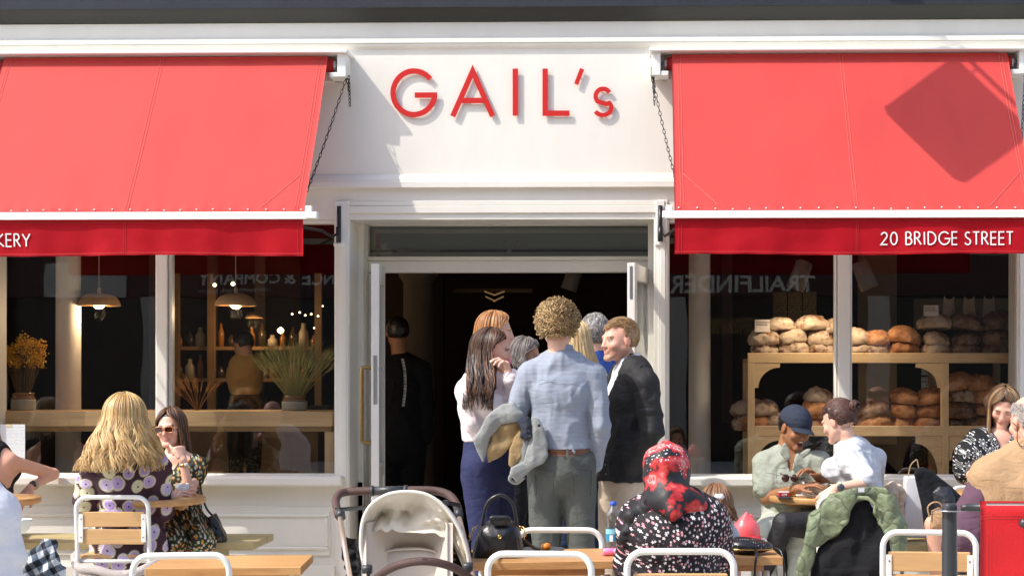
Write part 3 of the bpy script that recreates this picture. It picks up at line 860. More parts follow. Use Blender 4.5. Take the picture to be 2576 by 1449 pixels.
    for u in (.012, .02, mid-.0025, mid+.0025, .985): 
        pts = [Vector(val(u, i/8))+Vector((0, -.0028, 0)) for i in range(9)]; b.tube(pts, .0008, 4)
    b.build('stitching', M('thread_dark', (.55, .04, .04), .7), vl)
    txt = MB(); pxh = 31.5; sc = (CAMD+YBA-.03)/4000; h = pxh*sc
    def flat_word(s_, xr_px, sq, tr):
        tmp = MB(); w_ = word(tmp, s_, Vector((0, 0, 0)), XA, ZA, YB, h, .105, .002, tr, sq)
        xe = UX(xr_px, YBA-.04); V = np.vstack(tmp.v); V[:, 0] += xe-w_+tr*h; V[:, 2] += UZ(617, YBA-.04)
        # lay the lettering on the waving cloth
        V2 = V.copy()
        for i, p in enumerate(V):
            u = (p[0]-xl)/(xr-xl); v = (p[2]-vz1)/(vz0-vz1); V2[i, 1] = val(u, v)[1]-.0035+(p[1])
        txt.add(V2, tmp.f)
    if side == 0: flat_word('BAKERY', 73, 1.18, .11)
    else: flat_word('20 BRIDGE STREET', 2551, 1.15, .108)
    txt.build('lettering', M('white_print', (.85, .83, .80), .6, var=.02), vl)
    # folding arms
    for (x_, s_) in ((xl-.05, 1), (xr+.05, -1)):
        b = MB()
        bx = x_ if s_ < 0 else x_-.02; s_ = -s_
        p0 = Vector((bx, -.035, UZ(585, -.03))); p1 = p0+Vector((.06*s_, -.06, -.03)); p2 = p0+Vector((.11*s_, -.12, .0)); p3 = Vector((x_+.30*-s_, YBA+.05, bz0+.0)); p1 = p0+Vector((-.03*s_, -.06, -.03)); p2 = p0+Vector((-.08*s_, -.12, .0))
        b.tube([p0, p1, p2, p2.lerp(p3, .5), p3], .0085, 10)
        z1_, z0_ = UZ(513, -.03), UZ(606, -.03)
        b.box((bx-.013, -.03, z0_+.012), (bx+.013, -.026, z1_-.012), bev=.001)
        b.tube([(bx, -.028, z0_+.013), (bx, -.028, z1_-.013)], .0125, 10)
        b.tube([p0+Vector((0, -.012, -.06)), p0+Vector((0, -.012, .035))], .016, 10)
        b.build('folding_arm', blackm, t)
    for (x_, s_) in ((xl-.05, 1), (xr+.05, -1)):
        b = MB()
        bx = x_ if s_ < 0 else x_-.02
        b.box((bx-.028, -.0245, UZ(610, -.02)), (bx+.028, -.0042, UZ(505, -.02)), bev=.003); b.box((bx-.034, -.034, UZ(618, -.03)), (bx+.034, -.0042, UZ(610.5, -.03)), bev=.003)
        b.build('arm_bracket', white, t)
    # chains
    for (x_, s_) in ((xr+.115, -1), (xl-.125, 1)):
        b = MB()
        def links(P, Q, sag, n):
            for i in range(n):
                k = (i+.5)/n; c = P.lerp(Q, k)+Vector((0, 0, -sag*math.sin(math.pi*k)))
                d = (Q-P).normalized(); ln = (Q-P).length/n*.64; wdt = .0095
                a = Vector((0, 0, 1)).cross(d); a = a.normalized() if a.length > .05 else Vector((1, 0, 0))
                bq = d.cross(a)
                side_ = (a*.8+bq*.6) if i % 2 == 0 else (a*.5-bq*.85)
                wdt=.0075; pts = [c+d*ln*math.cos(2*math.pi*j/10)+side_*wdt*math.sin(2*math.pi*j/10) for j in range(10)]
                b.tube(pts, .0025, 5, closed=True)
        P = Vector((x_, -.105, UZ(190, -.1))); Q = Vector((x_-.20, YBA+.12, UZ(560, YBA))) if s_ < 0 else Vector((x_+.20, YBA+.12, UZ(560, YBA)))
        links(P, Q, .03, 34)
        links(P+Vector((.012, 0, 0)), P+Vector((.018, 0, -.19)), 0, 8)
        links(P+Vector((.0, -.01, 0)), P+Vector((.018, -.005, -.12)), 0, 5)
        b.box((x_-.006, -.11, P.z-.01), (x_+.002, -.095, P.z+.05)); b.build('chain', blackm, t)
    return t
awning(UX(10, YRO), UX(825, YRO), 0)
awning(UX(1690, YRO), UX(2534, YRO), 1)

# ================================================================ hanging sign higher up, whose shadow falls on the right awning

b = MB(); b.box((XL-3, .12, UZ(-60, 0)), (XR+3, .5, 9)); 
b.build('upper_wall', gmat('upper_brick', (.46, .34, .26), (.40, .29, .22), .22, .075), shop)
hs = thing('hanging_sign', 'dark rectangular sign hanging from an iron bracket above the right awning', 'sign', (.6, -1.1, 4.17))
b = MB(); pl_ = [(-.86, 4.20), (-.88, 5.10), (-.90, 5.12), (-1.42, 5.12), (-1.44, 5.10), (-1.42, 4.22), (-1.38, 4.18), (-.90, 4.16)]
b.prism(pl_, .588, .612, 'x'); b.build('board', M('sign_board', (.03, .05, .08), .5), hs)
b = MB(); b.tube([(.6, .12, 5.22), (.6, -1.55, 5.22)], .016, 10); b.tube([(.6, -.05, 4.75), (.6, -.35, 4.85), (.6, -.62, 5.0), (.6, -.72, 5.2)], .012, 8)
for c_ in ((-.45, 5.08, .09), (-.22, 5.10, .08), (-.3, 4.93, .06)): b.tube([(.6, c_[0]+c_[2]*math.cos(k/12*2*math.pi), c_[1]+c_[2]*math.sin(k/12*2*math.pi)) for k in range(10)], .010, 6)
for q_ in (-1.0, -1.33): b.tube([(.6, q_, 5.22), (.6, q_, 5.10)], .007, 6)
b.box((.55, .09, 4.65), (.65, .12, 5.3)); b.build('bracket', blackm, hs)

# ================================================================ the other side of the street, seen in the window reflections
YO = -15.0
def OX(px, d=25.0): return (px-1605)/4000*d
def OZ(py, d=25.0): return CAMH+(CY-py)/4000*d
op = thing('opposite_shop', 'row of shops across the street with a dark maroon fascia, mirrored in the glass', 'shop', (0, YO, 0))
b = MB(); b.box((-16, YO-.6, OZ(640)), (16, YO, 9)); b.build('wall', gmat('far_brick', (.52, .46, .38), (.46, .40, .33), .22, .075), op)
b = MB(); b.box((-16, YO-.5, OZ(745)), (16, YO+.02, OZ(642))); b.build('fascia', M('maroon', (.055, .012, .012), .5), op)
b = MB(); b.box((-16, YO-.5, 0), (16, YO-.1, OZ(746)));  b.build('glazing', M('dark_glazing', (.02, .018, .016), .25), op)
b = MB()
for x_ in (-11, -7.9, -3.9, -2.9, -.6, .4, 3.6, 6.2, 7.5): b.box((x_, YO-.1, 0), (x_+.35, YO+.03, OZ(746)-.002))
b.build('pier', M('far_stone', (.42, .38, .32), .8), op)
b = MB(); b.box((OX(100), YO+.03, OZ(745)), (OX(300), YO+.06, OZ(660))); b.box((OX(0), YO+.04, .4), (OX(-60), YO+.10, OZ(560)));
b.build('pale_panel', M('far_pale', (.5, .46, .40), .8), op)
lt = M('far_lettering', (.62, .56, .46), .6)
tm = text_mb('TRAILFINDERS', Vector((OX(2052), YO+.03, OZ(735))), Vector((-1, 0, 0)), ZA, .27, bold=True)
tm.merge(text_mb('ALLIANCE & COMPANY', Vector((OX(490), YO+.03, OZ(712))), Vector((-1, 0, 0)), ZA, .19, align='RIGHT', bold=True))
tm.merge(text_mb('incorporating rock bottom', Vector((OX(487), YO+.03, OZ(733))), Vector((-1, 0, 0)), ZA, .075, align='RIGHT'))
tm.build('lettering', lt, op)
ty = text_mb('AWARD WINNING', Vector((OX(1900), YO-.06, OZ(812))), Vector((-1, 0, 0)), ZA, .07)
ty.merge(text_mb('SERVICE FROM', Vector((OX(1895), YO-.06, OZ(825))), Vector((-1, 0, 0)), ZA, .07)); ty.merge(text_mb('THE TRAVEL EXPERTS', Vector((OX(1905), YO-.06, OZ(838))), Vector((-1, 0, 0)), ZA, .07))
ty.build('window_lettering', M('far_gold', (.55, .36, .08), .6), op)
# ================================================================ INSIDE THE WINDOWS
def lab(o, l): o['label'] = l; return o
# --- counter in the left window
t = thing('window_counter', 'pale oak bar counter running behind the left window', 'counter', (UX(400, .3), .3, 0))
cz1, cz0 = UZ(1035, .28), UZ(1073, .28)
b = MB(); b.box((XL, .28, cz0), (UX(836, .28), .78, cz1), bev=.003); b.build('top', oak, t)
b = MB(); b.box((XL, .34, cz0-.035), (UX(834, .34), .74, cz0-.0005)); b.build('apron', wood('oak_shaded', (.40, .26, .13), (.32, .2, .1)), t)  # darker strip: shade under the counter put into the oak colour
for px in (828, 390, -20):
    b = MB(); b.box((UX(px, .34)-.03, .34, .01), (UX(px, .34)+.03, .41, cz0-.0355), bev=.003); b.build('leg', oakz, t)
ZC = cz1
# --- pendant lamps
shade = M('felt_shade', (.46, .28, .14), .9, .2, var=.12, vs=12, bump=.4, bs=60)
bulb = M('lit_bulb', (.9, .8, .6), .4, emit=((1.0, .74, .42), 2.6))
def pendant(px, py, l):
    c = U(px, py, .75); t = thing('pendant_lamp', l, 'lamp', c, 'pendant lamps in the left window')
    b = MB(); pr = []
    for i in range(12):
        a = i/11*math.pi/2; pr.append((.139*math.cos(a)**.8+.004, .088*math.sin(a)**1.1-.035))
    pr = [(.12, -.032)]+pr
    tmp = MB(); tmp.lathe(pr, c, 36, cap=False); V = np.vstack(tmp.v); V += (.004*fbm(V*14, 2))[:, None]*np.array([1, 1, 1])
    b.add(V, tmp.f, smooth=True)
    pr2 = [(.12, -.032)]+[(x*.93, z-.008) for x, z in pr[2:]]; b.lathe(pr2, c, 36, cap=False)
    b.build('lamp_shade', shade, t)
    b = MB(); b.lathe([(.001, -.055), (.02, -.052), (.036, -.04), (.042, -.022), (.036, 0), (.015, .03)], c, 20); b.build('bulb', bulb, t)
    b = MB(); b.tube([c+Vector((0, 0, .05)), c+Vector((0, 0, 1.0))], .0028, 6); b.tube([c+Vector((0, 0, .045)), c+Vector((0, 0, .09))], .011, 10); b.build('cord', M('cord', (.45, .3, .22), .6), t)
    l_ = bpy.data.lights.new('bulb_light', 'POINT'); l_.energy = 3.5; l_.color = (1, .72, .42); l_.shadow_soft_size = .04; o = bpy.data.objects.new('bulb_light', l_); COL.objects.link(o); o.location = (0, 0, -.09); o.parent = t
pendant(249, 757, 'felt pendant lamp left of the window mullion, beside the pale column')
pendant(593, 757, 'felt pendant lamp right of the window mullion, above the wheat')
# --- pots
glaze = M('brown_glaze', (.20, .10, .03), .22, .6, var=.3, vs=14, coat=.4); stone = M('stoneware', (.36, .37, .33), .35, var=.08, vs=10)
def pot(px, wpx, ptop, l, cat, Y=.55):
    s_ = (CAMD+Y)/4000; c = U(px, 1035, Y); c.z = ZC+.001; r_ = wpx*s_/2; H_ = UZ(ptop, Y)-ZC
    t = thing('stoneware_pot', l, cat, c)
    b = MB(); b.lathe([(r_*.96, 0), (r_, .01), (r_, H_*.55), (r_*.99, H_*.62)], c, 28); b.build('lower_body', stone, t)
    b = MB(); b.lathe([(r_*.99, H_*.62), (r_*.93, H_*.74), (r_*.84, H_*.8), (r_*.84, H_*.86), (r_*.9, H_*.9), (r_*.88, H_), (r_*.74, H_), (r_*.7, H_*.7)], c, 28); b.build('neck', glaze, t)
    return c, r_, H_
wheatm = M('wheat', (.34, .32, .12), .7, .3, var=.3, vs=30); dryw = M('dry_stems', (.30, .14, .04), .7, .3, var=.3, vs=30)
def wheat(c, r_, h0, L0, n, spread, mat_, l, head=.075, seed=1, name='wheat_bunch'):
    rs = np.random.RandomState(seed); b = MB()
    for i in range(n):
        a = rs.rand()*2*math.pi; q = math.sqrt(rs.rand()); lean = q*spread; L1 = L0*(.72+.33*rs.rand())
        base = Vector((c[0]+.4*r_*math.cos(a)*q, c[1]+.4*r_*math.sin(a)*q, c[2]+h0*.5))
        d = Vector((math.cos(a)*lean, math.sin(a)*lean*.7, 1)).normalized()
        pts = []
        for k in range(6):
            u = k/5; p = base+d*L1*u+Vector((math.cos(a), math.sin(a)*.7, -.3))*lean*.10*u*u*L1*3; pts.append(p)
        b.tube(pts, .0011, 4, cap=False)
        e = (pts[-1]-pts[-2]).normalized(); p = pts[-1]
        b.tube([p, p+e*head*.15, p+e*head*.6, p+e*head], [.001, .0048, .0045, .001], 6, cap=False)
        for k in range(9):
            s_ = e+Vector(rs.randn(3)*.22); st = p+e*head*(.1+.8*k/9); b.tube([st, st+s_.normalized()*.06], [.0007, .0003], 3, cap=False)
    o = b.build(name, mat_); tag(o, l, 'dried plants'); return o
c, r_, H_ = pot(741, 64, 996, 'stoneware pot with brown glazed neck holding the green wheat', 'pot')
wheat(c, r_, H_, .33, 190, .62, wheatm, 'fan of green bearded wheat standing in the pot on the bar counter', seed=3)
c, r_, H_ = pot(59, 61, 988, 'stoneware pot with brown glazed neck at the left edge of the window', 'pot')
rs = np.random.RandomState(5); b = MB()
for i in range(90):
    a = rs.rand()*2*math.pi; q = rs.rand()**.5; base = Vector((c.x+.03*math.cos(a), c.y+.03*math.sin(a), c.z+.06)); top_ = Vector((c.x+.135*q*math.cos(a), c.y+.09*q*math.sin(a), c.z+.30+.20*rs.rand()*(1-.3*q)))
    b.tube([base, base.lerp(top_, .5)+Vector((0, 0, .02)), top_], .0013, 4, cap=False, col=(.16, .11, .05))
    for k in range(16):
        p = top_+Vector(rs.randn(3)*.016); r0 = .004+.004*rs.rand(); cl = (.50+.2*rs.rand(), .27+.1*rs.rand(), .03)
        b.lathe([(.0003, -r0), (r0, -r0*.3), (r0*.8, r0*.6), (.0003, r0)], p, 5, cap=False, col=cl)
o = b.build('dried_flowers', M('dried_bunch', (1, 1, 1), .8, .2, vcol=True, var=.2)); tag(o, 'bunch of mustard yellow dried flowers in the leftmost pot', 'dried plants')
c = U(497, 1035, .6); c.z = ZC
wheat(c, .05, .0, .16, 22, .75, dryw, 'brown dried wheat ears lying behind the seated women in the left window', seed=8, head=.09, name='dried_wheat')
b = MB(); b.box(tuple(U(776, 1035, .7)+Vector((0, 0, .001))), tuple(U(838, 1019, .9)), bev=.006); o = b.build('till_box', blackm); tag(o, 'low black box on the counter right of the wheat pot', 'box')
# --- small lamps deep inside
def spark(px, py, Y, r_, l, sq=1.0):
    c = U(px, py, Y); b = MB(); b.lathe([(.0005, -r_*sq), (r_*.8, -r_*.5*sq), (r_, 0), (r_*.7, r_*.5*sq), (.0005, r_*sq)], c, 12)
    o = b.build('bar_light', bulb); tag(o, l, 'lamp', 'small warm lamps over the back bar')
for i, (x_, y_, r_) in enumerate([(540, 717, .018), (586, 714, .02), (706, 831, .03), (754, 786, .01), (768, 793, .01), (783, 790, .01), (800, 795, .01), (735, 790, .01), (812, 770, .008), (790, 825, .008)]):
    spark(x_, y_, 3.2, r_, 'small warm lamp over the back bar, number %d from the left'%(i+1) if False else ['small warm spot left of the pendant cord', 'small warm spot right of the pendant cord', 'wide low warm lamp left of the wheat tips', 'first spark of the top bulb row', 'second spark of the top bulb row', 'third spark of the top bulb row', 'fourth spark of the top bulb row', 'lone spark left of the top bulb row', 'highest spark near the window jamb', 'lowest spark above the wheat tips'][i])
t = thing('gold_pendant', 'dark slatted pendant with gold edges hanging far inside the doorway', 'lamp', U(1243, 750, 4.0))
gold = M('gold', (.35, .18, .05), .35, .5, metal=1.0)
gb = M('gilt_glow', (.30, .17, .06), .5, emit=((1, .6, .25), .07))  # gilt colour with a faint glow of its own put in
for k, (x_, y_, a_) in enumerate([(1232, 738, -20), (1256, 738, 20), (1234, 752, -25), (1254, 752, 25)]):
    c = U(x_, y_, 4.0); b = MB(); b.box((-.05, -.01, -.006), (.05, .01, .006), Matrix.Translation(c) @ Matrix.Rotation(R(-a_), 4, 'Y')); b.build('slat', gb, t)
b = MB(); b.box(tuple(U(1140, 736, 4.1)), tuple(U(1340, 727, 4.15))); b.build('beam', M('gilt_dark', (.14, .08, .03), .5), t)
# projector-like spotlights on the ceiling
spm = M('spot_cream', (.09, .07, .055), .6)
for (x_, y_, Y, tl, l) in ((1440, 700, 1.6, 18, 'round ceiling spotlight at the upper right of the doorway'), (2012, 694, .30, 20, 'ceiling spotlight above the left half of the bread window'), (2175, 694, .30, -22, 'ceiling spotlight just right of the bread window mullion')):
    b = MB(); b.lathe([(.04, .10), (.055, .09), (.06, -.09), (.05, -.09), (.045, .0)], U(x_, y_, Y), 20, Matrix.Rotation(R(tl), 3, 'Y')); o = b.build('ceiling_spotlight', spm); tag(o, l, 'lamp')
    l_ = bpy.data.lights.new('spot_beam', 'SPOT'); l_.energy = 6.0 if Y < 1 else .6; l_.color = (1, .80, .56); l_.spot_size = R(125); l_.spot_blend = .6; l_.shadow_soft_size = .05; q_ = bpy.data.objects.new('spot_beam', l_); COL.objects.link(q_); q_.location = (0, -.02, -.03); q_.rotation_euler = (R(24 if Y < 1 else -20), 0, 0); q_.parent = o
# --- menu boards and cards
def printm(name, base, ink, sc=90):
    m = bpy.data.materials.new(name); t, N, L = nodes(m); b = N['Principled BSDF']; c = coords(t)
    s_ = N.new('ShaderNodeSeparateXYZ'); L.new(c, s_.inputs[0])
    row = mth(t, 'GREATER_THAN', mth(t, 'FRACT', mth(t, 'MULTIPLY', s_.outputs[2], sc)), .55)
    nz = noise(t, coords(t, (sc*1.6, 1, sc*.9)), 1, 2); f = mth(t, 'MULTIPLY', row, mth(t, 'GREATER_THAN', nz, .47))
    L.new(mixc(t, f, base, ink), b.inputs['Base Color']); b.inputs['Roughness'].default_value = .7; return m
menu = printm('menu_print', (.42, .26, .09), (.08, .05, .03), 62)
for i, x_ in enumerate((1966, 2003, 2040)):
    b = MB(); p = U(x_-20, 850, 2.6); q_ = U(x_+14, 735, 2.6); b.box((p.x, 2.6, p.z), (q_.x, 2.62, q_.z)); o = b.build('menu_board', menu)
    tag(o, 'tall yellow menu board behind the pale loaves, %s of three' % ('leftmost', 'middle', 'rightmost')[i], 'menu board', 'menu boards on the back wall')
note = printm('notice_print', (.36, .35, .32), (.12, .12, .12), 40)
for i, (y0, y1) in enumerate(((908, 943), (948, 1060))):
    b = MB(); p = U(2318, y1, 1.8); q_ = U(2380, y0, 1.8); b.box((p.x, 1.8, p.z), (q_.x, 1.81, q_.z)); o = b.build('wall_notice', note)
    tag(o, 'white notice on the wall seen through the shelf arch, %s one' % ('upper', 'lower')[i], 'notice')
# --- back bar far inside the left window
bbm = M('bar_wood', (.30, .17, .07), .5, var=.2)
t = thing('back_bar', 'wooden back bar with jars and bottles far inside behind the left window', 'bar', U(560, 1035, 3.9))
b = MB(); b.box((UX(440, 3.6), 3.6, .02), (UX(800, 3.6), 4.0, 1.0)); b.build('cabinet', bbm, t)
for y_ in (880, 960):
    b = MB(); z_ = UZ(y_, 3.9); b.box((UX(440, 3.9), 3.85, z_), (UX(800, 3.9), 4.1, z_+.03)); b.build('bar_shelf', bbm, t)
for x_ in (440, 530, 800):
    b = MB(); b.box((UX(x_, 3.8)-.03, 3.80, 1.0), (UX(x_, 3.8)+.03, 3.86, 2.3)); b.build('post', bbm, t)
jm_ = [M('jar_amber', (.35, .15, .03), .2), M('jar_dark', (.06, .04, .02), .2), M('jar_cream', (.5, .42, .3), .4)]
k_ = 0
for y_ in (880, 960):
    for x_ in range(452, 796, 26):
        if 520 < x_ < 540: continue
        r_ = .028+.008*((k_*7) % 3); h_ = .10+.035*((k_*5) % 4); c = U(x_, y_, 3.9); c.z = UZ(y_, 3.9)+.0305; b = MB(); b.lathe([(r_, 0), (r_, h_*.6), (r_*.45, h_*.8), (r_*.45, h_)], c, 12)
        o = b.build('bar_jar', jm_[k_ % 3]); tag(o, 'small jar on the %s shelf of the dim back bar' % ('upper' if y_ == 880 else 'lower'), 'jar', 'jars on the %s shelf of the back bar' % ('upper' if y_ == 880 else 'lower')); k_ += 1
b = MB(); b.lathe([(.06, .05), (.08, .0), (.075, 0), (.055, .045)], U(640, 800, 3.6), 16); o = b.build('added_bar_lamp', M('lamp_metal', (.3, .18, .08), .4)); tag(o, 'lamp shade added over the back bar to carry a fill light', 'lamp')
l_ = bpy.data.lights.new('bar_fill', 'POINT'); l_.energy = 3.2; l_.color = (1, .62, .30); l_.shadow_soft_size = .05; q_ = bpy.data.objects.new('bar_fill', l_); COL.objects.link(q_); q_.parent = o; q_.location = (0, -.05, -.06)  # added fill light for the back bar, no such lamp known there
# --- bread shelf
YS = .42
t = thing('bread_shelf', 'open oak bread shelf with arched corners filling the right window', 'shelf', (UX(2200, YS), YS, 0))
def OB(mb, x0, x1, y0, y1, Ya, Yb, bev=.003): FB(mb, x0, x1, y0, y1, Ya, Yb, bev)
zsh1, zsh0 = UZ(888, YS), UZ(913, YS)
b = MB(); b.box((UX(1881, YS), YS, zsh0), (UX(2556, YS), YS+.02, zsh1), bev=.003); b.box((UX(1881, YS), YS+.02, zsh0), (UX(2556, YS), YS+.5, zsh0+.03)); b.build('upper_shelf', oak, t)
zl1, zl0 = UZ(1070, YS), UZ(1096, YS)
b = MB(); b.box((UX(1899, YS), YS+.001, zl0), (UX(2556, YS), YS+.02, zl1), bev=.003); b.box((UX(1881, YS)+.04, YS+.02, zl0), (UX(2556, YS), YS+.5, zl0+.03)); b.build('lower_shelf', oak, t)
for (x0, x1) in ((1881, 1898.5), (2369, 2387), (2540, 2556)):
    b = MB(); b.box((UX(x0, YS), YS+.0005, .0), (UX(x1, YS), YS+.05, zsh0-.0005), bev=.002); b.build('post', oakz, t)
    b = MB(); b.box((UX(x0, YS), YS+.45, .0), (UX(x1, YS), YS+.5, zsh0-.0005)); b.build('post', oakz, t)
def spandrel(xc, dirx, yt, w_, h_, nm='spandrel'):
    """corner board with a concave quarter arch"""
    X0 = UX(xc, YS); Z0 = UZ(yt, YS); W_ = w_*10.4/4000; H_ = h_*10.4/4000; e_ = .18
    pts = [(X0, Z0), (X0+dirx*W_, Z0), (X0+dirx*W_, Z0-H_*e_)]
    for k in range(1, 10):
        a = k/10*math.pi/2; pts.append((X0+dirx*(W_-(W_*.86)*math.sin(a)), Z0-H_*e_-(H_*.82)*(1-math.cos(a))))
    pts += [(X0+dirx*W_*.14, Z0-H_), (X0, Z0-H_)]
    b = MB(); b.prism(pts, YS+.003, YS+.022); b.build(nm, oak, t)
spandrel(1899, 1, 913.3, 63, 62); spandrel(2368.5, -1, 913.3, 64, 62)
spandrel(1899, 1, 1096.3, 63, 60); spandrel(2368.5, -1, 1096.3, 64, 100); spandrel(2388, 1, 1096.3, 40, 60)
# --- loaves
def loafmat(name, crust, flour, amt, dark):
    m = bpy.data.materials.new(name); t_, N, L = nodes(m); b_ = N['Principled BSDF']; c = coords(t_)
    n1 = noise(t_, c, 9, 6, .65); n2 = noise(t_, c, 42, 4, .6); sp_ = N.new('ShaderNodeVertexColor'); sp_.layer_name = 'Col'
    sep = N.new('ShaderNodeSeparateColor'); L.new(sp_.outputs[0], sep.inputs[0])
    cr = ramp(t_, n1, [(.3, dark), (.5, crust), (.75, tuple(min(1, q*1.5) for q in crust))])
    fl = mth(t_, 'MULTIPLY', ramp(t_, mth(t_, 'ADD', mth(t_, 'MULTIPLY', n1, .5), mth(t_, 'MULTIPLY', n2, .5)), [(.50-amt*.3, 0.0), (.60-amt*.2, 1.0)]), sep.outputs[0])
    col = mixc(t_, mth(t_, 'MULTIPLY', fl, min(1, .35+amt)), cr, flour); col = mixc(t_, sep.outputs[1], col, tuple(min(1, q*1.7) for q in crust))
    L.new(col, b_.inputs['Base Color']); b_.inputs['Roughness'].default_value = .75
    bp = N.new('ShaderNodeBump'); bp.inputs['Strength'].default_value = .5; bp.inputs['Distance'].default_value = .01; L.new(n2, bp.inputs['Height']); L.new(bp.outputs[0], b_.inputs['Normal'])
    return m
LM = [loafmat('floured_crust', (.22, .085, .028), (.50, .40, .29), .38, (.08, .03, .011)), loafmat('brown_crust', (.34, .125, .034), (.45, .30, .17), .04, (.14, .046, .014)), loafmat('dark_crust', (.10, .04, .016), (.34, .26, .18), .12, (.035, .014, .007))]
def loaf_mesh(seed, mat_, rx, ry, rz):
    rs = np.random.RandomState(seed); n, m = 46, 30; V = []
    off = rs.rand(3)*9; ph = rs.rand()*3
    for j in range(m+1):
        la = -math.pi/2+math.pi*j/m
        for i in range(n):
            lo = 2*math.pi*i/n
            V.append((math.cos(la)*math.cos(lo), math.cos(la)*math.sin(lo), math.sin(la)))
    V = np.array(V); d = 1+.10*fbm(V*1.5+off, 3)
    # scored ear: ridge along a curve over the top
    s_ = V[:, 0]*math.cos(ph)+V[:, 1]*math.sin(ph)+.25*V[:, 1]**2-.1; up = np.clip(V[:, 2], 0, 1)
    cut = np.exp(-(s_/.16)**2)*up; ear = np.exp(-((s_-.2)/.07)**2)*up
    d += -.12*cut+.13*ear+.035*fbm(V*5+off, 2)
    P = V*d[:, None]; P[:, 2] = np.where(P[:, 2] < -.45, -.45-(P[:, 2]+.45)*.12, P[:, 2])
    P *= np.array([rx, ry, rz])
    P[:, 2] -= P[:, 2].min()
    C = np.stack([1-np.clip(cut*1.6, 0, 1), np.clip(cut*1.5-.3, 0, 1), np.zeros(len(V))], 1)
    f = [(j*n+i, j*n+(i+1) % n, (j+1)*n+(i+1) % n, (j+1)*n+i) for j in range(m) for i in range(n)]
    b = MB(); b.add(P, f, C, True); WORLD[0] = False
    o = b.build('bread_loaf', mat_, None, origin=(0, 0, 0)); WORLD[0] = True
    return o
LV = [[loaf_mesh(k*7+s_, LM[k], .101, .088, .066) for s_ in range(3)] for k in range(3)]
used = set()
# photo x, photo y of the base, kind, label
LO = []
def zl(px, py): return (1674.4+px/2.857, 618.2+py/2.857)
nm = ['floured sourdough loaf', 'golden brown loaf', 'dark crusted loaf']
P3 = ['bottom', 'middle', 'top']
# on the upper shelf, columns from left to right: (zoomed x, kinds from bottom up, offsets)
cols_ = [(715, [0, 0], 'first stack on the upper bread shelf'), (922, [0, 0], 'second stack on the upper bread shelf'), (1115, [0, 0], 'upper shelf stack just left of the mullion'), (1368, [0, 0], 'upper shelf stack just right of the mullion'),
        (1515, [0, 1], 'upper shelf stack second from the mullion'), (1722, [1, 1], 'upper shelf stack third from the mullion'), (1935, [0, 0, 0], 'tall upper stack below the pale card'), (2146, [2, 2, 2], 'middle tall dark stack, upper shelf'), (2385, [2, 2, 2], 'rightmost tall dark stack, upper shelf')]
for (x_, ks, desc) in cols_:
    for j, k in enumerate(ks):
        LO.append((x_+random.uniform(-8, 8), [790, 712, 600][j] if len(ks) == 3 else [790, 710][j], k, '%s, %s of the %s' % (nm[k], 'top' if j == len(ks)-1 else P3[j], desc), YS+.14))
for (x_, k, d_) in ((830, 0, 'leftmost'), (1045, 0, 'second'), (1238, 0, 'third, half behind the mullion,')):
    LO.append((x_, 618, k, 'scored floured loaf crowning the pale loaves, %s of three' % d_, YS+.14))
low = [(690, [1, 0], 'by the left shelf post'), (600, [0, 0], 'left outside the shelf post'), (800, [0], 'behind the dark cap'), (1090, [1, 1, 0], 'behind the dark blue cap'), (1500, [1, 2], 'right of the bun hair'), (1712, [1, 1, 1], 'left in the arch bay'), (1890, [1, 1, 1], 'right in the arch bay'),
       (2110, [2, 2, 0, 1], 'left in the right bay'), (2275, [1, 1, 1, 1], 'middle of the right bay'), (2430, [1, 2, 1], 'rightmost in the right bay')]
for (x_, ks, desc) in low:
    for j, k in enumerate(ks):
        yb = [1320, 1228, 1130, 1030][j]
        LO.append((x_+random.uniform(-12, 12)+(14 if j == 2 else 0), yb, k, '%s, %s in the lower shelf stack %s' % (nm[k], ['bottom', 'second', 'third', 'fourth'][j], desc), YS+.16+(.12 if x_ == 600 else 0)))
lf = 0
for i, (x_, y_, k, l, Y) in enumerate(LO):
    px, py = zl(x_, y_); c = U(px, py, Y); v_ = i % 3
    base = LV[k][v_]
    if (k, v_) in used: o = base.copy(); COL.objects.link(o)
    else: o = base; used.add((k, v_))
    o.location = c; o.rotation_euler = (random.uniform(-.14, .14), random.uniform(-.2, .2), random.uniform(-.7, .7)+(math.pi if i % 2 else 0)); s_ = 1.06*random.uniform(.90, 1.12); o.scale = (s_*random.uniform(.95, 1.08), s_, s_*random.uniform(.88, 1.15))
    tag(o, l, 'bread', 'sourdough loaves on the shelf')
for k in range(3):
    for v_ in range(3):
        if (k, v_) not in used: bpy.data.objects.remove(LV[k][v_])
# price cards, paper bags
def card(px0, px1, py0, py1, lines, l):
    p = U(px0, py1, YS+.05); q_ = U(px1, py0, YS+.05); t_ = thing('price_card', l, 'card', ((p.x+q_.x)/2, p.y, p.z))
    b = MB(); b.box((p.x, p.y, p.z), (q_.x, p.y+.003, q_.z)); b.build('board', M('card_pink', (.52, .42, .36), .7), t_)
    m_ = MB()
    for i, s_ in enumerate(lines): m_.merge(text_mb(s_, Vector((p.x+.006, p.y-.001, q_.z-.022-.016*i)), XA, ZA, .0085, bold=True))
    m_.build('print', M('print_ink', (.04, .03, .03), .7), t_)
card(1899, 1937, 804, 835, ['SAN FRANCISCO', 'SOURDOUGH'], 'pink price card reading SAN FRANCISCO SOURDOUGH left of the pale loaves')
card(2324, 2361, 768, 795, ['WASTE-LESS', 'SOURDOUGH'], 'pale price card reading WASTE-LESS SOURDOUGH above the tall stack')
kraft = M('kraft_paper', (.44, .34, .25), .85, .2, var=.15, vs=9, bump=.5, bs=14)
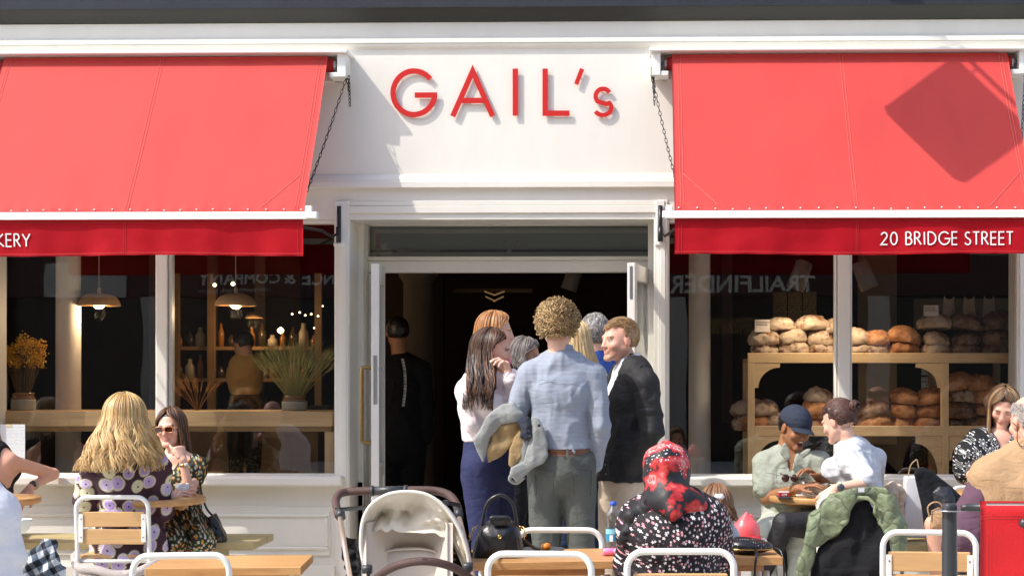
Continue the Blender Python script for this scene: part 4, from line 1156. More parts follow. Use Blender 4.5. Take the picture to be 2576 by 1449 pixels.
for i, x_ in enumerate((2037, 2182, 2325)):
    px, _ = zl(x_, 0); p = U(px, 800, YS+.3); b = MB(); hh = .135
    def bag(u, v):
        a = u*2*math.pi; w_ = .05*(1-.35*v); d_ = .035*(1-.85*v); return (p.x+w_*math.cos(a)*(1+.1*math.sin(5*a)), p.y+d_*math.sin(a), p.z-.08+(hh+.08)*v+.012*math.cos(2*a)*v)
    b.grid(bag, 24, 8, .001); o = b.build('paper_bag', kraft); tag(o, 'folded brown paper bag standing behind the dark loaves, %s of three' % ('leftmost', 'middle', 'rightmost')[i], 'paper bag')
# notice taped to the glass
p = U(-40, 1188, .05); q_ = U(63, 1067, .05)
t = thing('taped_notice', 'white paper notice taped inside the lower left window', 'notice', (q_.x, .05, p.z))
b = MB(); b.box((p.x, .050, p.z), (q_.x, .0515, q_.z)); b.build('sheet', printm('letter_print', (.72, .74, .74), (.45, .46, .5), 110), t)
b = MB(); b.box((UX(15, .05), .0480, UZ(1075, .05)), (UX(30, .05), .0490, UZ(1068, .05))); b.build('tape', M('tape', (.65, .55, .35), .4), t)

# ================================================================ FURNITURE OUTSIDE
def chair_proto():
    WORLD[0] = False
    t = thing('bistro_chair', '', 'chair')
    w_ = .19; H_ = .775; rc = .062; yt, ys = -.235, -.19
    def ring_(x0, n=7): return [(x0, a) for a in range(n)]
    b = MB(); pts = []
    pts += [(-w_-.012, -.27, .0), (-w_-.004, -.20, .40), (-w_, ys-.012, .46), (-w_, -.225, H_-rc)]
    for i in range(1, 8): a = math.pi-i/8*math.pi/2; pts.append((-w_+rc+rc*math.cos(a), -.227, H_-rc+rc*math.sin(a)))
    pts += [(-w_+rc+.01, -.229, H_), (0, -.229, H_), (w_-rc-.01, -.229, H_)]
    for i in range(1, 8): a = math.pi/2-i/8*math.pi/2; pts.append((w_-rc+rc*math.cos(a), -.227, H_-rc+rc*math.sin(a)))
    pts += [(w_, -.225, H_-rc), (w_, ys-.012, .46), (w_+.004, -.20, .40), (w_+.012, -.27, 0)]
    b.tube(pts, .0125, 14); b.build('back_frame', white, t)
    for s_ in (-1, 1):
        b = MB(); b.tube([(s_*(w_-.005), ys, .425), (s_*(w_-.005), .17, .435), (s_*(w_-.004), .195, .42), (s_*(w_+.004), .21, .0)], .0125, 12); b.build('front_leg', white, t)
    b = MB(); b.tube([(-w_, .19, .425), (w_, .19, .425)], .010, 10); b.tube([(-w_, -.19, .42), (w_, -.19, .42)], .010, 10); b.build('cross_rail', white, t)
    for i in range(6):
        b = MB(); y0 = -.18+i*.066; b.box((-w_+.004, y0, .437), (w_-.004, y0+.056, .453), bev=.003); b.build('seat_slat', slatw, t)
    for (z0, z1) in ((.612, .694), (.515, .599)):
        b = MB(); Mx = Matrix.Translation((0, -.214+(.0 if z0 > .6 else .004), 0)) @ Matrix.Rotation(R(0), 4, 'X')
        b.box((-w_+.022, -.010, z0), (w_-.022, .008, z1), Mx, bev=.004); b.build('back_slat', slatw, t)
    for s_ in (-1, 1):
        b = MB(); x0, x1 = sorted((s_*(w_-.012), s_*(w_-.036))); b.box((x0, -.230, .528), (x1, -.2245, .682), bev=.001)
        b.build('bracket', white, t)
        b = MB()
        for z_ in (.656, .556): b.tube([(s_*(w_-.026), -.2305, z_), (s_*(w_-.026), -.2325, z_)], .0032, 8)
        b.build('screw', blackm, t)
    WORLD[0] = True
    return t
CH = chair_proto(); ch_used = [False]
def chair(px, d, rz, label, sx=1.0, sz=1.0):
    o = CH if not ch_used[0] else copy_tree(CH)
    ch_used[0] = True
    p = U(px, 1400, d-10); a = rz
    o.rotation_euler = (0, 0, a); off = Vector((math.sin(-a)*-.229*-1*-1, 0, 0))
    back = Matrix.Rotation(a, 3, 'Z') @ Vector((0, -.229, 0))
    o.location = (p.x-back.x, p.y-back.y, 0); o.scale = (sx, 1, sz)
    tag(o, label, 'chair', 'white framed bistro chairs'); return o
chair(282, 8.52, R(2), 'white framed chair with two wooden back slats carrying the wavy blonde woman', 1.02, .985)
chair(455, 5.72, R(8), 'white framed chair pushed against the front left wooden table', .90, 1.0)
chair(1357, 5.80, R(-2), 'empty white framed chair in front of the table with the black handbag', 1.0, 1.0)
chair(1408, 6.80, R(180), 'white framed chair standing beyond the black handbag', .95, .985)
chair(1712, 5.83, R(2), 'white framed chair carrying the woman in the red and black headscarf', 1.03, 1.01)
chair(2338, 6.62, R(-4), 'white framed chair beside the black barrier post', 1.0, 1.0)
chair(2150, 8.48, R(-8), 'chair hidden under the green quilted jacket', 1.0, 1.0)
chair(2455, 9.25, R(30), 'white chair of the woman in the black and white flowered top', 1.0, 1.0)

def sq_table(cx_px, d0, depth, W_, z, rz, label, mat_=teak):
    p = U(cx_px, 1400, d0-10); Mz = Matrix.Translation((p.x, p.y, 0)) @ Matrix.Rotation(rz, 4, 'Z')
    t = thing('wooden_table', label, 'table', (p.x, p.y, 0))
    n = 7
    b = MB()
    for i in range(n):
        y0 = depth*i/n; b.box((-W_/2, y0+.0007, z-.032), (W_/2, y0+depth/n-.0007, z), Mz, bev=.0025)
    b.build('table_top', mat_, t)
    b = MB(); b.box((-W_/2+.07, .05, z-.062), (W_/2-.07, depth-.05, z-.0325), Mz, bev=.002); b.build('apron', mat_, t)
    for sx in (-1, 1):
        for y_ in (.06, depth-.06):
            b = MB(); b.tube([Mz @ Vector((sx*(W_/2-.06), y_, z-.062)), Mz @ Vector((sx*(W_/2-.05), y_, 0))], .014, 10); b.build('leg', white, t)
    return t, Mz
ZT = .70
sq_table(561, 5.98, .40, .585, ZT, R(5), 'square slatted wooden table at the front left')
tA, MA = sq_table(1378, 6.20, .44, .60, ZT, R(8), 'slatted wooden table holding the black handbag and water bottle')
tB, MBt = sq_table(1822, 6.36, .36, .47, ZT, R(3), 'slatted wooden table under the black dotted purse')
def round_table(px, d, label, z=.735, r_=.30):
    p = U(px, 1300, d-10); t = thing('round_table', label, 'table', (p.x, p.y, 0), 'round wooden tables by the windows')
    b = MB(); b.lathe([(r_-.006, z-.036), (r_, z-.030), (r_, z-.006), (r_-.005, z), (.001, z)], (p.x, p.y, 0), 64); b.build('table_top', teak, t)
    b = MB(); b.box((p.x-r_*.66, p.y-.05, z-.066), (p.x+r_*.66, p.y+.05, z-.0365), bev=.003); b.build('batten', teak, t)
    b = MB(); b.tube([(p.x, p.y, .03), (p.x, p.y, z-.066)], .03, 16); b.lathe([(.2, .0), (.2, .012), (.05, .03)], (p.x, p.y, 0), 30); b.build('pedestal', white, t)
    return p
T1 = round_table(380, 8.9, 'round wooden table between the two women in flowered dresses')
T2 = round_table(-38, 8.85, 'round wooden table at the left edge beside the woman in black')
T3 = round_table(2064, 9.15, 'round wooden table with the cup, glasses and tray on it')
T4 = round_table(2494, 9.45, 'round wooden table at the right edge behind the tan waistcoat')
def bench(x0, x1, label):
    t = thing('wall_bench', label, 'bench', ((UX(x0, -.7)+UX(x1, -.7))/2, -.7, 0))
    a, c = UX(x0, -.9), UX(x1, -.9); z = .46
    for i in range(3):
        b = MB(); y0 = -.93+i*.175; b.box((a, y0, z-.042), (c, y0+.165, z), bev=.004); b.build('plank', benchw, t)
    for x_ in (a+.3, c-.3):
        b = MB(); b.box((x_-.04, -.88, 0), (x_+.04, -.46, z-.0425), bev=.003); b.build('support', benchw, t)
bench(-250, 640, 'pale pine bench along the wall below the left window')
bench(1760, 2750, 'pale pine bench along the wall below the bread window')

# ================================================================ STROLLER
champ = M('champagne_metal', (.66, .54, .44), .3, .5, metal=.75, var=.03); leath = M('brown_leatherette', (.085, .045, .038), .5, .4, var=.12, vs=30, bump=.35, bs=420)
hoodm = M('cream_canopy', (.74, .68, .58), .7, .3, var=.03, bump=.12, bs=50); linm = M('stone_liner', (.64, .57, .51), .8, .2, var=.05, bump=.15, bs=60)
charc = M('charcoal_plastic', (.035, .038, .042), .4, .5)
def SZ(x, y, Y): return U(824.3+x/5.879, 1202.1+y/5.879, Y)
st = thing('pushchair', 'cream and champagne pushchair with brown leatherette handle, hood folded up', 'pushchair', (UX(1030, -3.8), -3.8, 0))
def spline(P, n=6):
    P = [Vector(p) for p in P]; out = []
    for i in range(len(P)-1):
        p0 = P[max(i-1, 0)]; p1 = P[i]; p2 = P[i+1]; p3 = P[min(i+2, len(P)-1)]
        for k in range(n):
            t = k/n; out.append(.5*((2*p1)+(p2-p0)*t+(2*p0-5*p1+4*p2-p3)*t*t+(3*p1-p0-3*p2+p3)*t**3))
    return out+[P[-1]]
Yh = -3.55
hp_ = [SZ(165, 560, Yh-.14), SZ(130, 430, Yh-.10), SZ(120, 330, Yh-.06), SZ(170, 240, Yh-.03), SZ(280, 205, Yh), SZ(420, 195, Yh), SZ(660, 188, Yh), SZ(1150, 180, Yh), SZ(1420, 178, Yh), SZ(1640, 195, Yh), SZ(1800, 255, Yh-.02), SZ(1890, 360, Yh-.06), SZ(1930, 470, Yh-.10), SZ(1945, 560, Yh-.14)]
b = MB(); b.tube(spline(hp_), .0165, 16); b.build('handlebar', leath, st)
b = MB(); b.tube([SZ(655, 190, Yh), SZ(1150, 182, Yh)], .0185, 16); b.tube([SZ(640, 190, Yh), SZ(680, 190, Yh)], .022, 16); b.tube([SZ(1130, 182, Yh), SZ(1175, 182, Yh)], .022, 16)
b.build('handle_clasp', charc, st)
for (p, q_) in (((185, 470), (195, 590)), ((1925, 450), (1945, 600))):
    b = MB(); b.tube([SZ(*p, Yh-.13), SZ(*q_, Yh-.16)], [.017, .019], 14); b.build('joint', charc, st)
for pts in ([(185, 590, -3.72), (250, 1000, -3.85), (330, 1480, -4.0), (480, 2300, -4.4)], [(1945, 590, -3.72), (2060, 1050, -3.85), (2160, 1480, -4.0), (2250, 2300, -4.4)]):
    b = MB(); b.tube([SZ(*p) for p in pts], .0105, 12); b.build('frame_tube', champ, st)
for x_ in (470, 2180):
    c = SZ(x_, 1300, -4.3); c.z = .13; b = MB(); b.tube([c+Vector((.13*0, .13*math.cos(a*math.pi/14), .13*math.sin(a*math.pi/14))) for a in range(28)], .022, 10, closed=True); b.build('wheel', charc, st)
    c = c.copy(); c.y += .62; b = MB(); b.tube([c+Vector((0, .13*math.cos(a*math.pi/14), .13*math.sin(a*math.pi/14))) for a in range(28)], .022, 10, closed=True); b.build('wheel', charc, st)
# hood: hoop in front, fabric rolling back
arch = [(545, 1330), (510, 1150), (492, 1000), (495, 820), (520, 640), (590, 470), (700, 350), (860, 255), (1010, 215), (1160, 203), (1320, 212), (1470, 250), (1620, 335), (1760, 470), (1880, 640), (1975, 820), (2035, 1000), (2080, 1180), (2100, 1330)]
Ya = -4.02
ap = spline([SZ(x, y, Ya) for x, y in arch], 4)
b = MB(); b.tube(ap, .0075, 12); b.build('hood_hoop', M('cream_trim', (.70, .66, .58), .45), st)
cen = SZ(1290, 1000, Ya)
n = len(ap)
def hood(u, v):
    i = u*(n-1); k = int(min(i, n-2)); p = ap[k].lerp(ap[k+1], i-k)
    q_ = p.lerp(cen, .0+.13*v*0+.0)+Vector((0, .30*v, -.10*v*v*0))
    w_ = .012*math.sin(v*16)*(1-abs(2*u-1))*v
    return tuple(p.lerp(cen, .02+.10*v*v)+Vector((0, .34*v, -.05*v*v+w_)))
b = MB(); b.grid(hood, 80, 18, .002); b.build('hood', hoodm, st)
# gathered inner drape hanging below the hoop
low_ = [(560, 1250), (580, 1050), (560, 850), (700, 800), (800, 740), (900, 780), (960, 765), (1100, 800), (1200, 815), (1400, 815), (1600, 808), (1700, 850), (1800, 900), (1900, 1060), (2010, 1290)]
lp = spline([SZ(x, y, Ya+.045) for x, y in low_], 6); m_ = len(lp)
def drape(u, v):
    i = u*(n-1); k = int(min(i, n-2)); p = ap[k].lerp(ap[k+1], i-k)
    j = u*(m_-1); k2 = int(min(j, m_-2)); q_ = lp[k2].lerp(lp[k2+1], j-k2)
    f = fbm([[u*7, v*2.2, 1.3]], 3)[0]; f2 = math.sin(u*34+v*3+2*f)*math.sin(math.pi*min(1, v*1.1))
    r_ = p.lerp(q_, v); return (r_.x+.006*f*v, r_.y+.05*math.sin(math.pi*v)+.050*f*math.sin(math.pi*v)+.026*f2*v, r_.z+.008*f)
b = MB(); b.grid(drape, 130, 34, .0015); b.build('hood_lining', hoodm, st)
# seat shell
def seatf(u, v):
    x = 620+(1930-620)*u; y = 600+1000*v; p = SZ(x, y, Ya+.20-.05*v)
    p.y += -.18*abs(2*u-1)**3+.006*math.sin(u*40)*0; return tuple(p)
b = MB(); b.grid(seatf, 40, 30, .02); b.build('seat_back', linm, st)
def pad(x0, x1, y0, y1, Y, nm_, mat_, rr=.3):
    b = MB()
    def f(u, v):
        x = x0+(x1-x0)*u; y = y0+(y1-y0)*v; ex = 1-abs(2*u-1)**4; ey = 1-(1-v)**6*1
        yy = y+(abs(2*u-1)**3)*(y1-y0)*rr*(1-v)
        p = SZ(x, yy, Y-.022*ex*ey); return tuple(p)
    b.grid(f, 30, 24, .01); return b.build(nm_, mat_, st)
pad(720, 1720, 1040, 1640, Ya+.135, 'seat_pad', M('pale_liner', (.60, .54, .49), .8, .2, var=.04, bump=.15, bs=60))
b = MB(); b.tube(spline([SZ(715, 1600, Ya+.115), SZ(715, 1300, Ya+.115), SZ(790, 1140, Ya+.115), SZ(900, 1075, Ya+.11), SZ(1200, 1045, Ya+.105), SZ(1500, 1060, Ya+.11), SZ(1650, 1140, Ya+.115), SZ(1740, 1320, Ya+.115), SZ(1750, 1600, Ya+.115)]), .004, 8); b.build('piping', linm, st)
b = MB()
for i in range(7):
    b.tube([SZ(1640, 900+i*90, Ya+.13), SZ(1900, 780+i*90+60, Ya+.05)], .0012, 4); b.tube([SZ(1640, 830+i*100, Ya+.13), SZ(1900, 1010+i*100, Ya+.05)], .0012, 4)
b.build('quilting', M('liner_seam', (.42, .37, .33), .8), st)
# bumper bar
bp_ = spline([SZ(690, 1560, Ya-.02), SZ(740, 1470, Ya-.05), SZ(860, 1372, Ya-.10), SZ(1050, 1285, Ya-.15), SZ(1300, 1233, Ya-.18), SZ(1550, 1237, Ya-.18), SZ(1800, 1298, Ya-.15), SZ(1990, 1392, Ya-.10), SZ(2120, 1500, Ya-.04)])
b = MB(); b.tube(bp_, .0155, 16); bb = b.build('bumper_bar', leath, st)
p = SZ(1395, 1216, Ya-.197); tb = text_mb('egg', p, XA, ZA, .0105, bold=True); tb.build('embossing', M('emboss', (.03, .016, .014), .4), bb)
for (x_, y_) in ((585, 1345), (2075, 1310)):
    c = SZ(x_, y_, Ya-.01); b = MB(); b.tube([c+Vector((-.018, 0, 0)), c+Vector((-.016, 0, 0)), c+Vector((.016, 0, 0)), c+Vector((.018, 0, 0))], [.014, .0175, .0175, .014], 18); b.box(tuple(c+Vector((-.009, -.006, -.07))), tuple(c+Vector((.009, .012, -.01))), bev=.004)
    b.build('hinge', charc, st)
strapm = M('webbing', (.014, .014, .015), .7, .3, bump=.3, bs=200)
def strap(name, pts, w_, parent, mat_=strapm, n=6):
    b = MB(); P = spline(pts, n)
    def f(u, v):
        i = u*(len(P)-1); k = int(min(i, len(P)-2)); p = P[k].lerp(P[k+1], i-k); return (p.x, p.y, p.z+(v-.5)*w_)
    b.grid(f, len(P), 3, .002); return b.build(name, mat_, parent)
strap('strap', [SZ(110, 470, Yh-.13), SZ(300, 455, Yh-.2), SZ(580, 430, Ya+.05)], .016, st)
strap('strap', [SZ(1700, 370, Ya+.06), SZ(1800, 370, Ya+.1), SZ(1960, 405, Yh-.12)], .017, st)
b = MB(); b.box(tuple(SZ(1710, 400, Ya+.04)), tuple(SZ(1790, 320, Ya+.05)), bev=.002); b.build('buckle', charc, st)
def net(u, v):
    p = SZ(250+(560-250)*u, 850+(700)*v+120*u*(1-v), Ya+.28-.1*u); f = fbm([[u*4, v*5, 7]], 3)[0]; p.y += .03*f; p.x += .012*f; return tuple(p)
b = MB(); b.grid(net, 20, 30, .001); b.build('basket_net', M('black_mesh', (.02, .02, .022), .8, .2, bump=.4, bs=150), st)
# ================================================================ PEOPLE: toolkit
skins = {'fair': (.78, .47, .35), 'rosy': (.80, .44, .32), 'tan': (.62, .34, .21), 'brown': (.34, .155, .075)}
def vskin():
    return M('skin', (1, 1, 1), .5, .4, var=.05, vs=22, vcol=True, sss=.0, bump=.08, bs=160)
SKIN = vskin()
HAIRM = M('hair', (1, 1, 1), .42, .5, vcol=True, var=.12, vs=25)
def nrm(v): v = Vector(v); return v.normalized()
def frame(hf, hu=(0, 0, 1), roll=0):
    f = nrm(hf); u = Vector(hu); r = f.cross(u).normalized(); u = r.cross(f)
    if roll: q = Matrix.Rotation(roll, 3, f); r, u = q @ r, q @ u
    return np.array([r, f, u]).T      # columns: right, forward, up
def head_prims(s, H, A, sc=1.0, ears=True, mouth=0.0, nose=1.0):
    H = np.array(H); W = lambda x, y, z: H+A @ (np.array([x, y, z])*sc)
    s.ell(W(0, -.016, .030), np.array([.076, .097, .088])*sc, A, .01)
    s.ell(W(0, .022, -.020), np.array([.062, .070, .088])*sc, A, .015)
    for e in (-1, 1):
        s.cone(W(.047*e, .0, -.045), W(.012*e, .072, -.090), .022*sc, .017*sc, .02)
        s.ell(W(.040*e, .062, -.025), np.array([.022, .018, .018])*sc, A, .018)
        if ears: s.ell(W(.077*e, -.006, -.004), np.array([.009, .019, .032])*sc, A, .006)
    s.cone(W(-.014, .078, -.094), W(.014, .078, -.094), .014*sc, .014*sc, .012)
    s.cone(W(-.034, .080, .021), W(.034, .080, .021), .0105*sc, .0105*sc, .014)
    s.cone(W(0, .088, .010), W(0, .1045*nose, -.027), .0085*sc, .0105*sc, .010)
    s.cone(W(-.011, .096, -.030), W(.011, .096, -.030), .0075*sc, .0075*sc, .006)
    s.ell(W(0, .0865, -.052), np.array([.026, .009, .0055])*sc, A, .007); s.ell(W(0, .0850, -.064-mouth*.5), np.array([.022, .009, .0065])*sc, A, .007)
    for e in (-1, 1):
        s.subs.append(SDF().ell(W(.031*e, .103, .003), np.array([.017, .016, .010])*sc, A, .010).p[0])
        s.ell(W(.031*e, .0775, .003), np.array([.0125, .0125, .0105])*sc, A, .003)
    if mouth: s.subs.append(SDF().ell(W(0, .100, -.060), np.array([.022, .022, mouth])*sc, A, .004).p[0])
def paint(V, col, H, A, sc=1.0, brow=(.2, .12, .06), lip=(.62, .22, .19), eyes=True, beard=None, stub=.0, mouth=0, rosy=.25):
    C = np.tile(np.array(col, float), (len(V), 1)); L_ = (V-np.array(H)) @ A/sc; x, y, z = L_.T
    near = (np.abs(z) < .13) & (np.abs(x) < .09) & (np.abs(y) < .13)
    def mix(m, c, a=1.0):
        m = (np.clip(m, 0, 1)*a*near)[:, None]; C[:] = C*(1-m)+np.array(c)*m
    rc = np.array(col)*np.array([1.05, .78, .75])
    mix(np.exp(-((np.abs(x)-.042)**2+(z+.028)**2)/.0006)*(y > .03), rc, rosy*2); mix(np.exp(-(x**2+(z+.026)**2)/.0003)*(y > .09), rc, .6)
    mix((np.abs(x) > .072)*(np.abs(z) < .04), rc, .5)
    if beard is not None:
        m = np.clip((-.028-z)/.02, 0, 1)*(y > -.045)*np.clip((y+.045)/.03, 0, 1); m *= 1-np.exp(-((x/.03)**2+((z+.058)/.012)**2)); mix(m, beard, stub)
    mix((np.abs(x) < .026)*(y > .07)*(np.abs(z+.058+.0*mouth) < .0095+mouth*.6)*1.0, lip, .5)
    if mouth: mix(((x/.022)**2+((z+.060)/(mouth+.001))**2 < 1)*(y > .04)*1.0, (.10, .015, .012), 1); mix(((x/.017)**2+((z+.060-mouth*.55)/(.006))**2 < 1)*(y > .04)*1.0, (.85, .80, .72), 1)
    ax = np.abs(x)
    mix((ax > .013)*(ax < .048)*(np.abs(z-.024+.25*np.abs(ax-.030)) < .0045)*(y > .06)*1.0, brow, .75)
    if eyes:
        mix((((ax-.031)/.0145)**2+((z-.003)/.0068)**2 < 1)*(y > .06)*1.0, (.62, .58, .55), .9)
        mix((((ax-.031)/.0055)**2+((z-.003)/.006)**2 < 1)*(y > .06)*1.0, (.10, .07, .05), .9)
    else: mix((ax > .018)*(ax < .045)*(np.abs(z+.001) < .0035)*(y > .06)*1.0, brow, .8)
    mix((ax > .017)*(ax < .046)*(np.abs(z-.011) < .0025)*(y > .06)*1.0, brow, .5)
    return C
def hand_prims(s, W, d, n, curl=(.3, .4, .3), side=1, sc=1.0, spread=.12, thumb=(.75, .55)):
    """W wrist, d pointing direction, n palm normal, side: +1 thumb on the (d x n) side"""
    W = np.array(W); d = nrm(d); n = Vector(n); n = (n-d*n.dot(d)).normalized(); l = d.cross(n)*side
    W_ = Vector(W); s.ecap(W_, W_+d*.082*sc, (.026*sc, .016*sc), (.037*sc, .0125*sc), l, .012)
    for i, (o, ln) in enumerate(((.029, .92), (.010, 1.0), (-.010, .95), (-.028, .76))):
        p = W_+d*(.084-.004*abs(i-1))*sc+l*o*sc; a = 0; r0 = .0088
        dr = (d+l*(o*spread/.03)).normalized()
        for k, (sl_, c) in enumerate(zip((.042, .027, .022), curl)):
            a += c*(1+.12*i); dd = (dr*math.cos(a)+n*math.sin(a)); q = p+dd*sl_*ln*sc
            s.cone(p, q, (r0-.0008*k)*sc, (r0-.0008*(k+1))*sc, .0035); p = q
    p = W_+d*.022*sc+l*.026*sc; a = thumb[0]
    for k, (sl_, r_) in enumerate(((.040, .0115), (.030, .0100), (.024, .0088))):
        dd = (d*math.cos(a)+l*math.sin(a)*.9+n*.35).normalized(); q = p+dd*sl_*sc; s.cone(p, q, r_*sc, (r_-.001)*sc, .006); p = q; a -= thumb[1]*.5
class Fig:
    def __init__(s, label, Y, j, hf, roll=0, skin='fair', b=1.0, hs=1.0, female=False, group=None, bust=1.0, hu=(0, 0, 1)):
        s.Y = Y; s.b = b; s.hs = hs; s.skin = skins[skin]
        s.J = {k: U(v[0], v[1], Y+(v[2] if len(v) > 2 else 0)) for k, v in j.items()}
        J = s.J; s.A = frame(hf, hu, roll)
        base = Vector((J['P'].x, J['P'].y, 0))
        s.t = thing('person', label, 'person', base, group)
        lat = (J['SR']-J['SL']).normalized(); s.lat = lat; up = (J['N']-J['P']).normalized(); s.fw = Vector((0, 0, 1)).cross(lat).normalized()
        s.up = up
        if 'HL' not in J:
            lh = Vector((lat.x, lat.y, 0)).normalized(); J['HL'] = J['P']-lh*.085*b; J['HR'] = J['P']+lh*.085*b
        for q, sg in (('L', -1), ('R', 1)):
            if 'K'+q not in J: J['K'+q] = J['H'+q]+Vector((0, 0, -.43))
            if 'A'+q not in J: J['A'+q] = Vector((J['K'+q].x, J['K'+q].y, .08))
            if 'W'+q not in J: J['W'+q] = J['E'+q]+Vector((0, 0, -.25))
        P, N = J['P'], J['N']; W_ = P.lerp(N, .38); C = P.lerp(N, .70)
        g = s.g = {}
        def new(k): g[k] = SDF(.03); return g[k]
        w_ = .88 if female else 1.0
        hp = new('hips'); hp.ecap(P-up*.05, W_, (.158*b, .118*b), (.128*b*w_, .098*b), lat)
        to = new('torso'); to.ecap(W_, C, (.128*b*w_, .098*b), (.152*b*w_, .112*b), lat); to.ecap(C, C.lerp(N, .72), (.152*b*w_, .112*b), (.115*b, .078*b), lat)
        to.cone(J['SL'], N-up*.015-s.fw*.0, .052*b, .050*b, .05); to.cone(J['SR'], N-up*.015, .052*b, .050*b, .05)
        if female:
            for e in (-1, 1): to.ell(C+lat*.07*e+s.fw*.085*b+up*.01, (.062*bust, .055*bust, .058*bust), None, .03)
        ne = new('neck'); hb = J['H']+Vector(s.A @ np.array([0, -.022, -.070])*hs); ne.cone(N-up*.02, hb, .058*hs*(.9 if female else 1.05), .050*hs*(.9 if female else 1.08), .02)
        for q in 'LR':
            k = .86 if female else 1.0
            ar = new('up'+q); ar.cone(J['S'+q], J['E'+q], .050*k*b, .039*k*b, .014)
            fo = new('fo'+q); fo.cone(J['E'+q], J['W'+q], .039*k*b, .025*k, .014)
            th = new('th'+q); th.cone(J['H'+q], J['K'+q], .092*b, .057*b, .016); sh = new('sh'+q); sh.cone(J['K'+q], J['A'+q], .055*b, .036, .016)
            A_ = J['A'+q]; fd = Vector((s.fw.x, s.fw.y, 0)).normalized(); ft = new('ft'+q); ft.cone(A_+fd*-.02, A_+fd*.16-Vector((0, 0, .045)), .036, .028)
        s.hands = SDF(.006)
        s.face = {}
    def S(s, keys, k=.03, grow=0):
        r_ = SDF(k)
        for q in keys.split(): r_.add(s.g[q])
        return r_
    def body(s, h=.006, mouth=0.0, ears=True, nose=1.0, **pk):
        a = s.S('hips torso neck upL upR foL foR thL thR shL shR ftL ftR'); a.add(s.hands)
        head_prims(a, s.J['H'], s.A, s.hs, ears, mouth, nose)
        V, Q = a.mesh(h)
        C = paint(V, s.skin, s.J['H'], s.A, s.hs, mouth=mouth, **pk)
        b = MB(); b.add(V, Q, C, True); s.bo = b.build('body', SKIN, s.t); return s.bo
    def hand(s, q, d, n, **k): hand_prims(s.hands, s.J['W'+q], d, n, **k)
    def cloth(s, name, keys, mat_, grow=.012, h=.008, amp=.006, fr=9, st=(1, 1, 1), extra=None, clips=(), carve=None, k=.03, col=None, parent=None, seed=0, fine=.0):
        a = s.S(keys, k)
        if extra: extra(a)
        for p, n_ in clips: a.clip(p, n_)
        st = np.array(st)
        def disp(V, N):
            W_ = V+.05*np.stack([vnoise(V*5+3), vnoise(V*5+11), vnoise(V*5+19)], 1)
            n1 = vnoise(W_*fr*st+seed*3.1); n2 = vnoise(W_*fr*2.3*st+7+seed); r_ = (1-3.0*np.minimum(np.abs(n1), .5))*.75+(1-3*np.minimum(np.abs(n2), .5))*.5
            return amp*r_
        V, Q = a.mesh(h, grow, disp, carve)
        b = MB(); b.add(V, Q, col, True); o = b.build(name, mat_, parent or s.t); return o
    def piece(s, name, sdf, mat_, h=.006, grow=0, amp=.0, fr=10, st=(1, 1, 1), parent=None, carve=None):
        V, Q = sdf.mesh(h, grow, (lambda V, N: amp*(1-2.2*np.abs(vnoise(V*fr*np.array(st))))) if amp else None, carve)
        b = MB(); b.add(V, Q, None, True); return b.build(name, mat_, parent or s.t)
    def L(s, x, y, z): return Vector(s.A @ (np.array([x, y, z])*s.hs))+s.J['H']
def mcol(c1, c2, k): return tuple(a+(b_-a)*k for a, b_ in zip(c1, c2))
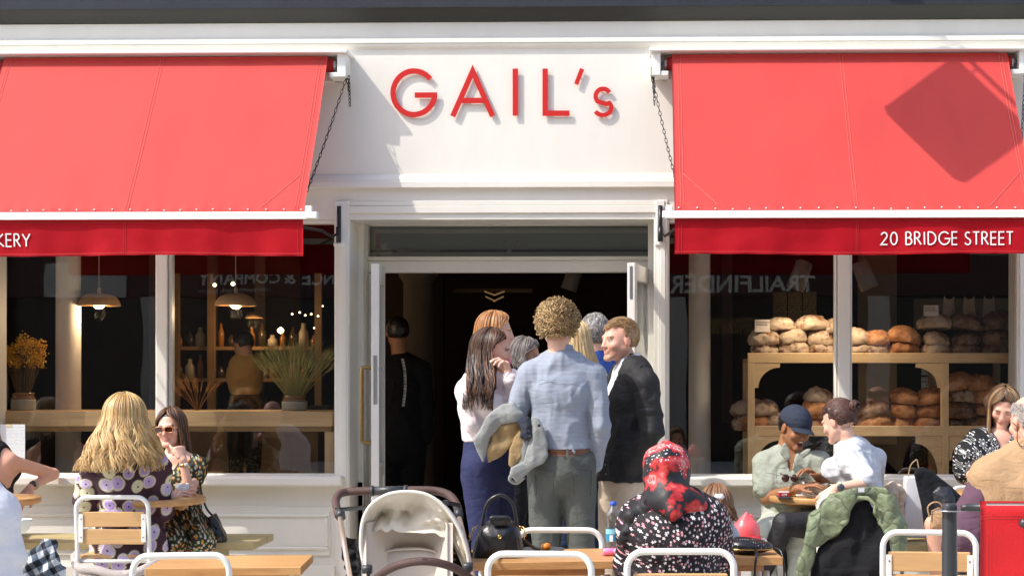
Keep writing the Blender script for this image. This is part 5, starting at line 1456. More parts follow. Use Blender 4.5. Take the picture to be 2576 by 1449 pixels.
def long_hair(f, name, cols, n=520, bottom=None, phi_f=1.0, amp=.010, freq=26, spread=.25, r0=.0045, core=None, back=0.0, seed=1, top=(.084, .105, .103), part=0.0, fringe=False, jit=.05, shift=(0, 0), pw=.8, gx=0.0):
    """strands from the crown over the skull, then hanging; bottom: photo y of the ends"""
    rs = np.random.RandomState(seed); b = MB(); hs = f.hs; A = f.A; H = np.array(f.J['H'])
    zb = UZ(bottom, f.Y, 1288) if bottom else H[2]-.2
    cen = np.array([0, -.012, .020])
    # scalp cap
    cap = SDF(.01); cap.ell(H+A @ (cen*hs), np.array(top)*.965*hs, A)
    Af = A
    def carve(X, Y_, Z):
        dx, dy, dz = X-H[0], Y_-H[1], Z-H[2]
        y = (dx*Af[0, 1]+dy*Af[1, 1]+dz*Af[2, 1])/hs; z = (dx*Af[0, 2]+dy*Af[1, 2]+dz*Af[2, 2])/hs
        return np.minimum(y-.012, .062-z+y*.15)*.9
    V, Q = cap.mesh(.007, 0, None, carve); b.add(V, Q, np.array(mcol(cols[0], cols[1], .3))*.7, True)
    if core: 
        c_ = SDF(.03); core(c_); V, Q = c_.mesh(.010, 0, lambda V, N: .010*(1-2*np.abs(vnoise(V*np.array([30, 30, 6]))))); 
        cc = np.array(mcol(cols[0], cols[1], .35))*.75; b.add(V, Q, np.tile(cc, (len(V), 1))*(1+.35*vnoise(V*np.array([60, 60, 8])))[:, None], True)
    n = int(n*1.9); r0 = r0*.62
    for i in range(n):
        phi = rs.uniform(-math.pi, math.pi); lay = 1+.05*rs.rand()+.02+(.07*rs.rand() if rs.rand() < .05 else 0)
        sgn = 1 if (phi+part) >= 0 else -1
        pts = []; ph0 = 4*math.sin(phi*5+seed)+3*math.sin(phi*11)+rs.rand()*1.3; ap = amp*(.6+.8*rs.rand()); cl = rs.rand(); fq = freq*(.93+.14*rs.rand())
        e0 = math.radians(86-26*rs.rand()); m1 = 9
        for k in range(m1):
            u = k/(m1-1); e = e0*(1-u)-.05*u
            pe = abs(phi)
            if pe < phi_f: pe = pe+(phi_f-pe+.05)*(u*u*(3-2*u) if not fringe else max(0, u*1.6-.6))
            pp = sgn*pe
            d = np.array([math.sin(pp)*math.cos(e), math.cos(pp)*math.cos(e), math.sin(e)])
            x = math.sin(part)*.0
            p = H+A @ ((cen+d*np.array(top)*lay)*hs); pts.append(p)
        eq = pts[-1].copy(); out = (eq-H); out[2] = 0; out /= max(np.linalg.norm(out), 1e-6); tang = np.array([-out[1], out[0], 0])
        end = zb+jit*(rs.rand()-.4); Lh = eq[2]-end
        if Lh > .02:
            m2 = max(6, int(Lh/.018))
            for k in range(1, m2+1):
                u = k/m2; z = eq[2]-Lh*u
                p = eq+out*spread*Lh*(u**pw)*(.8+.3*cl); p[2] = z; p[0] += shift[0]*u*u; p[1] += shift[1]*u*u+back*u
                wv = ap*math.sin(fq*Lh*u+ph0)*min(1, u*2.2); p = p+tang*wv+out*ap*.6*math.cos(fq*Lh*u+ph0)*min(1, u*2)
                pts.append(p)
        rr = [r0*(1 if k < len(pts)*.75 else 1-.75*(k-len(pts)*.75)/(len(pts)*.25)) for k in range(len(pts))]
        kk = min(1, max(0, .5+.33*math.sin(phi*13+seed)+.22*math.sin(phi*31)+.5*(rs.rand()-.5))); c1 = mcol(cols[0], cols[1], kk) if len(cols) < 3 or rs.rand() < .82 else cols[2]
        b.strand(pts, rr, c1)
    o = b.build(name, HAIRM, f.t); return o
def short_hair(f, name, cols, n=900, length=.035, comb=(0, 1, .2), curl=0.0, thick=.010, seed=2, r0=.0022, sides=1.0, bald=None, grow=None, lift=.35, noise_=.004, hl=0.40, rad=(.080, .101, .094)):
    rs = np.random.RandomState(seed); b = MB(); hs = f.hs; A = f.A; H = np.array(f.J['H']); cen = np.array([0, -.016, .028]); rad = np.array(rad)
    def ok(d):
        if bald is not None and bald(d): return False
        x, y, z = d
        if z > hl-.12*max(0, -y): return True
        if y < .18 and z > -.12-.25*max(0, -y)-.0: return abs(x) < .99 or z > .1
        if y < -.25 and z > -.62: return True
        return False
    cap = SDF(.01); cap.ell(H+A @ (cen*hs), (rad+thick*.4)*hs, A)
    def carve(X, Y_, Z):
        dx, dy, dz = X-H[0], Y_-H[1], Z-H[2]
        x = (dx*A[0, 0]+dy*A[1, 0]+dz*A[2, 0])/hs; y = (dx*A[0, 1]+dy*A[1, 1]+dz*A[2, 1])/hs; z = (dx*A[0, 2]+dy*A[1, 2]+dz*A[2, 2])/hs-.028
        q = np.minimum(hl*.094-z-.012*np.clip(-y/.1, 0, 1), y-.010)        # front cut
        r_ = np.maximum(q, np.minimum(-.018-z-.3*np.clip(-y, 0, 1), y+.03)); r_ = np.maximum(r_, -.062-z)
        return r_*.9
    V, Q = cap.mesh(.006, 0, (lambda V, N: noise_*fbm(V*55, 2)), carve)
    if len(V):
        if bald is None: b.add(V, Q, np.array(mcol(cols[0], cols[1], .4))*.8, True)
    cnt = 0; n = int(n*1.7)
    while cnt < n:
        d = rs.randn(3); d /= np.linalg.norm(d)
        if not ok(d): continue
        cnt += 1
        p = H+A @ ((cen+d*(rad+thick*.3*rs.rand()))*hs); nn = A @ d
        cb = A @ (np.array(comb)+rs.randn(3)*.25)
        t_ = cb-nn*(cb@nn); t_ /= max(np.linalg.norm(t_), 1e-6)
        ln = length*(.5+.7*rs.rand())*(1.0 if d[2] > .35 else sides)
        pts = []
        if curl:
            bi = np.cross(nn, t_); R_ = curl*(.6+.8*rs.rand()); ph = rs.rand()*6.28
            for k in range(9):
                a = k/8*2*math.pi*1.25+ph; pts.append(p+nn*(thick*.5+R_*math.sin(a)+ln*.4*k/8)+t_*(R_*math.cos(a))+bi*(k/8-.5)*R_*1.2)
        else:
            q_ = p-H-A @ (cen*hs); r0_ = np.linalg.norm((A.T @ q_)/(rad*hs)); tt = t_
            for k in range(7):
                u = k/6; g_ = A.T @ q_; g_ = g_/np.linalg.norm(g_/(rad*hs))*(r0_); q_ = A @ g_; n_ = A @ (g_/(rad*hs)**2); n_ /= np.linalg.norm(n_)
                pts.append(H+A @ (cen*hs)+q_+n_*ln*(lift*u-lift*.6*u*u)); tt = tt-n_*(tt@n_); tt /= max(np.linalg.norm(tt), 1e-6); q_ = q_+tt*ln/6
        c1 = mcol(cols[0], cols[1], rs.rand()) if len(cols) < 3 or rs.rand() < .75 else cols[2]
        b.strand(pts, [r0*.75]*(len(pts)-1)+[r0*.3], c1, 3)
    return b.build(name, HAIRM, f.t)
# flat thing with an outline: distance field of a polygon (x,z) with a wavy middle surface
def poly_sdf(px, Y, th, fold=0.0, fr=8.0, r_=.004, bulge=0.0, seed=0, yfn=None):
    P = np.array([[U(x, y, Y).x, U(x, y, Y).z] for x, y in px])
    lo = P.min(0); hi = P.max(0); c = (lo+hi)/2
    def fn(X, Yy, Z):
        x = X[:, :, 0]; z = Z[0, 0, :][None, :]
        x2 = x+0*z; z2 = z+0*x
        d = np.full(x2.shape, 1e9); sgn = np.ones(x2.shape)
        n = len(P); j = n-1
        for i in range(n):
            e = P[j]-P[i]; wx = x2-P[i][0]; wz = z2-P[i][1]; t = np.clip((wx*e[0]+wz*e[1])/max(e@e, 1e-12), 0, 1)
            bx = wx-e[0]*t; bz = wz-e[1]*t; d = np.minimum(d, bx*bx+bz*bz)
            c1 = z2 >= P[i][1]; c2 = z2 < P[j][1]; c3 = e[0]*wz > e[1]*wx
            m = (c1 & c2 & c3) | (~c1 & ~c2 & ~c3); sgn = np.where(m, -sgn, sgn); j = i
        d2 = (np.sqrt(d)*sgn)
        q = np.stack([x2.ravel()*fr, np.full(x2.size, seed*2.7), z2.ravel()*fr*.6], 1)
        yc = Y+fold*fbm(q, 2).reshape(x2.shape)
        if yfn is not None: yc = yc+yfn(x2, z2)
        hb = th+bulge*np.sqrt(np.clip(-d2, 0, .06)/.06)
        d2 = d2[:, None, :]; dy = np.abs(Yy-yc[:, None, :])-hb[:, None, :]
        return np.sqrt(np.maximum(d2+r_, 0)**2+np.maximum(dy+r_, 0)**2)+np.minimum(np.maximum(d2+r_, dy+r_), 0)-r_
    s = SDF(.004); m = th+bulge+abs(fold)*1.8+.02
    if yfn is not None: m += .25
    s.p.append((fn, np.array([lo[0], Y-m, lo[1]]), np.array([hi[0], Y+m, hi[1]]), .004)); return s
def slab(name, px, Y, th, mat_, parent=None, h=.005, fold=0.0, fr=8, bulge=0, seed=0, grow=0, amp=0, afr=20, r_=.004, yfn=None, label=None, cat=None, merge=None):
    s = poly_sdf(px, Y, th, fold, fr, r_, bulge, seed, yfn)
    V, Q = s.mesh(h, grow, (lambda V, N: amp*(1-2.2*np.abs(vnoise(V*afr+seed)))) if amp else None)
    b = MB(); b.add(V, Q, None, True)
    if merge: b.merge(merge)
    o = b.build(name, mat_, parent)
    if label: tag(o, label, cat)
    return o
# ================================================================ THE PEOPLE
def fab(name, col, rough=.85, var=.05, bump=.25, bs=55, vs=7, sheen=.0, spec=.25, crease=.30):
    if name in MATS: return MATS[name]
    m = M(name, col, rough, spec, var=var, vs=vs, bump=bump, bs=bs, sheen=sheen); t, N, L = nodes(m); b = N['Principled BSDF']
    n1 = noise(t, coords(t, (1, 1, .55)), 6.5, 1, .4); rd = mth(t, 'ABSOLUTE', mth(t, 'SUBTRACT', n1, .5)); n2 = noise(t, coords(t, (.7, .7, 1.5)), 13, 1, .4); rd2 = mth(t, 'ABSOLUTE', mth(t, 'SUBTRACT', n2, .5))
    h = mth(t, 'ADD', mth(t, 'MINIMUM', mth(t, 'MULTIPLY', rd, 5), .6), mth(t, 'MULTIPLY', mth(t, 'MINIMUM', mth(t, 'MULTIPLY', rd2, 5), .6), .5))
    bp = N.new('ShaderNodeBump'); bp.inputs['Strength'].default_value = crease; bp.inputs['Distance'].default_value = .022; L.new(h, bp.inputs['Height'])
    if b.inputs['Normal'].links: L.new(b.inputs['Normal'].links[0].from_socket, bp.inputs['Normal'])
    L.new(bp.outputs[0], b.inputs['Normal']); return m
def stripes(name, c1, c2, sc, axis='z'):
    m = bpy.data.materials.new(name); t, N, L = nodes(m); b = N['Principled BSDF']; s_ = N.new('ShaderNodeSeparateXYZ'); L.new(coords(t), s_.inputs[0])
    v = s_.outputs['XYZ'.index(axis.upper())]; f = mth(t, 'GREATER_THAN', mth(t, 'FRACT', mth(t, 'MULTIPLY', v, sc)), .5)
    n_ = noise(t, coords(t), 60, 2)
    L.new(mixc(t, mth(t, 'MULTIPLY_ADD', f, .45, .15), c1, c2), b.inputs['Base Color']); b.inputs['Roughness'].default_value = .8
    n1 = noise(t, coords(t, (1, 1, .5)), 7, 1, .4); n2 = noise(t, coords(t, (.6, .6, 1.6)), 12, 1, .4); r1 = mth(t, 'MINIMUM', mth(t, 'MULTIPLY', mth(t, 'ABSOLUTE', mth(t, 'SUBTRACT', n1, .5)), 6), .6); r2 = mth(t, 'MINIMUM', mth(t, 'MULTIPLY', mth(t, 'ABSOLUTE', mth(t, 'SUBTRACT', n2, .5)), 6), .6)
    bp = N.new('ShaderNodeBump'); bp.inputs['Strength'].default_value = .30; bp.inputs['Distance'].default_value = .022; L.new(mth(t, 'ADD', r1, mth(t, 'MULTIPLY', r2, .3)), bp.inputs['Height']); L.new(bp.outputs[0], b.inputs['Normal'])
    return m
# ---- 1 man in the blue shirt, seen from behind
f = Fig('man with curly fair hair in a blue striped shirt, back to the street', -1.85, dict(H=(1404, 826, .01), N=(1411, 905), SL=(1334, 944), SR=(1490, 944), P=(1413, 1166), EL=(1292, 1058, .02), WL=(1338, 1085, .25), ER=(1511, 1068, -.03), WR=(1497, 1168, .06), KL=(1374, 1410, .02), KR=(1464, 1410, .02), AL=(1370, 1608), AR=(1470, 1608)), (.05, 1, -.05), skin='fair', b=.95, hs=.98)
f.hand('L', (.9, .3, 0), (0, 0, -1), curl=(.8, .8, .5)); f.hand('R', (-.15, .5, -1), (-1, 0, 0), curl=(.5, .6, .4), side=-1)
f.body()
shirtm = stripes('blue_stripe', (.20, .235, .31), (.42, .45, .50), 150)
ER, WR = f.J['ER'], f.J['WR']
f.cloth('shirt', 'torso hips upL upR foL foR', shirtm, .016, .0075, .0075, 7, (1.2, 1.2, .7), seed=1, clips=[(U(1413, 1128, f.Y), (0, 0, -1))] if False else (), carve=lambda X, Y_, Z: (U(1413, 1136, -1.85).z-Z)+0*X+0*Y_-np.where(np.abs(X-f.J['P'].x+0*Z) > .158, 9, 0)*1.0)
b = MB(); c = f.J['N']
b.grid(lambda u, v: tuple(c+Vector(((.074-.012*v)*math.cos(2*math.pi*u), (.072-.012*v)*math.sin(2*math.pi*u)+.008, .026+.046*v-.010*math.sin(2*math.pi*u)))), 40, 5, .004); b.build('collar', shirtm, f.t)
b = MB(); z_ = U(1413, 957, -1.95).z
for k in range(2):
    b.tube([Vector((c.x+x_, c.y-.128-.0*k+.16*abs(x_)**1.6*3.4, z_+.003*k)) for x_ in np.linspace(-.125, .125, 14)], .0010, 4)
b.build('yoke_seam', M('seam_blue', (.30, .36, .48), .8), f.t)
trm = fab('grey_green_cotton', (.098, .105, .094), .85, .12, .3, 90)
f.cloth('trousers', 'hips thL thR shL shR', trm, .014, .0085, .007, 6, (1, 1, .6), seed=2, carve=lambda X, Y_, Z: (Z-U(1413, 1134, -1.85).z)+0*X+0*Y_)
P_ = f.J['P']; zb_ = U(1413, 1134, -1.85).z
b = MB(); b.grid(lambda u, v: (P_.x+.152*math.cos(2*math.pi*u), P_.y+.122*math.sin(2*math.pi*u), zb_-.020+.034*v), 60, 4, .004); b.build('belt', M('brown_leather', (.12, .045, .018), .45, var=.15), f.t)
for x_ in (-.09, .035, -.02):
    if x_ == -.02: continue
    b = MB(); y_ = P_.y-.128*math.sqrt(1-(x_/.16)**2)-.004; b.box((P_.x+x_-.006, y_-.004, zb_-.03), (P_.x+x_+.006, y_, zb_+.018), bev=.001); b.build('belt_loop', trm, f.t)
for (x0, x1, y0, y1) in ((1345, 1393, 1180, 1245), (1440, 1488, 1180, 1245)):
    b = MB()
    for a_, c_ in (((x0, y0), (x1, y0+4)), ((x0, y0), (x0+5, y1)), ((x1, y0+4), (x1-2, y1+2))):
        pts = []
        for k in range(8):
            x_ = a_[0]+(c_[0]-a_[0])*k/7; y_ = a_[1]+(c_[1]-a_[1])*k/7; q_ = (x_-1413)/82; pts.append(U(x_, y_, -1.85-.138*math.sqrt(max(.05, 1-q_*q_*.9))))
        b.tube(pts, .0014, 4)
    b.build('pocket_seam', M('dark_seam', (.03, .032, .03), .9), f.t)
short_hair(f, 'hair', [(.42, .27, .12), (.62, .44, .22), (.24, .14, .06)], n=1500, length=.030, curl=.013, thick=.022, seed=4, r0=.0026, noise_=.018, hl=.0, rad=(.086, .100, .100))
# grey jacket carried over his arm (held: a thing of its own)
wool = fab('grey_wool', (.30, .31, .30), .95, .12, .5, 260, sheen=.1); lining = fab('tan_lining', (.31, .21, .10), .6, .1, .3, 20); quilt_d = fab('navy_quilt', (.03, .035, .05), .6)
jt = thing('folded_jacket', 'grey wool jacket with tan lining carried over the arm of the man in blue', 'jacket', U(1310, 1215, -1.7))
slab('outer', [(1191, 1106), (1208, 1078), (1232, 1040), (1262, 1018), (1292, 1012), (1318, 1040), (1300, 1060), (1262, 1068), (1232, 1100), (1215, 1165), (1206, 1150)], -1.98, .012, wool, jt, fold=.03, bulge=.02, seed=1, amp=.003)
slab('outer', [(1338, 1048), (1356, 1052), (1370, 1085), (1378, 1120), (1378, 1150), (1366, 1165), (1338, 1180), (1300, 1212), (1283, 1196), (1286, 1176), (1318, 1160), (1328, 1120)], -1.99, .010, wool, jt, fold=.03, bulge=.018, seed=5, amp=.003)
slab('lining', [(1232, 1100), (1258, 1068), (1300, 1060), (1318, 1085), (1290, 1115), (1262, 1145), (1228, 1164), (1224, 1140)], -1.965, .008, lining, jt, fold=.03, fr=14, bulge=.01, seed=2, amp=.005)
slab('lining', [(1306, 1078), (1318, 1090), (1312, 1150), (1290, 1180), (1279, 1170), (1282, 1130)], -1.99, .010, lining, jt, fold=.02, fr=14, bulge=.012, seed=3, amp=.005)
slab('quilted_panel', [(1318, 1052), (1332, 1048), (1338, 1100), (1325, 1108), (1308, 1100)], -2.0, .008, quilt_d, jt, fold=.01, bulge=.01, amp=.004, afr=40)
slab('outer', [(1312, 1100), (1338, 1100), (1330, 1150), (1310, 1178), (1290, 1184), (1306, 1150)], -1.985, .008, wool, jt, fold=.02, bulge=.010, seed=9, amp=.003)
b = MB(); b.lathe([(.008, 0), (.008, .002), (.004, .003)], U(1356, 1070, -2.04), 12, Matrix.Rotation(R(90), 3, 'X')); b.build('button', blackm, jt)
b = MB(); b.tube(spline([U(1300, 1200, -2.0), U(1286, 1196, -1.99), U(1284, 1208, -1.98), U(1300, 1214, -1.97), U(1318, 1200, -1.99)]), .010, 8); b.build('rolled_edge', wool, jt)

# ---- 2 man in the black jacket
f = Fig('young man in open black jacket and beige trousers, hand in his pocket', -1.5, dict(H=(1558, 857), N=(1588, 925), SL=(1624, 965, -.16), SR=(1562, 958, .14), P=(1574, 1180), EL=(1640, 1082, -.21), WL=(1590, 1166, -.17), ER=(1540, 1080, .16), WR=(1528, 1150, .03), HL=(1590, 1185, -.07), HR=(1555, 1185, .07), KL=(1572, 1390, -.1), KR=(1540, 1390, .08), AL=(1575, 1590, -.08), AR=(1545, 1590, .08)), (-.84, -.53, -.04), skin='rosy', b=.98, hs=.98)
f.hand('L', (-.35, .45, -1), (.3, .9, 0), curl=(.25, .3, .2), side=-1); f.hand('R', (0, 0, -1), (1, 0, 0))
f.body(.005, beard=(.36, .19, .10), stub=.55, brow=(.26, .15, .07), lip=(.66, .27, .23))
fw = np.array(f.fw)
f.cloth('shirt', 'torso hips', fab('white_shirt', (.80, .80, .84), .7), .012, .008, .004, 9)
b = MB(); c = f.J['N']+Vector((-.012, -.006, 0)); b.grid(lambda u, v: tuple(c+Vector(((.070-.012*v)*math.cos(2*math.pi*u), (.066-.008*v)*math.sin(2*math.pi*u), .018+.045*v+.020*math.cos(2*math.pi*u)))), 40, 5, .003); b.build('collar', fab('white_collar', (.80, .80, .84), .7), f.t)
C0 = np.array(f.J['N']); lt_ = np.array(f.lat); hem = U(1574, 1206, -1.5).z
def carve_j(X, Y_, Z):
    dx, dy, dz = X-C0[0], Y_-C0[1], Z-C0[2]
    l_ = dx*lt_[0]+dy*lt_[1]; fo = dx*fw[0]+dy*fw[1]
    op = np.clip(.075+dz*.14, .022, .075)                       # V shaped opening down the front
    q = np.minimum(op-np.abs(l_-.02), fo-.02)
    return np.maximum(q, hem-Z+0*X+0*Y_-np.where(fo < -9, 0, 0))
jm = fab('black_jacket', (.014, .014, .015), .7, .1, .2, 60, spec=.4)
def jx(a): a.ecap(f.J['P']-Vector((0, 0, .10)), f.J['P'].lerp(f.J['N'], .4), (.168, .135), (.150, .120), f.lat)
f.cloth('jacket', 'torso hips upL upR foL foR', jm, .026, .0075, .011, 6.5, (1, 1, .8), extra=jx, carve=carve_j, seed=4)
slab('jacket_collar', [(1590, 945), (1612, 915), (1624, 935), (1600, 962), (1578, 955)], -1.66, .006, jm, f.t, bulge=.006)
slab('jacket_collar', [(1562, 940), (1572, 930), (1560, 962), (1540, 1000), (1536, 985)], -1.60, .005, jm, f.t, bulge=.004)
b = MB()
for k, y_ in enumerate((1140, 1168, 1192)): b.lathe([(.005, 0), (.005, .002), (.0005, .003)], U(1522+k*1, y_, -1.65), 10, Matrix.Rotation(R(90), 3, 'X'))
b.build('popper_row', M('popper', (.12, .12, .12), .3), f.t)
tm_ = fab('beige_chino', (.56, .46, .36), .85, .04, .2, 80)
f.cloth('trousers', 'hips thL thR shL shR', tm_, .015, .009, .008, 6, (1, 1, .7), seed=6, carve=lambda X, Y_, Z: (Z-U(1574, 1160, -1.5).z)+0*X+0*Y_)
d_ = (f.J['WL']-f.J['EL']).normalized(); c = f.J['WL']-d_*.012
b = MB(); b.tube([c-d_*.014, c+d_*.014], .031, 18); wt = b.build('watch_strap', charc, f.t)
b = MB(); b.box((c.x-.018, c.y-.040, c.z-.02), (c.x+.016, c.y-.028, c.z+.018), bev=.005); b.build('watch_face', M('watch_glass', (.01, .01, .012), .1, coat=.5), f.t)
short_hair(f, 'hair', [(.34, .20, .085), (.52, .34, .17), (.24, .13, .055)], n=1500, length=.034, comb=(.2, 1.0, .25), thick=.014, seed=7, r0=.0018, sides=.35, hl=.52, lift=.42)

# ---- 3 dark haired woman in the pale pink shirt
f = Fig('woman with long dark hair, pale pink shirt and navy trousers, hand at her mouth', -1.6, dict(H=(1238, 884), N=(1216, 950), SR=(1178, 985, -.09), SL=(1256, 965, .13), P=(1226, 1170), ER=(1186, 1065, -.13), WR=(1240, 1098, -.05), EL=(1293, 1012, .02), WL=(1286, 950, -.10), HL=(1245, 1175, .08), HR=(1208, 1175, -.08), KL=(1258, 1390, .08), KR=(1222, 1390, -.05), AL=(1255, 1590, .08), AR=(1225, 1590, -.05)), (.985, .12, -.12), skin='fair', b=.94, female=True, hs=.97)
f.hand('L', (-.35, -.15, 1), (-.8, -.4, 0), curl=(.6, .7, .4), side=-1); f.hand('R', (1, .2, -.1), (0, 0, -1))
f.body(.006, brow=(.1, .06, .03))
pk = fab('pink_shirt', (.86, .74, .73), .75, .02, .15, 50)
f.cloth('shirt', 'torso hips upL upR foL foR', pk, .017, .008, .010, 6.5, (1, 1, .8), seed=8, carve=lambda X, Y_, Z: (U(1226, 1108, -1.6).z-Z)+0*X+0*Y_)
f.cloth('trousers', 'hips thL thR shL shR', fab('navy_trousers', (.025, .030, .085), .8, .1, .2, 80), .017, .009, .004, 5, (1, 1, .6), seed=9, carve=lambda X, Y_, Z: (Z-U(1226, 1106, -1.6).z)+0*X+0*Y_)
def core3(s_): s_.ecap(f.L(0, -.05, .0), U(1212, 975, -1.70), (.070, .055), (.070, .045), (1, 0, 0))
long_hair(f, 'hair', [(.022, .011, .008), (.070, .034, .020), (.20, .085, .04)], n=720, bottom=1012, phi_f=1.45, amp=.012, freq=24, spread=.07, core=core3, seed=11, jit=.10, shift=(-.0, -.13), r0=.0042)
slab('napkin', [(1263, 905), (1272, 898), (1284, 903), (1287, 915), (1276, 922), (1270, 934), (1263, 925)], -1.62, .006, M('napkin_pink', (.85, .30, .42), .9, var=.25, vs=40), None, amp=.004, afr=40, fold=.02, label='pink patterned napkin held to the mouth of the dark haired woman', cat='napkin')

# ---- 4 woman with strawberry blonde hair behind her
f = Fig('woman with strawberry blonde hair standing behind the dark haired one', -.85, dict(H=(1247, 836), N=(1232, 905), SR=(1205, 925, -.14), SL=(1262, 925, .14), P=(1232, 1115), ER=(1200, 1010, -.15), EL=(1270, 1010, .14)), (1, .10, -.08), skin='fair', b=.92, female=True, hs=.97)
f.body(.0065, brow=(.4, .22, .1)); f.cloth('top', 'torso hips upL upR foL foR', fab('dark_top', (.03, .03, .035)), .014, .011, .006)
f.cloth('trousers', 'hips thL thR shL shR', fab('dark_trousers', (.02, .02, .025)), .014, .012, .004)
def core4(s_): s_.ecap(f.L(0, -.05, .0), U(1226, 925, -.9), (.07, .06), (.075, .04), (1, 0, 0))
long_hair(f, 'hair', [(.36, .15, .05), (.58, .29, .11), (.24, .09, .03)], n=520, bottom=950, phi_f=1.25, amp=.004, freq=14, spread=.12, core=core4, seed=12, r0=.0042)
# ---- 5 grey curly haired woman
f = Fig('woman with shoulder-length curly grey hair, in the shade of the doorway', -.3, dict(H=(1322, 898), N=(1310, 955), SR=(1285, 975, -.13), SL=(1335, 975, .13), P=(1310, 1140), ER=(1280, 1050, -.14), EL=(1345, 1050, .12)), (.95, -.15, -.15), skin='tan', b=.92, female=True, hs=.93)  # darker skin tone carries the doorway shadow in its colour
f.body(.007, brow=(.2, .18, .16)); f.cloth('top', 'torso hips upL upR foL foR', fab('dark_top2', (.025, .022, .02)), .014, .012, .006); f.cloth('trousers', 'hips thL thR shL shR', fab('dark_trousers2', (.02, .02, .025)), .014, .012, .004)
long_hair(f, 'hair', [(.12, .10, .09), (.28, .25, .23), (.07, .06, .055)], n=620, bottom=944, phi_f=1.3, amp=.014, freq=70, spread=.25, seed=13, r0=.0032, jit=.08, top=(.09, .11, .106))
# ---- 6 blonde woman hidden behind the man in blue
f = Fig('straight blonde woman mostly hidden behind the man in the blue shirt', -1.15, dict(H=(1446, 862), N=(1452, 925), SL=(1412, 950, .05), SR=(1500, 950, -.02), P=(1462, 1150), EL=(1405, 1050, .1), ER=(1518, 1050, .05), WR=(1516, 1130, .1), KL=(1420, 1360), KR=(1500, 1360), AL=(1415, 1550), AR=(1502, 1550)), (-.35, .93, -.1), skin='fair', b=.95, female=True, hs=.95)
f.body(.007, brow=(.3, .2, .1)); f.cloth('top', 'torso hips upL upR foL foR', floral('leopard_print', (.60, .57, .52), [(.03, .03, .03), (.06, .05, .04)], 42, .36, 3, .3), .016, .010, .007)
f.cloth('jeans', 'hips thL thR shL shR', fab('navy_denim', (.02, .035, .085), .8, .15, .3, 90), .014, .011, .005)
def core6(s_): s_.ecap(f.L(0, -.04, .0), U(1462, 925, -1.2), (.07, .06), (.075, .04), (1, 0, 0))
long_hair(f, 'hair', [(.50, .34, .15), (.72, .55, .30), (.38, .24, .1)], n=520, bottom=948, phi_f=1.0, amp=.003, freq=12, spread=.15, core=core6, seed=14, shift=(.04, 0))
# ---- 7 grey haired man
f = Fig('grey haired man in a royal blue shirt entering the doorway', -.6, dict(H=(1496, 842), N=(1502, 900), SL=(1455, 930), SR=(1555, 930), P=(1502, 1120), EL=(1445, 1020), ER=(1562, 1020)), (-.15, 1, -.05), skin='rosy', b=1.0, hs=1.0)
f.body(.007); f.cloth('shirt', 'torso hips upL upR foL foR', fab('royal_blue', (.015, .045, .20)), .016, .010, .006, 7)
f.cloth('trousers', 'hips thL thR shL shR', fab('dark_trousers3', (.02, .02, .025)), .014, .012, .004)
short_hair(f, 'hair', [(.22, .20, .19), (.45, .42, .40), (.14, .12, .11)], n=1300, length=.04, comb=(.1, -.5, -.8), thick=.014, seed=15, r0=.002, hl=.3, noise_=.008)
# ---- 8, 9 people inside
f = Fig('person in black with a white printed strap, in the dark doorway', 1.7, dict(H=(1000, 838), N=(1008, 905), SL=(955, 930), SR=(1062, 930), P=(1008, 1120), EL=(945, 1020), ER=(1072, 1020)), (-.3, 1, 0), skin='brown', b=1.0)
f.body(.009); f.cloth('uniform', 'torso hips upL upR foL foR thL thR shL shR', fab('black_uniform', (.005, .005, .006)), .016, .012, .006)
short_hair(f, 'hair', [(.01, .01, .01), (.03, .02, .02)], n=300, length=.02, seed=16)
b = MB(); P0_ = [U(1012, 902, 1.53), U(1018, 935, 1.53), U(1019, 980, 1.53), U(1014, 1022, 1.53)]; pp = spline(P0_)
b.grid(lambda u, v: tuple(pp[int(u*(len(pp)-1))]+Vector(((v-.5)*.020, 0, 0))), len(pp), 2, .002); b.build('lanyard', stripes('lanyard_print', (.45, .45, .45), (.06, .06, .06), 42), f.t)
f = Fig('barista in a yellow T-shirt behind the counter, seen through the left window', 2.6, dict(H=(612, 868), N=(616, 905), SL=(598, 918), SR=(642, 920), P=(616, 1030), EL=(594, 965), ER=(644, 975)), (-.6, .5, -.3), skin='tan', b=.80, hs=.90)
f.body(.010); f.cloth('trousers', 'hips thL thR shL shR', fab('apron_dark', (.02, .02, .02)), .014, .012, .004); f.cloth('shirt', 'torso upL upR', M('yellow_tee', (.55, .30, .09), .8, emit=None), .02, .012, .006)
short_hair(f, 'hair', [(.02, .015, .01), (.05, .03, .02)], n=250, length=.02, seed=17)

# ---- 10 blonde woman in the plum dress
bigf = floral('plum_daisy_print', (.050, .018, .030), [(.42, .30, .62), (.62, .58, .38), (.50, .40, .66), (.66, .62, .42), (.36, .24, .60)], 10.8, .47, 26, .10, (.02, .012, .015), .055, outline=(.72, .68, .46), jitter=.75, rays=.35)
f = Fig('woman with wavy golden hair in a plum dress with lilac and cream daisies', -1.28, dict(H=(316, 1052), N=(318, 1132), SL=(243, 1178), SR=(392, 1178), P=(322, 1362, .0), EL=(217, 1270, .05), WL=(252, 1275, .26), ER=(405, 1292, .05), WR=(436, 1252, .20), KL=(272, 1372, .42), KR=(425, 1372, .36), AL=(272, 1560, .40), AR=(430, 1560, .40)), (.18, 1, -.06), skin='fair', b=1.06, hs=1.0, female=True)
f.hand('L', (.3, .8, 0), (0, 0, -1)); f.hand('R', (.75, .45, .28), (-.3, .3, -.2), curl=(.35, .45, .3), side=1)
f.body(.006)
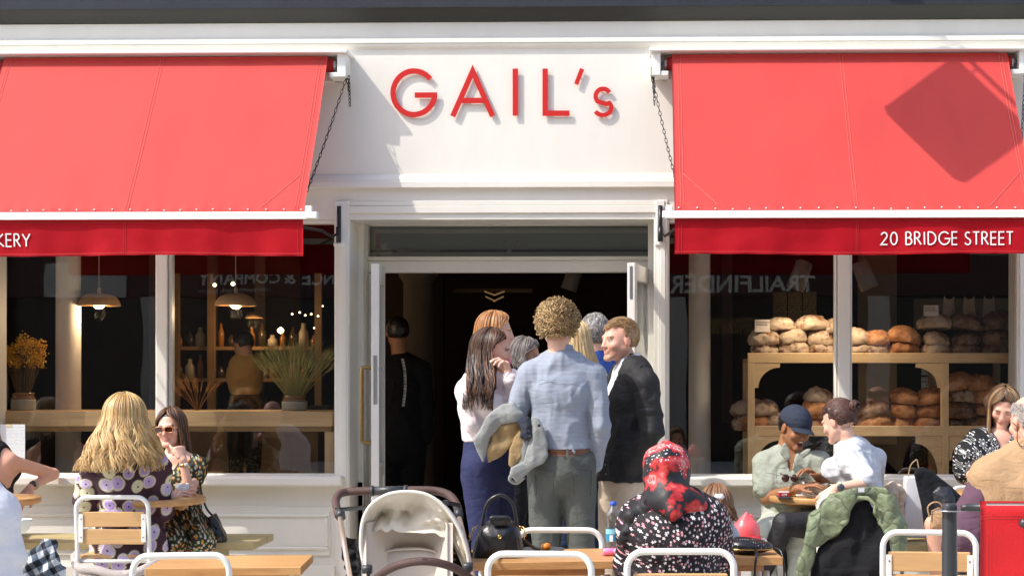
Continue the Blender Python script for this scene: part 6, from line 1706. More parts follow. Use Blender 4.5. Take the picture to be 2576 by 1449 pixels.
def dx(a):
    a.cone(f.J['SL'], f.J['EL'].lerp(f.J['SL'], .12), .062, .060); a.cone(f.J['SR'], f.J['ER'].lerp(f.J['SR'], .12), .062, .060)
    a.ecap(f.J['P']-Vector((0, -.02, .06)), f.J['P']+Vector((0, .02, .05)), (.19, .14), (.165, .12), (1, 0, 0))
f.cloth('dress', 'torso hips thL thR', bigf, .017, .0075, .010, 7.5, (1, 1, 1), extra=dx, seed=21)
def core10(s_): s_.ecap(f.L(0, -.04, .0), U(314, 1118, -1.38), (.095, .08), (.14, .04), (1, 0, 0))
long_hair(f, 'hair', [(.50, .30, .11), (.80, .58, .27), (.36, .19, .06)], n=2000, bottom=1163, phi_f=1.0, amp=.017, freq=46, spread=.43, pw=1.0, core=core10, seed=22, jit=.11, top=(.104, .122, .114), r0=.0036, shift=(0, -.04))
kn = M('cream_knit', (.52, .46, .43), .95, .1, var=.15, vs=30, bump=.9, bs=170)
b = MB(); b.tube(spline([U(188, 1398, -1.35), U(196, 1425, -1.5), U(240, 1432, -1.56), U(290, 1444, -1.58), U(340, 1440, -1.58), U(385, 1420, -1.54), U(420, 1410, -1.4)]), .024, 10)
b.tube(spline([U(192, 1392, -1.3), U(190, 1420, -1.42), U(215, 1442, -1.5)]), .02, 10); b.tube(spline([U(205, 1440, -1.5), U(250, 1455, -1.55), U(320, 1462, -1.56), U(390, 1440, -1.5)]), .022, 10)
o = b.build('knitted_cardigan', kn); tag(o, 'cream knitted cardigan wrapped around the seat of the wavy blonde woman', 'cardigan')

# ---- 11 woman with sunglasses
smf = floral('orange_meadow_print', (.030, .030, .018), [(.70, .22, .04), (.48, .50, .36), (.30, .34, .22), (.60, .58, .46), (.66, .30, .05), (.16, .20, .10)], 48, .42, 5, .22, (.65, .5, .1), .10)
f = Fig('dark haired woman in tortoiseshell sunglasses resting her chin on her hand', -.74, dict(H=(430, 1077), N=(441, 1148), SL=(494, 1176, -.02), SR=(392, 1178, -.0), P=(455, 1338), EL=(477, 1240, -.17), WL=(460, 1158, -.19), ER=(402, 1262, -.12), WR=(432, 1256, -.30), KL=(512, 1368, -.42), KR=(440, 1365, -.42), AL=(516, 1540, -.45), AR=(430, 1540, -.40)), (-.12, -1, -.06), roll=.04, skin='fair', b=.95, female=True, hs=.97)
f.hand('L', (-.30, .22, 1), (-.75, .65, -.2), curl=(1.25, 1.3, .8), side=1, thumb=(.3, .2), sc=.95); f.hand('R', (.6, -.5, .2), (.3, .3, -.2), curl=(.5, .6, .4), side=-1)
f.body(.0048, eyes=False, brow=(.10, .06, .04))
def dx11(a):
    a.ecap(f.J['P']-Vector((0, .0, .04)), f.J['P']+Vector((0, -.1, .03)), (.185, .14), (.17, .10), (1, 0, 0))
Nn = np.array(f.J['N'])
f.cloth('dress', 'torso hips thL thR', smf, .015, .007, .008, 8, extra=dx11, seed=23, carve=lambda X, Y_, Z: np.maximum(np.minimum(.05+(Z-Nn[2]+.02)*.55-np.abs(X-Nn[0]+.004), Nn[1]-Y_+.02), np.maximum(Z-Nn[2]+.012, 0)+0*X+0*Y_-.0001))
for q, sg in (('L', 1), ('R', -1)):
    s_ = SDF(.02); a_ = f.J['S'+q]; s_.cone(a_+Vector((0, 0, .02)), a_.lerp(f.J['E'+q], .25), .052, .058); f.piece('sleeve_frill', s_, smf, .007, .006, .010, 16)
b = MB()
for e in (-1, 1):
    c = np.array([.031*e, .100, .000])
    pts = [f.L(c[0]+.0265*math.copysign(abs(math.cos(a))**.6, math.cos(a)), .103-.10*abs(c[0]+.0265*math.cos(a))**1.35, c[2]+.0185*math.copysign(abs(math.sin(a))**.7, math.sin(a))) for a in np.linspace(0, 2*math.pi, 25)[:-1]]
    b.tube(pts, .0040, 6, closed=True); b.tube([f.L(.060*e, .090, .008), f.L(.079*e, .02, .010), f.L(.081*e, -.02, .004)], .0032, 6)
b.tube([f.L(-.008, .104, .006), f.L(.008, .104, .006)], .004, 6)
gl_ = b.build('sunglasses', M('tortoiseshell', (.42, .17, .06), .2, var=.3, vs=60, coat=.5), f.t)
for e in (-1, 1):
    b = MB(); pts = [f.L(.031*e+.025*math.copysign(abs(math.cos(a))**.6, math.cos(a)), .103-.10*abs(.031*e+.025*math.cos(a))**1.35, .0175*math.copysign(abs(math.sin(a))**.7, math.sin(a))) for a in np.linspace(0, 2*math.pi, 25)[:-1]]
    b.add([tuple(p) for p in pts], [tuple(range(24))]); b.build('lens', M('brown_lens', (.05, .012, .005), .08, coat=.6), gl_)
long_hair(f, 'hair', [(.025, .013, .010), (.07, .032, .02), (.30, .15, .07)], n=640, bottom=1178, phi_f=.88, amp=.004, freq=16, spread=.06, seed=24, jit=.07, r0=.0038, back=.05, top=(.083, .103, .101))
d_ = (f.J['WL']-f.J['EL']).normalized(); c = f.J['WL']-d_*.025
b = MB(); b.tube([c-d_*.007, c+d_*.007], .0265, 18); ws = b.build('watch_strap', M('rose_gold', (.55, .30, .16), .3, metal=.9), f.t)
b = MB(); b.lathe([(.013, 0), (.013, .006), (.010, .008)], c+Vector((.020, -.018, 0)), 18, Matrix.Rotation(R(70), 3, 'X') @ Matrix.Rotation(R(30), 3, 'Y')); b.build('watch_face', M('watch_pale', (.6, .58, .5), .2), f.t)
b = MB(); nk = [f.J['N']+Vector((.058*math.cos(a), -.066*abs(math.sin(a))-.01, -.02-.055*abs(math.sin(a))**2)) for a in np.linspace(0, math.pi, 14)]; b.tube(nk, .0012, 5); b.build('necklace', gold, f.t)
# her handbag
lea = M('black_leather', (.012, .012, .013), .32, .5, var=.15, coat=.2, bump=.15, bs=90)
hb = thing('shoulder_bag', 'soft black leather bag on the bench beside the woman in sunglasses', 'bag', U(548, 1370, -.85))
slab('bag_body', [(527, 1300), (540, 1292), (553, 1318), (568, 1345), (566, 1364), (546, 1370), (530, 1352), (522, 1325)], -.88, .03, lea, hb, bulge=.035, amp=.005, fold=.01)
b = MB(); b.tube(spline([U(503, 1196, -.72), U(505, 1230, -.86), U(518, 1275, -.9), U(536, 1298, -.9)]), .006, 6); b.tube(spline([U(510, 1290, -.9), U(530, 1310, -.92), U(548, 1330, -.94)]), .005, 6); b.build('strap', lea, hb)
# ---- 12 woman in black at the left edge
blk = M('black_top_print', (.022, .022, .024), .8, .2, var=.5, vs=30, bump=.4)
f = Fig('bare-armed woman in a black sleeveless top leaning her elbow on the window sill', -.52, dict(H=(-52, 1060), N=(-28, 1128), SR=(22, 1160, -.02), SL=(-75, 1165, .06), P=(-25, 1335), ER=(134, 1192, .34), WR=(78, 1224, .12), EL=(-110, 1260), WL=(-60, 1270, -.2), KL=(-60, 1350, -.4), KR=(10, 1350, -.42), AL=(-60, 1520, -.4), AR=(10, 1520, -.42)), (.5, -.8, -.1), skin='rosy', b=1.05, female=True)
f.hand('R', (-.55, -.3, -.8), (.3, .9, 0), curl=(.2, .3, .2), side=1); f.body(.006)
f.cloth('top', 'torso hips', blk, .012, .008, .005, 8, seed=31, clips=[(f.J['N']+f.lat*.115, f.lat), (f.J['N']-f.lat*.115, -f.lat)]); f.cloth('trousers', 'hips thL thR shL shR', fab('dark_trousers4', (.02, .02, .025)), .014, .011, .004)
long_hair(f, 'hair', [(.35, .28, .2), (.5, .42, .3)], n=200, bottom=1120, seed=32)
d_ = (f.J['WR']-f.J['ER']).normalized(); c = f.J['WR']-d_*.03
b = MB(); b.tube([c-d_*.011, c+d_*.011], .030, 18); b.build('watch_strap', M('rose_strap', (.60, .42, .34), .5), f.t)
b = MB(); b.box((-.017, -.008, -.020), (.017, .008, .020), Matrix.Translation(c+Vector((.005, -.030, .008))) @ Matrix.Rotation(R(-25), 4, 'Y'), bev=.005); b.build('watch_face', M('watch_glass', (.01, .01, .012), .1), f.t)
# ---- 13 man in the white T-shirt at the left edge
wtee = fab('white_tee', (.74, .76, .82), .8, .03, .2, 40)
f = Fig('bald man in a white T-shirt at the lower left corner, seen from behind', -3.05, dict(H=(-112, 1140, .05), N=(-92, 1225), SL=(-190, 1290), SR=(-12, 1282), P=(-48, 1520), EL=(-215, 1400), ER=(22, 1400, .02), WR=(-20, 1470, .25), KL=(-140, 1530, .42), KR=(-10, 1530, .42), AL=(-140, 1760, .42), AR=(0, 1760, .42)), (.1, 1, -.1), skin='rosy', b=1.22, hs=1.0)
f.body(.008); f.cloth('shirt', 'torso hips upL upR', wtee, .022, .009, .010, 5, (1, 1, .8), seed=33)
f.cloth('trousers', 'hips thL thR shL shR', fab('grey_shorts', (.1, .1, .11)), .016, .013, .005)
# ---- 14 woman in the headscarf
smd = floral('tiny_blossom_print', (.016, .013, .016), [(.80, .74, .76), (.72, .33, .38), (.80, .74, .76), (.05, .04, .05)], 62, .36, 5, .28, (.5, .25, .25), .06)
f = Fig('woman in a red and black headscarf and a tiny-flowered black dress', -3.86, dict(H=(1678, 1188, .02), N=(1688, 1268), SL=(1612, 1312), SR=(1778, 1310), P=(1696, 1545), EL=(1590, 1420, .04), WL=(1620, 1440, .26), ER=(1806, 1410, .06), WR=(1770, 1430, .28), KL=(1640, 1545, .40), KR=(1750, 1545, .40), AL=(1640, 1780, .40), AR=(1750, 1780, .40)), (.12, 1, -.15), skin='tan', b=1.16, hs=.86)
f.hand('L', (.3, 1, 0), (0, 0, -1)); f.hand('R', (-.3, 1, 0), (0, 0, -1)); f.body(.007)
f.cloth('dress', 'torso hips upL upR foL foR thL thR', smd, .024, .0075, .010, 5.5, (1, 1, .9), seed=34)
def scarfmat():
    m = bpy.data.materials.new('scarf_print'); t, N, L = nodes(m); b_ = N['Principled BSDF']; c = coords(t)
    n1 = noise(t, c, 13, 3, .55); n2 = noise(t, c, 40, 3, .6); n3 = noise(t, c, 4, 2)
    s_ = N.new('ShaderNodeSeparateXYZ'); L.new(c, s_.inputs[0])
    zc = UZ(1232, -3.86)
    hi = mth(t, 'MULTIPLY', mth(t, 'SUBTRACT', s_.outputs[2], zc), 9.0, clamp=True)
    f_ = mth(t, 'ADD', mth(t, 'MULTIPLY', n1, 1.25), mth(t, 'MULTIPLY', hi, .09))
    cr = ramp(t, f_, [(.63, (.012, .010, .012)), (.68, (.42, .010, .012)), (.78, (.62, .06, .06)), (.86, (.66, .30, .28)), (.92, (.5, .03, .03))])
    vo = N.new('ShaderNodeTexVoronoi'); vo.inputs['Scale'].default_value = 75; L.new(c, vo.inputs['Vector'])
    dots = mth(t, 'MULTIPLY', mth(t, 'LESS_THAN', vo.outputs['Distance'], .24), mth(t, 'MULTIPLY', hi, mth(t, 'GREATER_THAN', n3, .5)))
    L.new(mixc(t, dots, cr, (.65, .62, .66)), b_.inputs['Base Color']); b_.inputs['Roughness'].default_value = .55; return m
scm = scarfmat()
s_ = SDF(.02); A = f.A; Hh = np.array(f.J['H'])
s_.ell(Hh+A @ np.array([0, -.012, .022]), (.086, .104, .094), A); s_.ell(Hh+A @ np.array([0, .01, -.03]), (.080, .085, .085), A)
s_.cone(f.L(0, -.03, -.05), U(1682, 1262, -3.93), .070, .072, .03); s_.cone(U(1640, 1268, -3.88), U(1730, 1262, -3.92), .050, .050, .03)
s_.cone(U(1676, 1262, -3.97), U(1692, 1286, -4.0), .040, .030, .02); s_.cone(U(1725, 1258, -3.95), U(1760, 1272, -3.93), .034, .026, .02)
f.piece('headscarf', s_, scm, .006, .004, .006, 14, (1, 1, .6))
s_ = SDF(.015); s_.cone(U(1640, 1272, -3.92), U(1590, 1300, -3.93), .030, .030); s_.cone(U(1590, 1300, -3.93), U(1572, 1352, -3.93), .030, .018)
f.piece('scarf_end', s_, M('scarf_black', (.014, .012, .014), .6, bump=.5, bs=60), .006, .002, .012, 22)
# ---- 15 child beside her
f = Fig('small child with brown curls and white bow beside the headscarf', -3.42, dict(H=(1802, 1278), N=(1798, 1322), SL=(1770, 1345), SR=(1826, 1350), P=(1798, 1440), EL=(1762, 1400), ER=(1815, 1395), KL=(1780, 1440, .2), KR=(1805, 1440, .2), AL=(1780, 1560, .2), AR=(1805, 1560, .2)), (.1, 1, -.1), skin='fair', b=.55, hs=.80)
f.body(.008); f.cloth('top', 'torso hips upL upR foL foR', fab('white_frock', (.6, .6, .62)), .012, .010, .005); f.cloth('leggings', 'hips thL thR shL shR', fab('pink_leggings', (.6, .4, .42)), .010, .010, .003)
long_hair(f, 'hair', [(.16, .07, .03), (.34, .18, .09)], n=240, bottom=1300, amp=.010, freq=110, spread=.25, seed=35, r0=.003, phi_f=.9)
b = MB()
for e in (-1, 1): b.lathe([(.001, -.02), (.013, -.01), (.016, .006), (.001, .018)], U(1808+4*e, 1250, -3.5), 12, Matrix.Rotation(R(90*e), 3, 'Y') @ Matrix.Scale(1, 3))
b.build('bow', fab('bow_white', (.75, .76, .8)), f.t)
# ---- 16 person in the cap
sage = fab('sage_cotton', (.345, .37, .305), .85, .06, .3, 45); paleg = fab('pale_trousers', (.48, .50, .43), .85, .04, .2, 40)
f = Fig('laughing person in a navy baseball cap and a sage green short-sleeved shirt', -.78, dict(H=(2000, 1078), N=(1972, 1150, .03), SR=(1926, 1168, .02), SL=(2058, 1166, .0), P=(1990, 1335), ER=(1930, 1252, -.05), WR=(2010, 1228, -.26), EL=(2085, 1228, -.06), WL=(2058, 1200, -.24), KR=(1928, 1345, -.42), KL=(2010, 1345, -.45), AR=(1925, 1530, -.45), AL=(2010, 1530, -.45)), (.50, -.80, -.36), roll=-.10, skin='brown', b=.99, hs=1.0)
f.hand('R', (.6, -.4, .25), (0, .3, -1), curl=(.3, .3, .2), side=-1); f.hand('L', (-.5, -.3, .35), (-.2, -.1, -1), curl=(.45, .5, .4), side=1)
f.body(.0048, mouth=.017, eyes=False, brow=(.05, .025, .015), lip=(.42, .12, .10), rosy=.1)
def sx16(a):
    for q in 'LR': a.cone(f.J['S'+q], f.J['S'+q].lerp(f.J['E'+q], .72), .055, .058)
Nn = np.array(f.J['N'])
f.cloth('shirt', 'torso hips', sage, .018, .0075, .008, 8, extra=sx16, seed=41, carve=lambda X, Y_, Z: np.minimum(.028+(Z-Nn[2])*.35-np.abs(X-Nn[0]-.03), Nn[1]-.03-Y_)+0*Z)
slab('shirt_collar', [(1964, 1124), (1975, 1112), (1985, 1130), (1990, 1152), (1978, 1160), (1962, 1140)], -.91, .005, sage, f.t, bulge=.004); slab('shirt_collar', [(2012, 1140), (2030, 1128), (2040, 1128), (2036, 1142), (2018, 1154)], -.93, .005, sage, f.t, bulge=.004)
b = MB()
for (x0, y0, x1, y1) in ((1949, 1175, 1978, 1178), (1952, 1195, 1978, 1196), (1952, 1175, 1955, 1215), (2018, 1178, 2044, 1176), (1998, 1160, 2000, 1240), (1925, 1188, 1950, 1192)):
    b.tube([U(x0+(x1-x0)*k/5, y0+(y1-y0)*k/5, -.945+.02*abs(2*k/5-1)) for k in range(6)], .0016, 4)
b.build('seam', fab('sage_seam', (.2, .22, .18)), f.t)
f.cloth('trousers', 'hips thL thR shL shR', paleg, .020, .009, .008, 7, seed=42)
capm = fab('navy_cap', (.030, .038, .060), .8, .1, .2, 60)
s_ = SDF(.012); A = f.A; Hh = np.array(f.J['H']); s_.ell(Hh+A @ np.array([0, -.016, .040]), (.088, .108, .094), A); s_.clip(Hh+A @ np.array([0, 0, .026]), A @ np.array([0, -.12, -1.]))
cp = f.piece('cap', s_, capm, .006, .002)
def brim(u, v):
    a = (u-.5)*2.3; r1 = .088; x = math.sin(a)*(.082+.0*v); y = math.cos(a)*(.100+.068*v)-.012; return tuple(f.L(x*(1-.05*v), y, .040-.012*v-.35*x*x*10*(.4+.6*v)))
b = MB(); b.grid(brim, 30, 10, .004); b.build('brim', capm, cp)
b = MB(); b.lathe([(.006, 0), (.005, .003), (.0005, .004)], f.L(0, -.016, .134), 10); b.build('button', capm, cp)
short_hair(f, 'hair', [(.015, .010, .008), (.04, .025, .02)], n=350, length=.012, seed=43, curl=.004, hl=9.0, thick=.006)
# ---- 17 woman with the bun
ghm = fab('grey_marl', (.56, .58, .62), .85, .05, .25, 50); lgm = fab('black_leggings', (.020, .019, .022), .6, .1, .12, 50, spec=.4)
f = Fig('woman with a dark bun, grey top and black leggings, arm over chair back', -1.1, dict(H=(2110, 1060), N=(2140, 1122), SL=(2142, 1160, -.15), SR=(2196, 1152, .15), P=(2178, 1328), EL=(2186, 1212, -.30), WL=(2100, 1228, -.34), ER=(2190, 1230, .25), WR=(2120, 1220, .30), HL=(2165, 1325, -.08), HR=(2180, 1325, .09), KL=(1974, 1318, -.25), KR=(1992, 1372, -.02), AL=(1902, 1480, -.15), AR=(2010, 1540, .05)), (-.72, .58, -.34), roll=.0, skin='fair', b=.98, female=True, hs=.98)
f.hand('L', (-.75, -.1, -.62), (.2, .75, -.5), curl=(.35, .45, .35), side=1); f.hand('R', (-1, 0, 0), (0, 0, -1)); f.body(.005, brow=(.12, .06, .03))
def sl17(a):
    a.cone(f.J['SL'], f.J['SL'].lerp(f.J['EL'], .82), .052, .052); a.cone(f.J['SR'], f.J['SR'].lerp(f.J['ER'], .85), .05, .045)
    a.ecap(f.J['P'], f.J['P'].lerp(f.J['N'], .5), (.16, .13), (.14, .11), f.lat)
f.cloth('top', 'torso hips', ghm, .014, .0075, .011, 7, (.7, .7, 1.5), extra=sl17, seed=44)
f.cloth('leggings', 'hips thL thR shL shR', lgm, .006, .008, .0035, 9, seed=45)
hbn = [(.050, .022, .018), (.13, .055, .035), (.08, .03, .02)]
short_hair(f, 'hair', hbn, n=1700, length=.085, comb=(0, -1.0, .15), thick=.010, seed=46, r0=.0022, sides=1.0, hl=.36, lift=.04, rad=(.082, .104, .100))
bc = f.L(.0, -.128, .050); b = MB(); rs = np.random.RandomState(4)
for i in range(160):
    a0 = rs.rand()*6.28; tl = rs.randn(3)*.35; ax_ = nrm(Vector(f.A[:, 1])+Vector(tl)); e1 = ax_.orthogonal().normalized(); e2 = ax_.cross(e1); r1 = .012+.020*rs.rand()
    b.tube([bc+(e1*math.cos(a0+k*.5)+e2*math.sin(a0+k*.5))*r1+ax_*(.012*math.sin(k*.9+a0)) for k in range(9)], .0032, 4, cap=False, col=mcol(hbn[0], hbn[1], rs.rand()))
b.build('hair_bun', HAIRM, f.t)
b = MB(); b.tube(spline([f.L(-.07, .02, .085), f.L(-.086, -.01, .06), f.L(-.088, -.03, .02)]), .003, 6); b.tube(spline([f.L(.05, .05, .10), f.L(0, .06, .105), f.L(-.07, .02, .085)]), .003, 6); b.build('hair_sunglasses', blackm, f.t)
d_ = (f.J['WL']-f.J['EL']).normalized(); c = f.J['WL']-d_*.03
b = MB(); b.tube([c-d_*.010, c+d_*.010], .029, 18); b.build('watch_strap', M('beige_strap', (.62, .52, .38), .5), f.t)
b = MB(); b.lathe([(.019, 0), (.020, .006), (.017, .009), (.0005, .009)], c+Vector((.0, -.026, .003)), 20, Matrix.Rotation(R(90), 3, 'X')); b.build('watch_face', M('watch_slate', (.06, .08, .10), .2, coat=.4), f.t)
q_ = f.J['WL']+Vector((-.085, -.025, -.06)); b = MB(); b.lathe([(.008, 0), (.008, .004), (.0005, .007)], q_, 14, Matrix.Rotation(R(90), 3, 'X')); b.build('ring', M('jade', (.08, .28, .05), .15, coat=.6), f.t)
# ---- 18 woman in the black and white flowered blouse
bw = floral('white_daisy_outline', (.010, .010, .012), [(.012, .012, .014), (.015, .015, .018)], 17, .56, 8, .30, (.66, .66, .66), .12, outline=(.75, .75, .75), jitter=.6, rays=.0, warp=.15)
f = Fig('woman looking down, in a black blouse with white outlined daisies', -.62, dict(H=(2524, 1022, -.03), N=(2512, 1092), SR=(2462, 1112), SL=(2560, 1115), P=(2512, 1335), ER=(2428, 1188, -.06), WR=(2462, 1203, -.24), EL=(2590, 1195), WL=(2560, 1205, -.2), KR=(2352, 1320, -.52), KL=(2440, 1335, -.5), AR=(2362, 1500, -.45), AL=(2430, 1540, -.5)), (-.22, -.80, -.50), roll=-.12, skin='rosy', b=.97, female=True, hs=.98)
f.hand('R', (.9, -.1, .25), (0, .3, -1), curl=(.5, .7, .4), side=-1); f.hand('L', (-1, -.2, 0), (0, 0, -1)); f.body(.005, eyes=False, brow=(.2, .11, .06), lip=(.60, .2, .17))
Nn = np.array(f.J['N'])
def sl18(a):
    for q in 'LR': a.cone(f.J['S'+q], f.J['S'+q].lerp(f.J['E'+q], .55), .060, .084, .04); a.cone(f.J['S'+q].lerp(f.J['E'+q], .55), f.J['S'+q].lerp(f.J['E'+q], .98), .084, .058, .03)
f.cloth('blouse', 'torso hips', bw, .014, .007, .010, 9, extra=sl18, seed=47, carve=lambda X, Y_, Z: np.minimum(.045+(Z-Nn[2]+.02)*.40-np.abs(X-Nn[0]-.01), Nn[1]-Y_-.03)+0*Z)
def core18(s_): s_.ecap(f.L(.05, -.05, .0), U(2540, 1090, -.58), (.06, .05), (.05, .04), (1, 0, 0))
long_hair(f, 'hair', [(.085, .045, .025), (.20, .11, .055), (.50, .33, .16)], n=700, bottom=1128, phi_f=.92, amp=.003, freq=12, spread=.05, seed=48, core=core18, jit=.06, r0=.0036)
f.cloth('skirt', 'hips', fab('black_skirt', (.015, .015, .018)), .02, .010, .005)
# ---- 19 man in the tan waistcoat
tan_ = fab('tan_corduroy', (.42, .27, .15), .9, .06, .35, 130); purp = fab('plum_sweat', (.12, .065, .095), .95, .05, .2, 200)
f = Fig('balding grey haired man in a tan waistcoat over a plum sweatshirt', -2.35, dict(H=(2588, 1062, .0), N=(2602, 1148), SL=(2500, 1205), SR=(2700, 1200), P=(2580, 1425), EL=(2432, 1345, .0), WL=(2410, 1400, .25), ER=(2740, 1340), KL=(2450, 1440, .40), KR=(2600, 1440, .40), AL=(2450, 1680, .4), AR=(2600, 1680, .4)), (-.35, .94, -.15), skin='rosy', b=1.18, hs=1.06)
f.body(.0065)
def ar19(a): a.cone(f.J['SL']+Vector((-.02, 0, -.01)), f.J['EL'], .078, .080, .04); a.cone(f.J['EL'], f.J['EL'].lerp(f.J['WL'], .6), .08, .07, .04)
f.cloth('sweatshirt', 'torso hips upL upR foL foR', purp, .020, .009, .010, 5, extra=ar19, seed=49)
f.cloth('waistcoat', 'torso hips', tan_, .040, .009, .005, 6, seed=50, extra=lambda a: a.cone(f.J['SL']+Vector((.0, -.01, .0)), f.J['SL']+Vector((.035, -.01, -.17)), .075, .085, .05))
b = MB(); c = f.J['N']; b.grid(lambda u, v: tuple(c+Vector((.084*math.cos(2*math.pi*u)-.005, .080*math.sin(2*math.pi*u), .030+.040*v))), 36, 5, .010); b.build('collar', fab('plum_collar', (.045, .018, .035)), f.t)
f.cloth('shorts', 'hips thL thR', fab('navy_check', (.02, .026, .05)), .028, .011, .006, seed=51)
short_hair(f, 'hair', [(.42, .40, .38), (.66, .63, .60), (.22, .20, .18)], n=2600, length=.012, comb=(0, -.4, -1), thick=.006, seed=52, r0=.0013, bald=lambda d: d[2] > .62+.15*d[1], hl=.3, lift=.8)
b = MB(); b.tube(spline([f.L(-.085, .0, .0), f.L(-.09, -.04, -.03), U(2560, 1110, -2.42), U(2580, 1122, -2.45), f.L(.06, -.08, -.05)]), .0022, 6); b.build('glasses_cord', blackm, f.t)
# ================================================================ THINGS ON AND AROUND THE TABLES
def clear_mat(name, tint, refl=1.6):
    return glass_mat(name, tint, refl, .02)
# --- black handbag on the middle table
Yb = -3.62
hb = thing('handbag', 'structured black leather handbag with a top handle and gold chain ends on the slatted table', 'handbag', U(1254, 1412, Yb))
def HZ(x, y): return (1159+x/3.862, 1073+y/3.862)
slab('bag_body', [HZ(*p) for p in ((118, 1285), (128, 1180), (160, 1040), (200, 960), (260, 915), (380, 900), (500, 915), (560, 960), (590, 1060), (606, 1180), (610, 1240), (590, 1310), (400, 1318), (160, 1312))], Yb, .05, lea, hb, bulge=.045, r_=.02, h=.005, amp=.002, afr=12)
slab('flap', [HZ(*p) for p in ((275, 880), (300, 862), (450, 862), (485, 880), (494, 915), (450, 955), (380, 963), (310, 955), (282, 925))], Yb-.085, .006, lea, hb, bulge=.010, r_=.003, h=.004)
for dy in (-.03, .03):
    b = MB(); pts = [U(*HZ(*p), Yb+dy) for p in ((205, 960), (225, 850), (255, 750), (310, 690), (385, 662), (455, 690), (505, 750), (532, 850), (545, 960))]
    b.tube(spline(pts), .0065, 10); b.build('handle', lea, hb)
b = MB(); c = U(*HZ(378, 1068), Yb-.098); b.lathe([(.0085, 0), (.0085, .003), (.006, .004), (.0055, .0015), (.0005, .003)], c, 18, Matrix.Rotation(R(90), 3, 'X')); b.build('stud', M('bag_gold', (.70, .45, .16), .25, metal=1.0), hb)
goldc = MATS['bag_gold']
def chain(pts, r_, w_, parent, mat_, n=8):
    P = spline(pts, 4); b = MB(); m = len(P)-1
    for i in range(n):
        k = (i+.5)/n*m; j = int(min(k, m-1)); c = P[j].lerp(P[j+1], k-j); d = (P[j+1]-P[j]).normalized(); a = Vector((0, 1, 0)).cross(d).normalized() if i % 2 else Vector((0, 1, 0))
        ln = (P[-1]-P[0]).length/n*.75
        b.tube([c+d*ln*math.cos(q*math.pi/5)+a*w_*math.sin(q*math.pi/5) for q in range(10)], r_, 5, closed=True)
    return b.build('chain', mat_, parent)
chain([U(*HZ(165, 960), Yb-.03), U(*HZ(110, 1020), Yb-.05), U(*HZ(90, 1100), Yb-.05)], .0018, .006, hb, goldc, 5)
chain([U(*HZ(568, 960), Yb-.03), U(*HZ(620, 1010), Yb-.05), U(*HZ(615, 1095), Yb-.05)], .0018, .006, hb, goldc, 5)
b = MB(); b.tube(spline([U(*HZ(90, 1100), Yb-.05), U(*HZ(85, 1200), Yb-.04), U(*HZ(130, 1290), Yb-.02)]), .007, 6); b.tube(spline([U(*HZ(612, 1095), Yb-.05), U(*HZ(700, 1165), Yb-.02), U(*HZ(790, 1205), Yb+.05), U(*HZ(880, 1232), Yb+.06)]), .007, 6); b.build('strap', lea, hb)
# --- water bottle
c = U(1543, 1378, -3.42); c.z = ZT+.001; Hb = UZ(1261, -3.42)-ZT
bt = thing('water_bottle', 'clear plastic water bottle with blue cap and blue label beside the headscarf', 'bottle', c)
r_ = .031; pr = [(.001, 0), (r_*.8, .001), (r_, .006)]
z = .012
while z < Hb*.42: pr += [(r_, z), (r_*.92, z+.004), (r_, z+.008)]; z += .011
pr += [(r_*.95, Hb*.45), (r_*.98, Hb*.60), (r_*.90, Hb*.66), (r_*1.0, Hb*.70), (r_*.85, Hb*.80), (r_*.50, Hb*.88), (r_*.40, Hb*.90), (r_*.40, Hb*.93)]
b = MB(); b.lathe(pr, c, 28, cap=False); b.build('bottle_body', clear_mat('clear_plastic', (.84, .88, .90), 3.2), bt)
b = MB(); b.lathe([(r_*.45, Hb*.92), (r_*.46, Hb*.925), (r_*.46, Hb*.995), (r_*.40, Hb)], c, 24); b.build('cap', M('blue_cap', (.03, .09, .50), .35), bt)
lbm = bpy.data.materials.new('bottle_label'); t_, N_, L_ = nodes(lbm); s_ = N_.new('ShaderNodeSeparateXYZ'); L_.new(coords(t_), s_.inputs[0])
f1 = mth(t_, 'GREATER_THAN', s_.outputs[2], Hb*.35); f2 = mth(t_, 'MULTIPLY', mth(t_, 'LESS_THAN', mth(t_, 'ABSOLUTE', mth(t_, 'ADD', s_.outputs[0], .008)), .007), mth(t_, 'LESS_THAN', s_.outputs[2], Hb*.33))
L_.new(mixc(t_, f2, mixc(t_, f1, (.03, .24, .42), (.25, .58, .72)), (.75, .80, .82)), N_['Principled BSDF'].inputs['Base Color']); N_['Principled BSDF'].inputs['Roughness'].default_value = .35
b = MB(); b.lathe([(r_*1.02, Hb*.20), (r_*1.02, Hb*.45)], c, 28, cap=False); b.build('label', lbm, bt)
# --- pink bottle on its side, toy things
pinkm = M('pink_plastic', (.86, .22, .46), .3, var=.08, coat=.3)
c = U(1535, 1392, -3.60); c.z = ZT+.0165
pb = thing('bubble_bottle', 'pink plastic bottle lying on its side at the table corner', 'bottle', c)
Mr = Matrix.Rotation(R(90), 3, 'Y'); b = MB(); b.lathe([(.012, -.028), (.015, -.024), (.015, .010), (.012, .016), (.016, .018), (.016, .044), (.012, .046), (.011, .036)], c, 20, Mr); b.build('bottle_body', pinkm, pb)
b = MB(); b.tube([c+Vector((-.035, .01, -.012)), c+Vector((.06, .02, -.012))], .004, 8); b.tube([c+Vector((.03, .02, .0)), c+Vector((.060, .024, .004))], .013, 10); b.build('wand', pinkm, pb)
c = U(1365, 1394, -3.50); c.z = ZT
pl = thing('black_plate', 'black dish behind the handbag strap', 'plate', c)
b = MB(); b.lathe([(.05, .001), (.088, .012), (.092, .017), (.088, .017), (.05, .006), (.001, .006)], c, 40); b.build('dish', charc, pl)
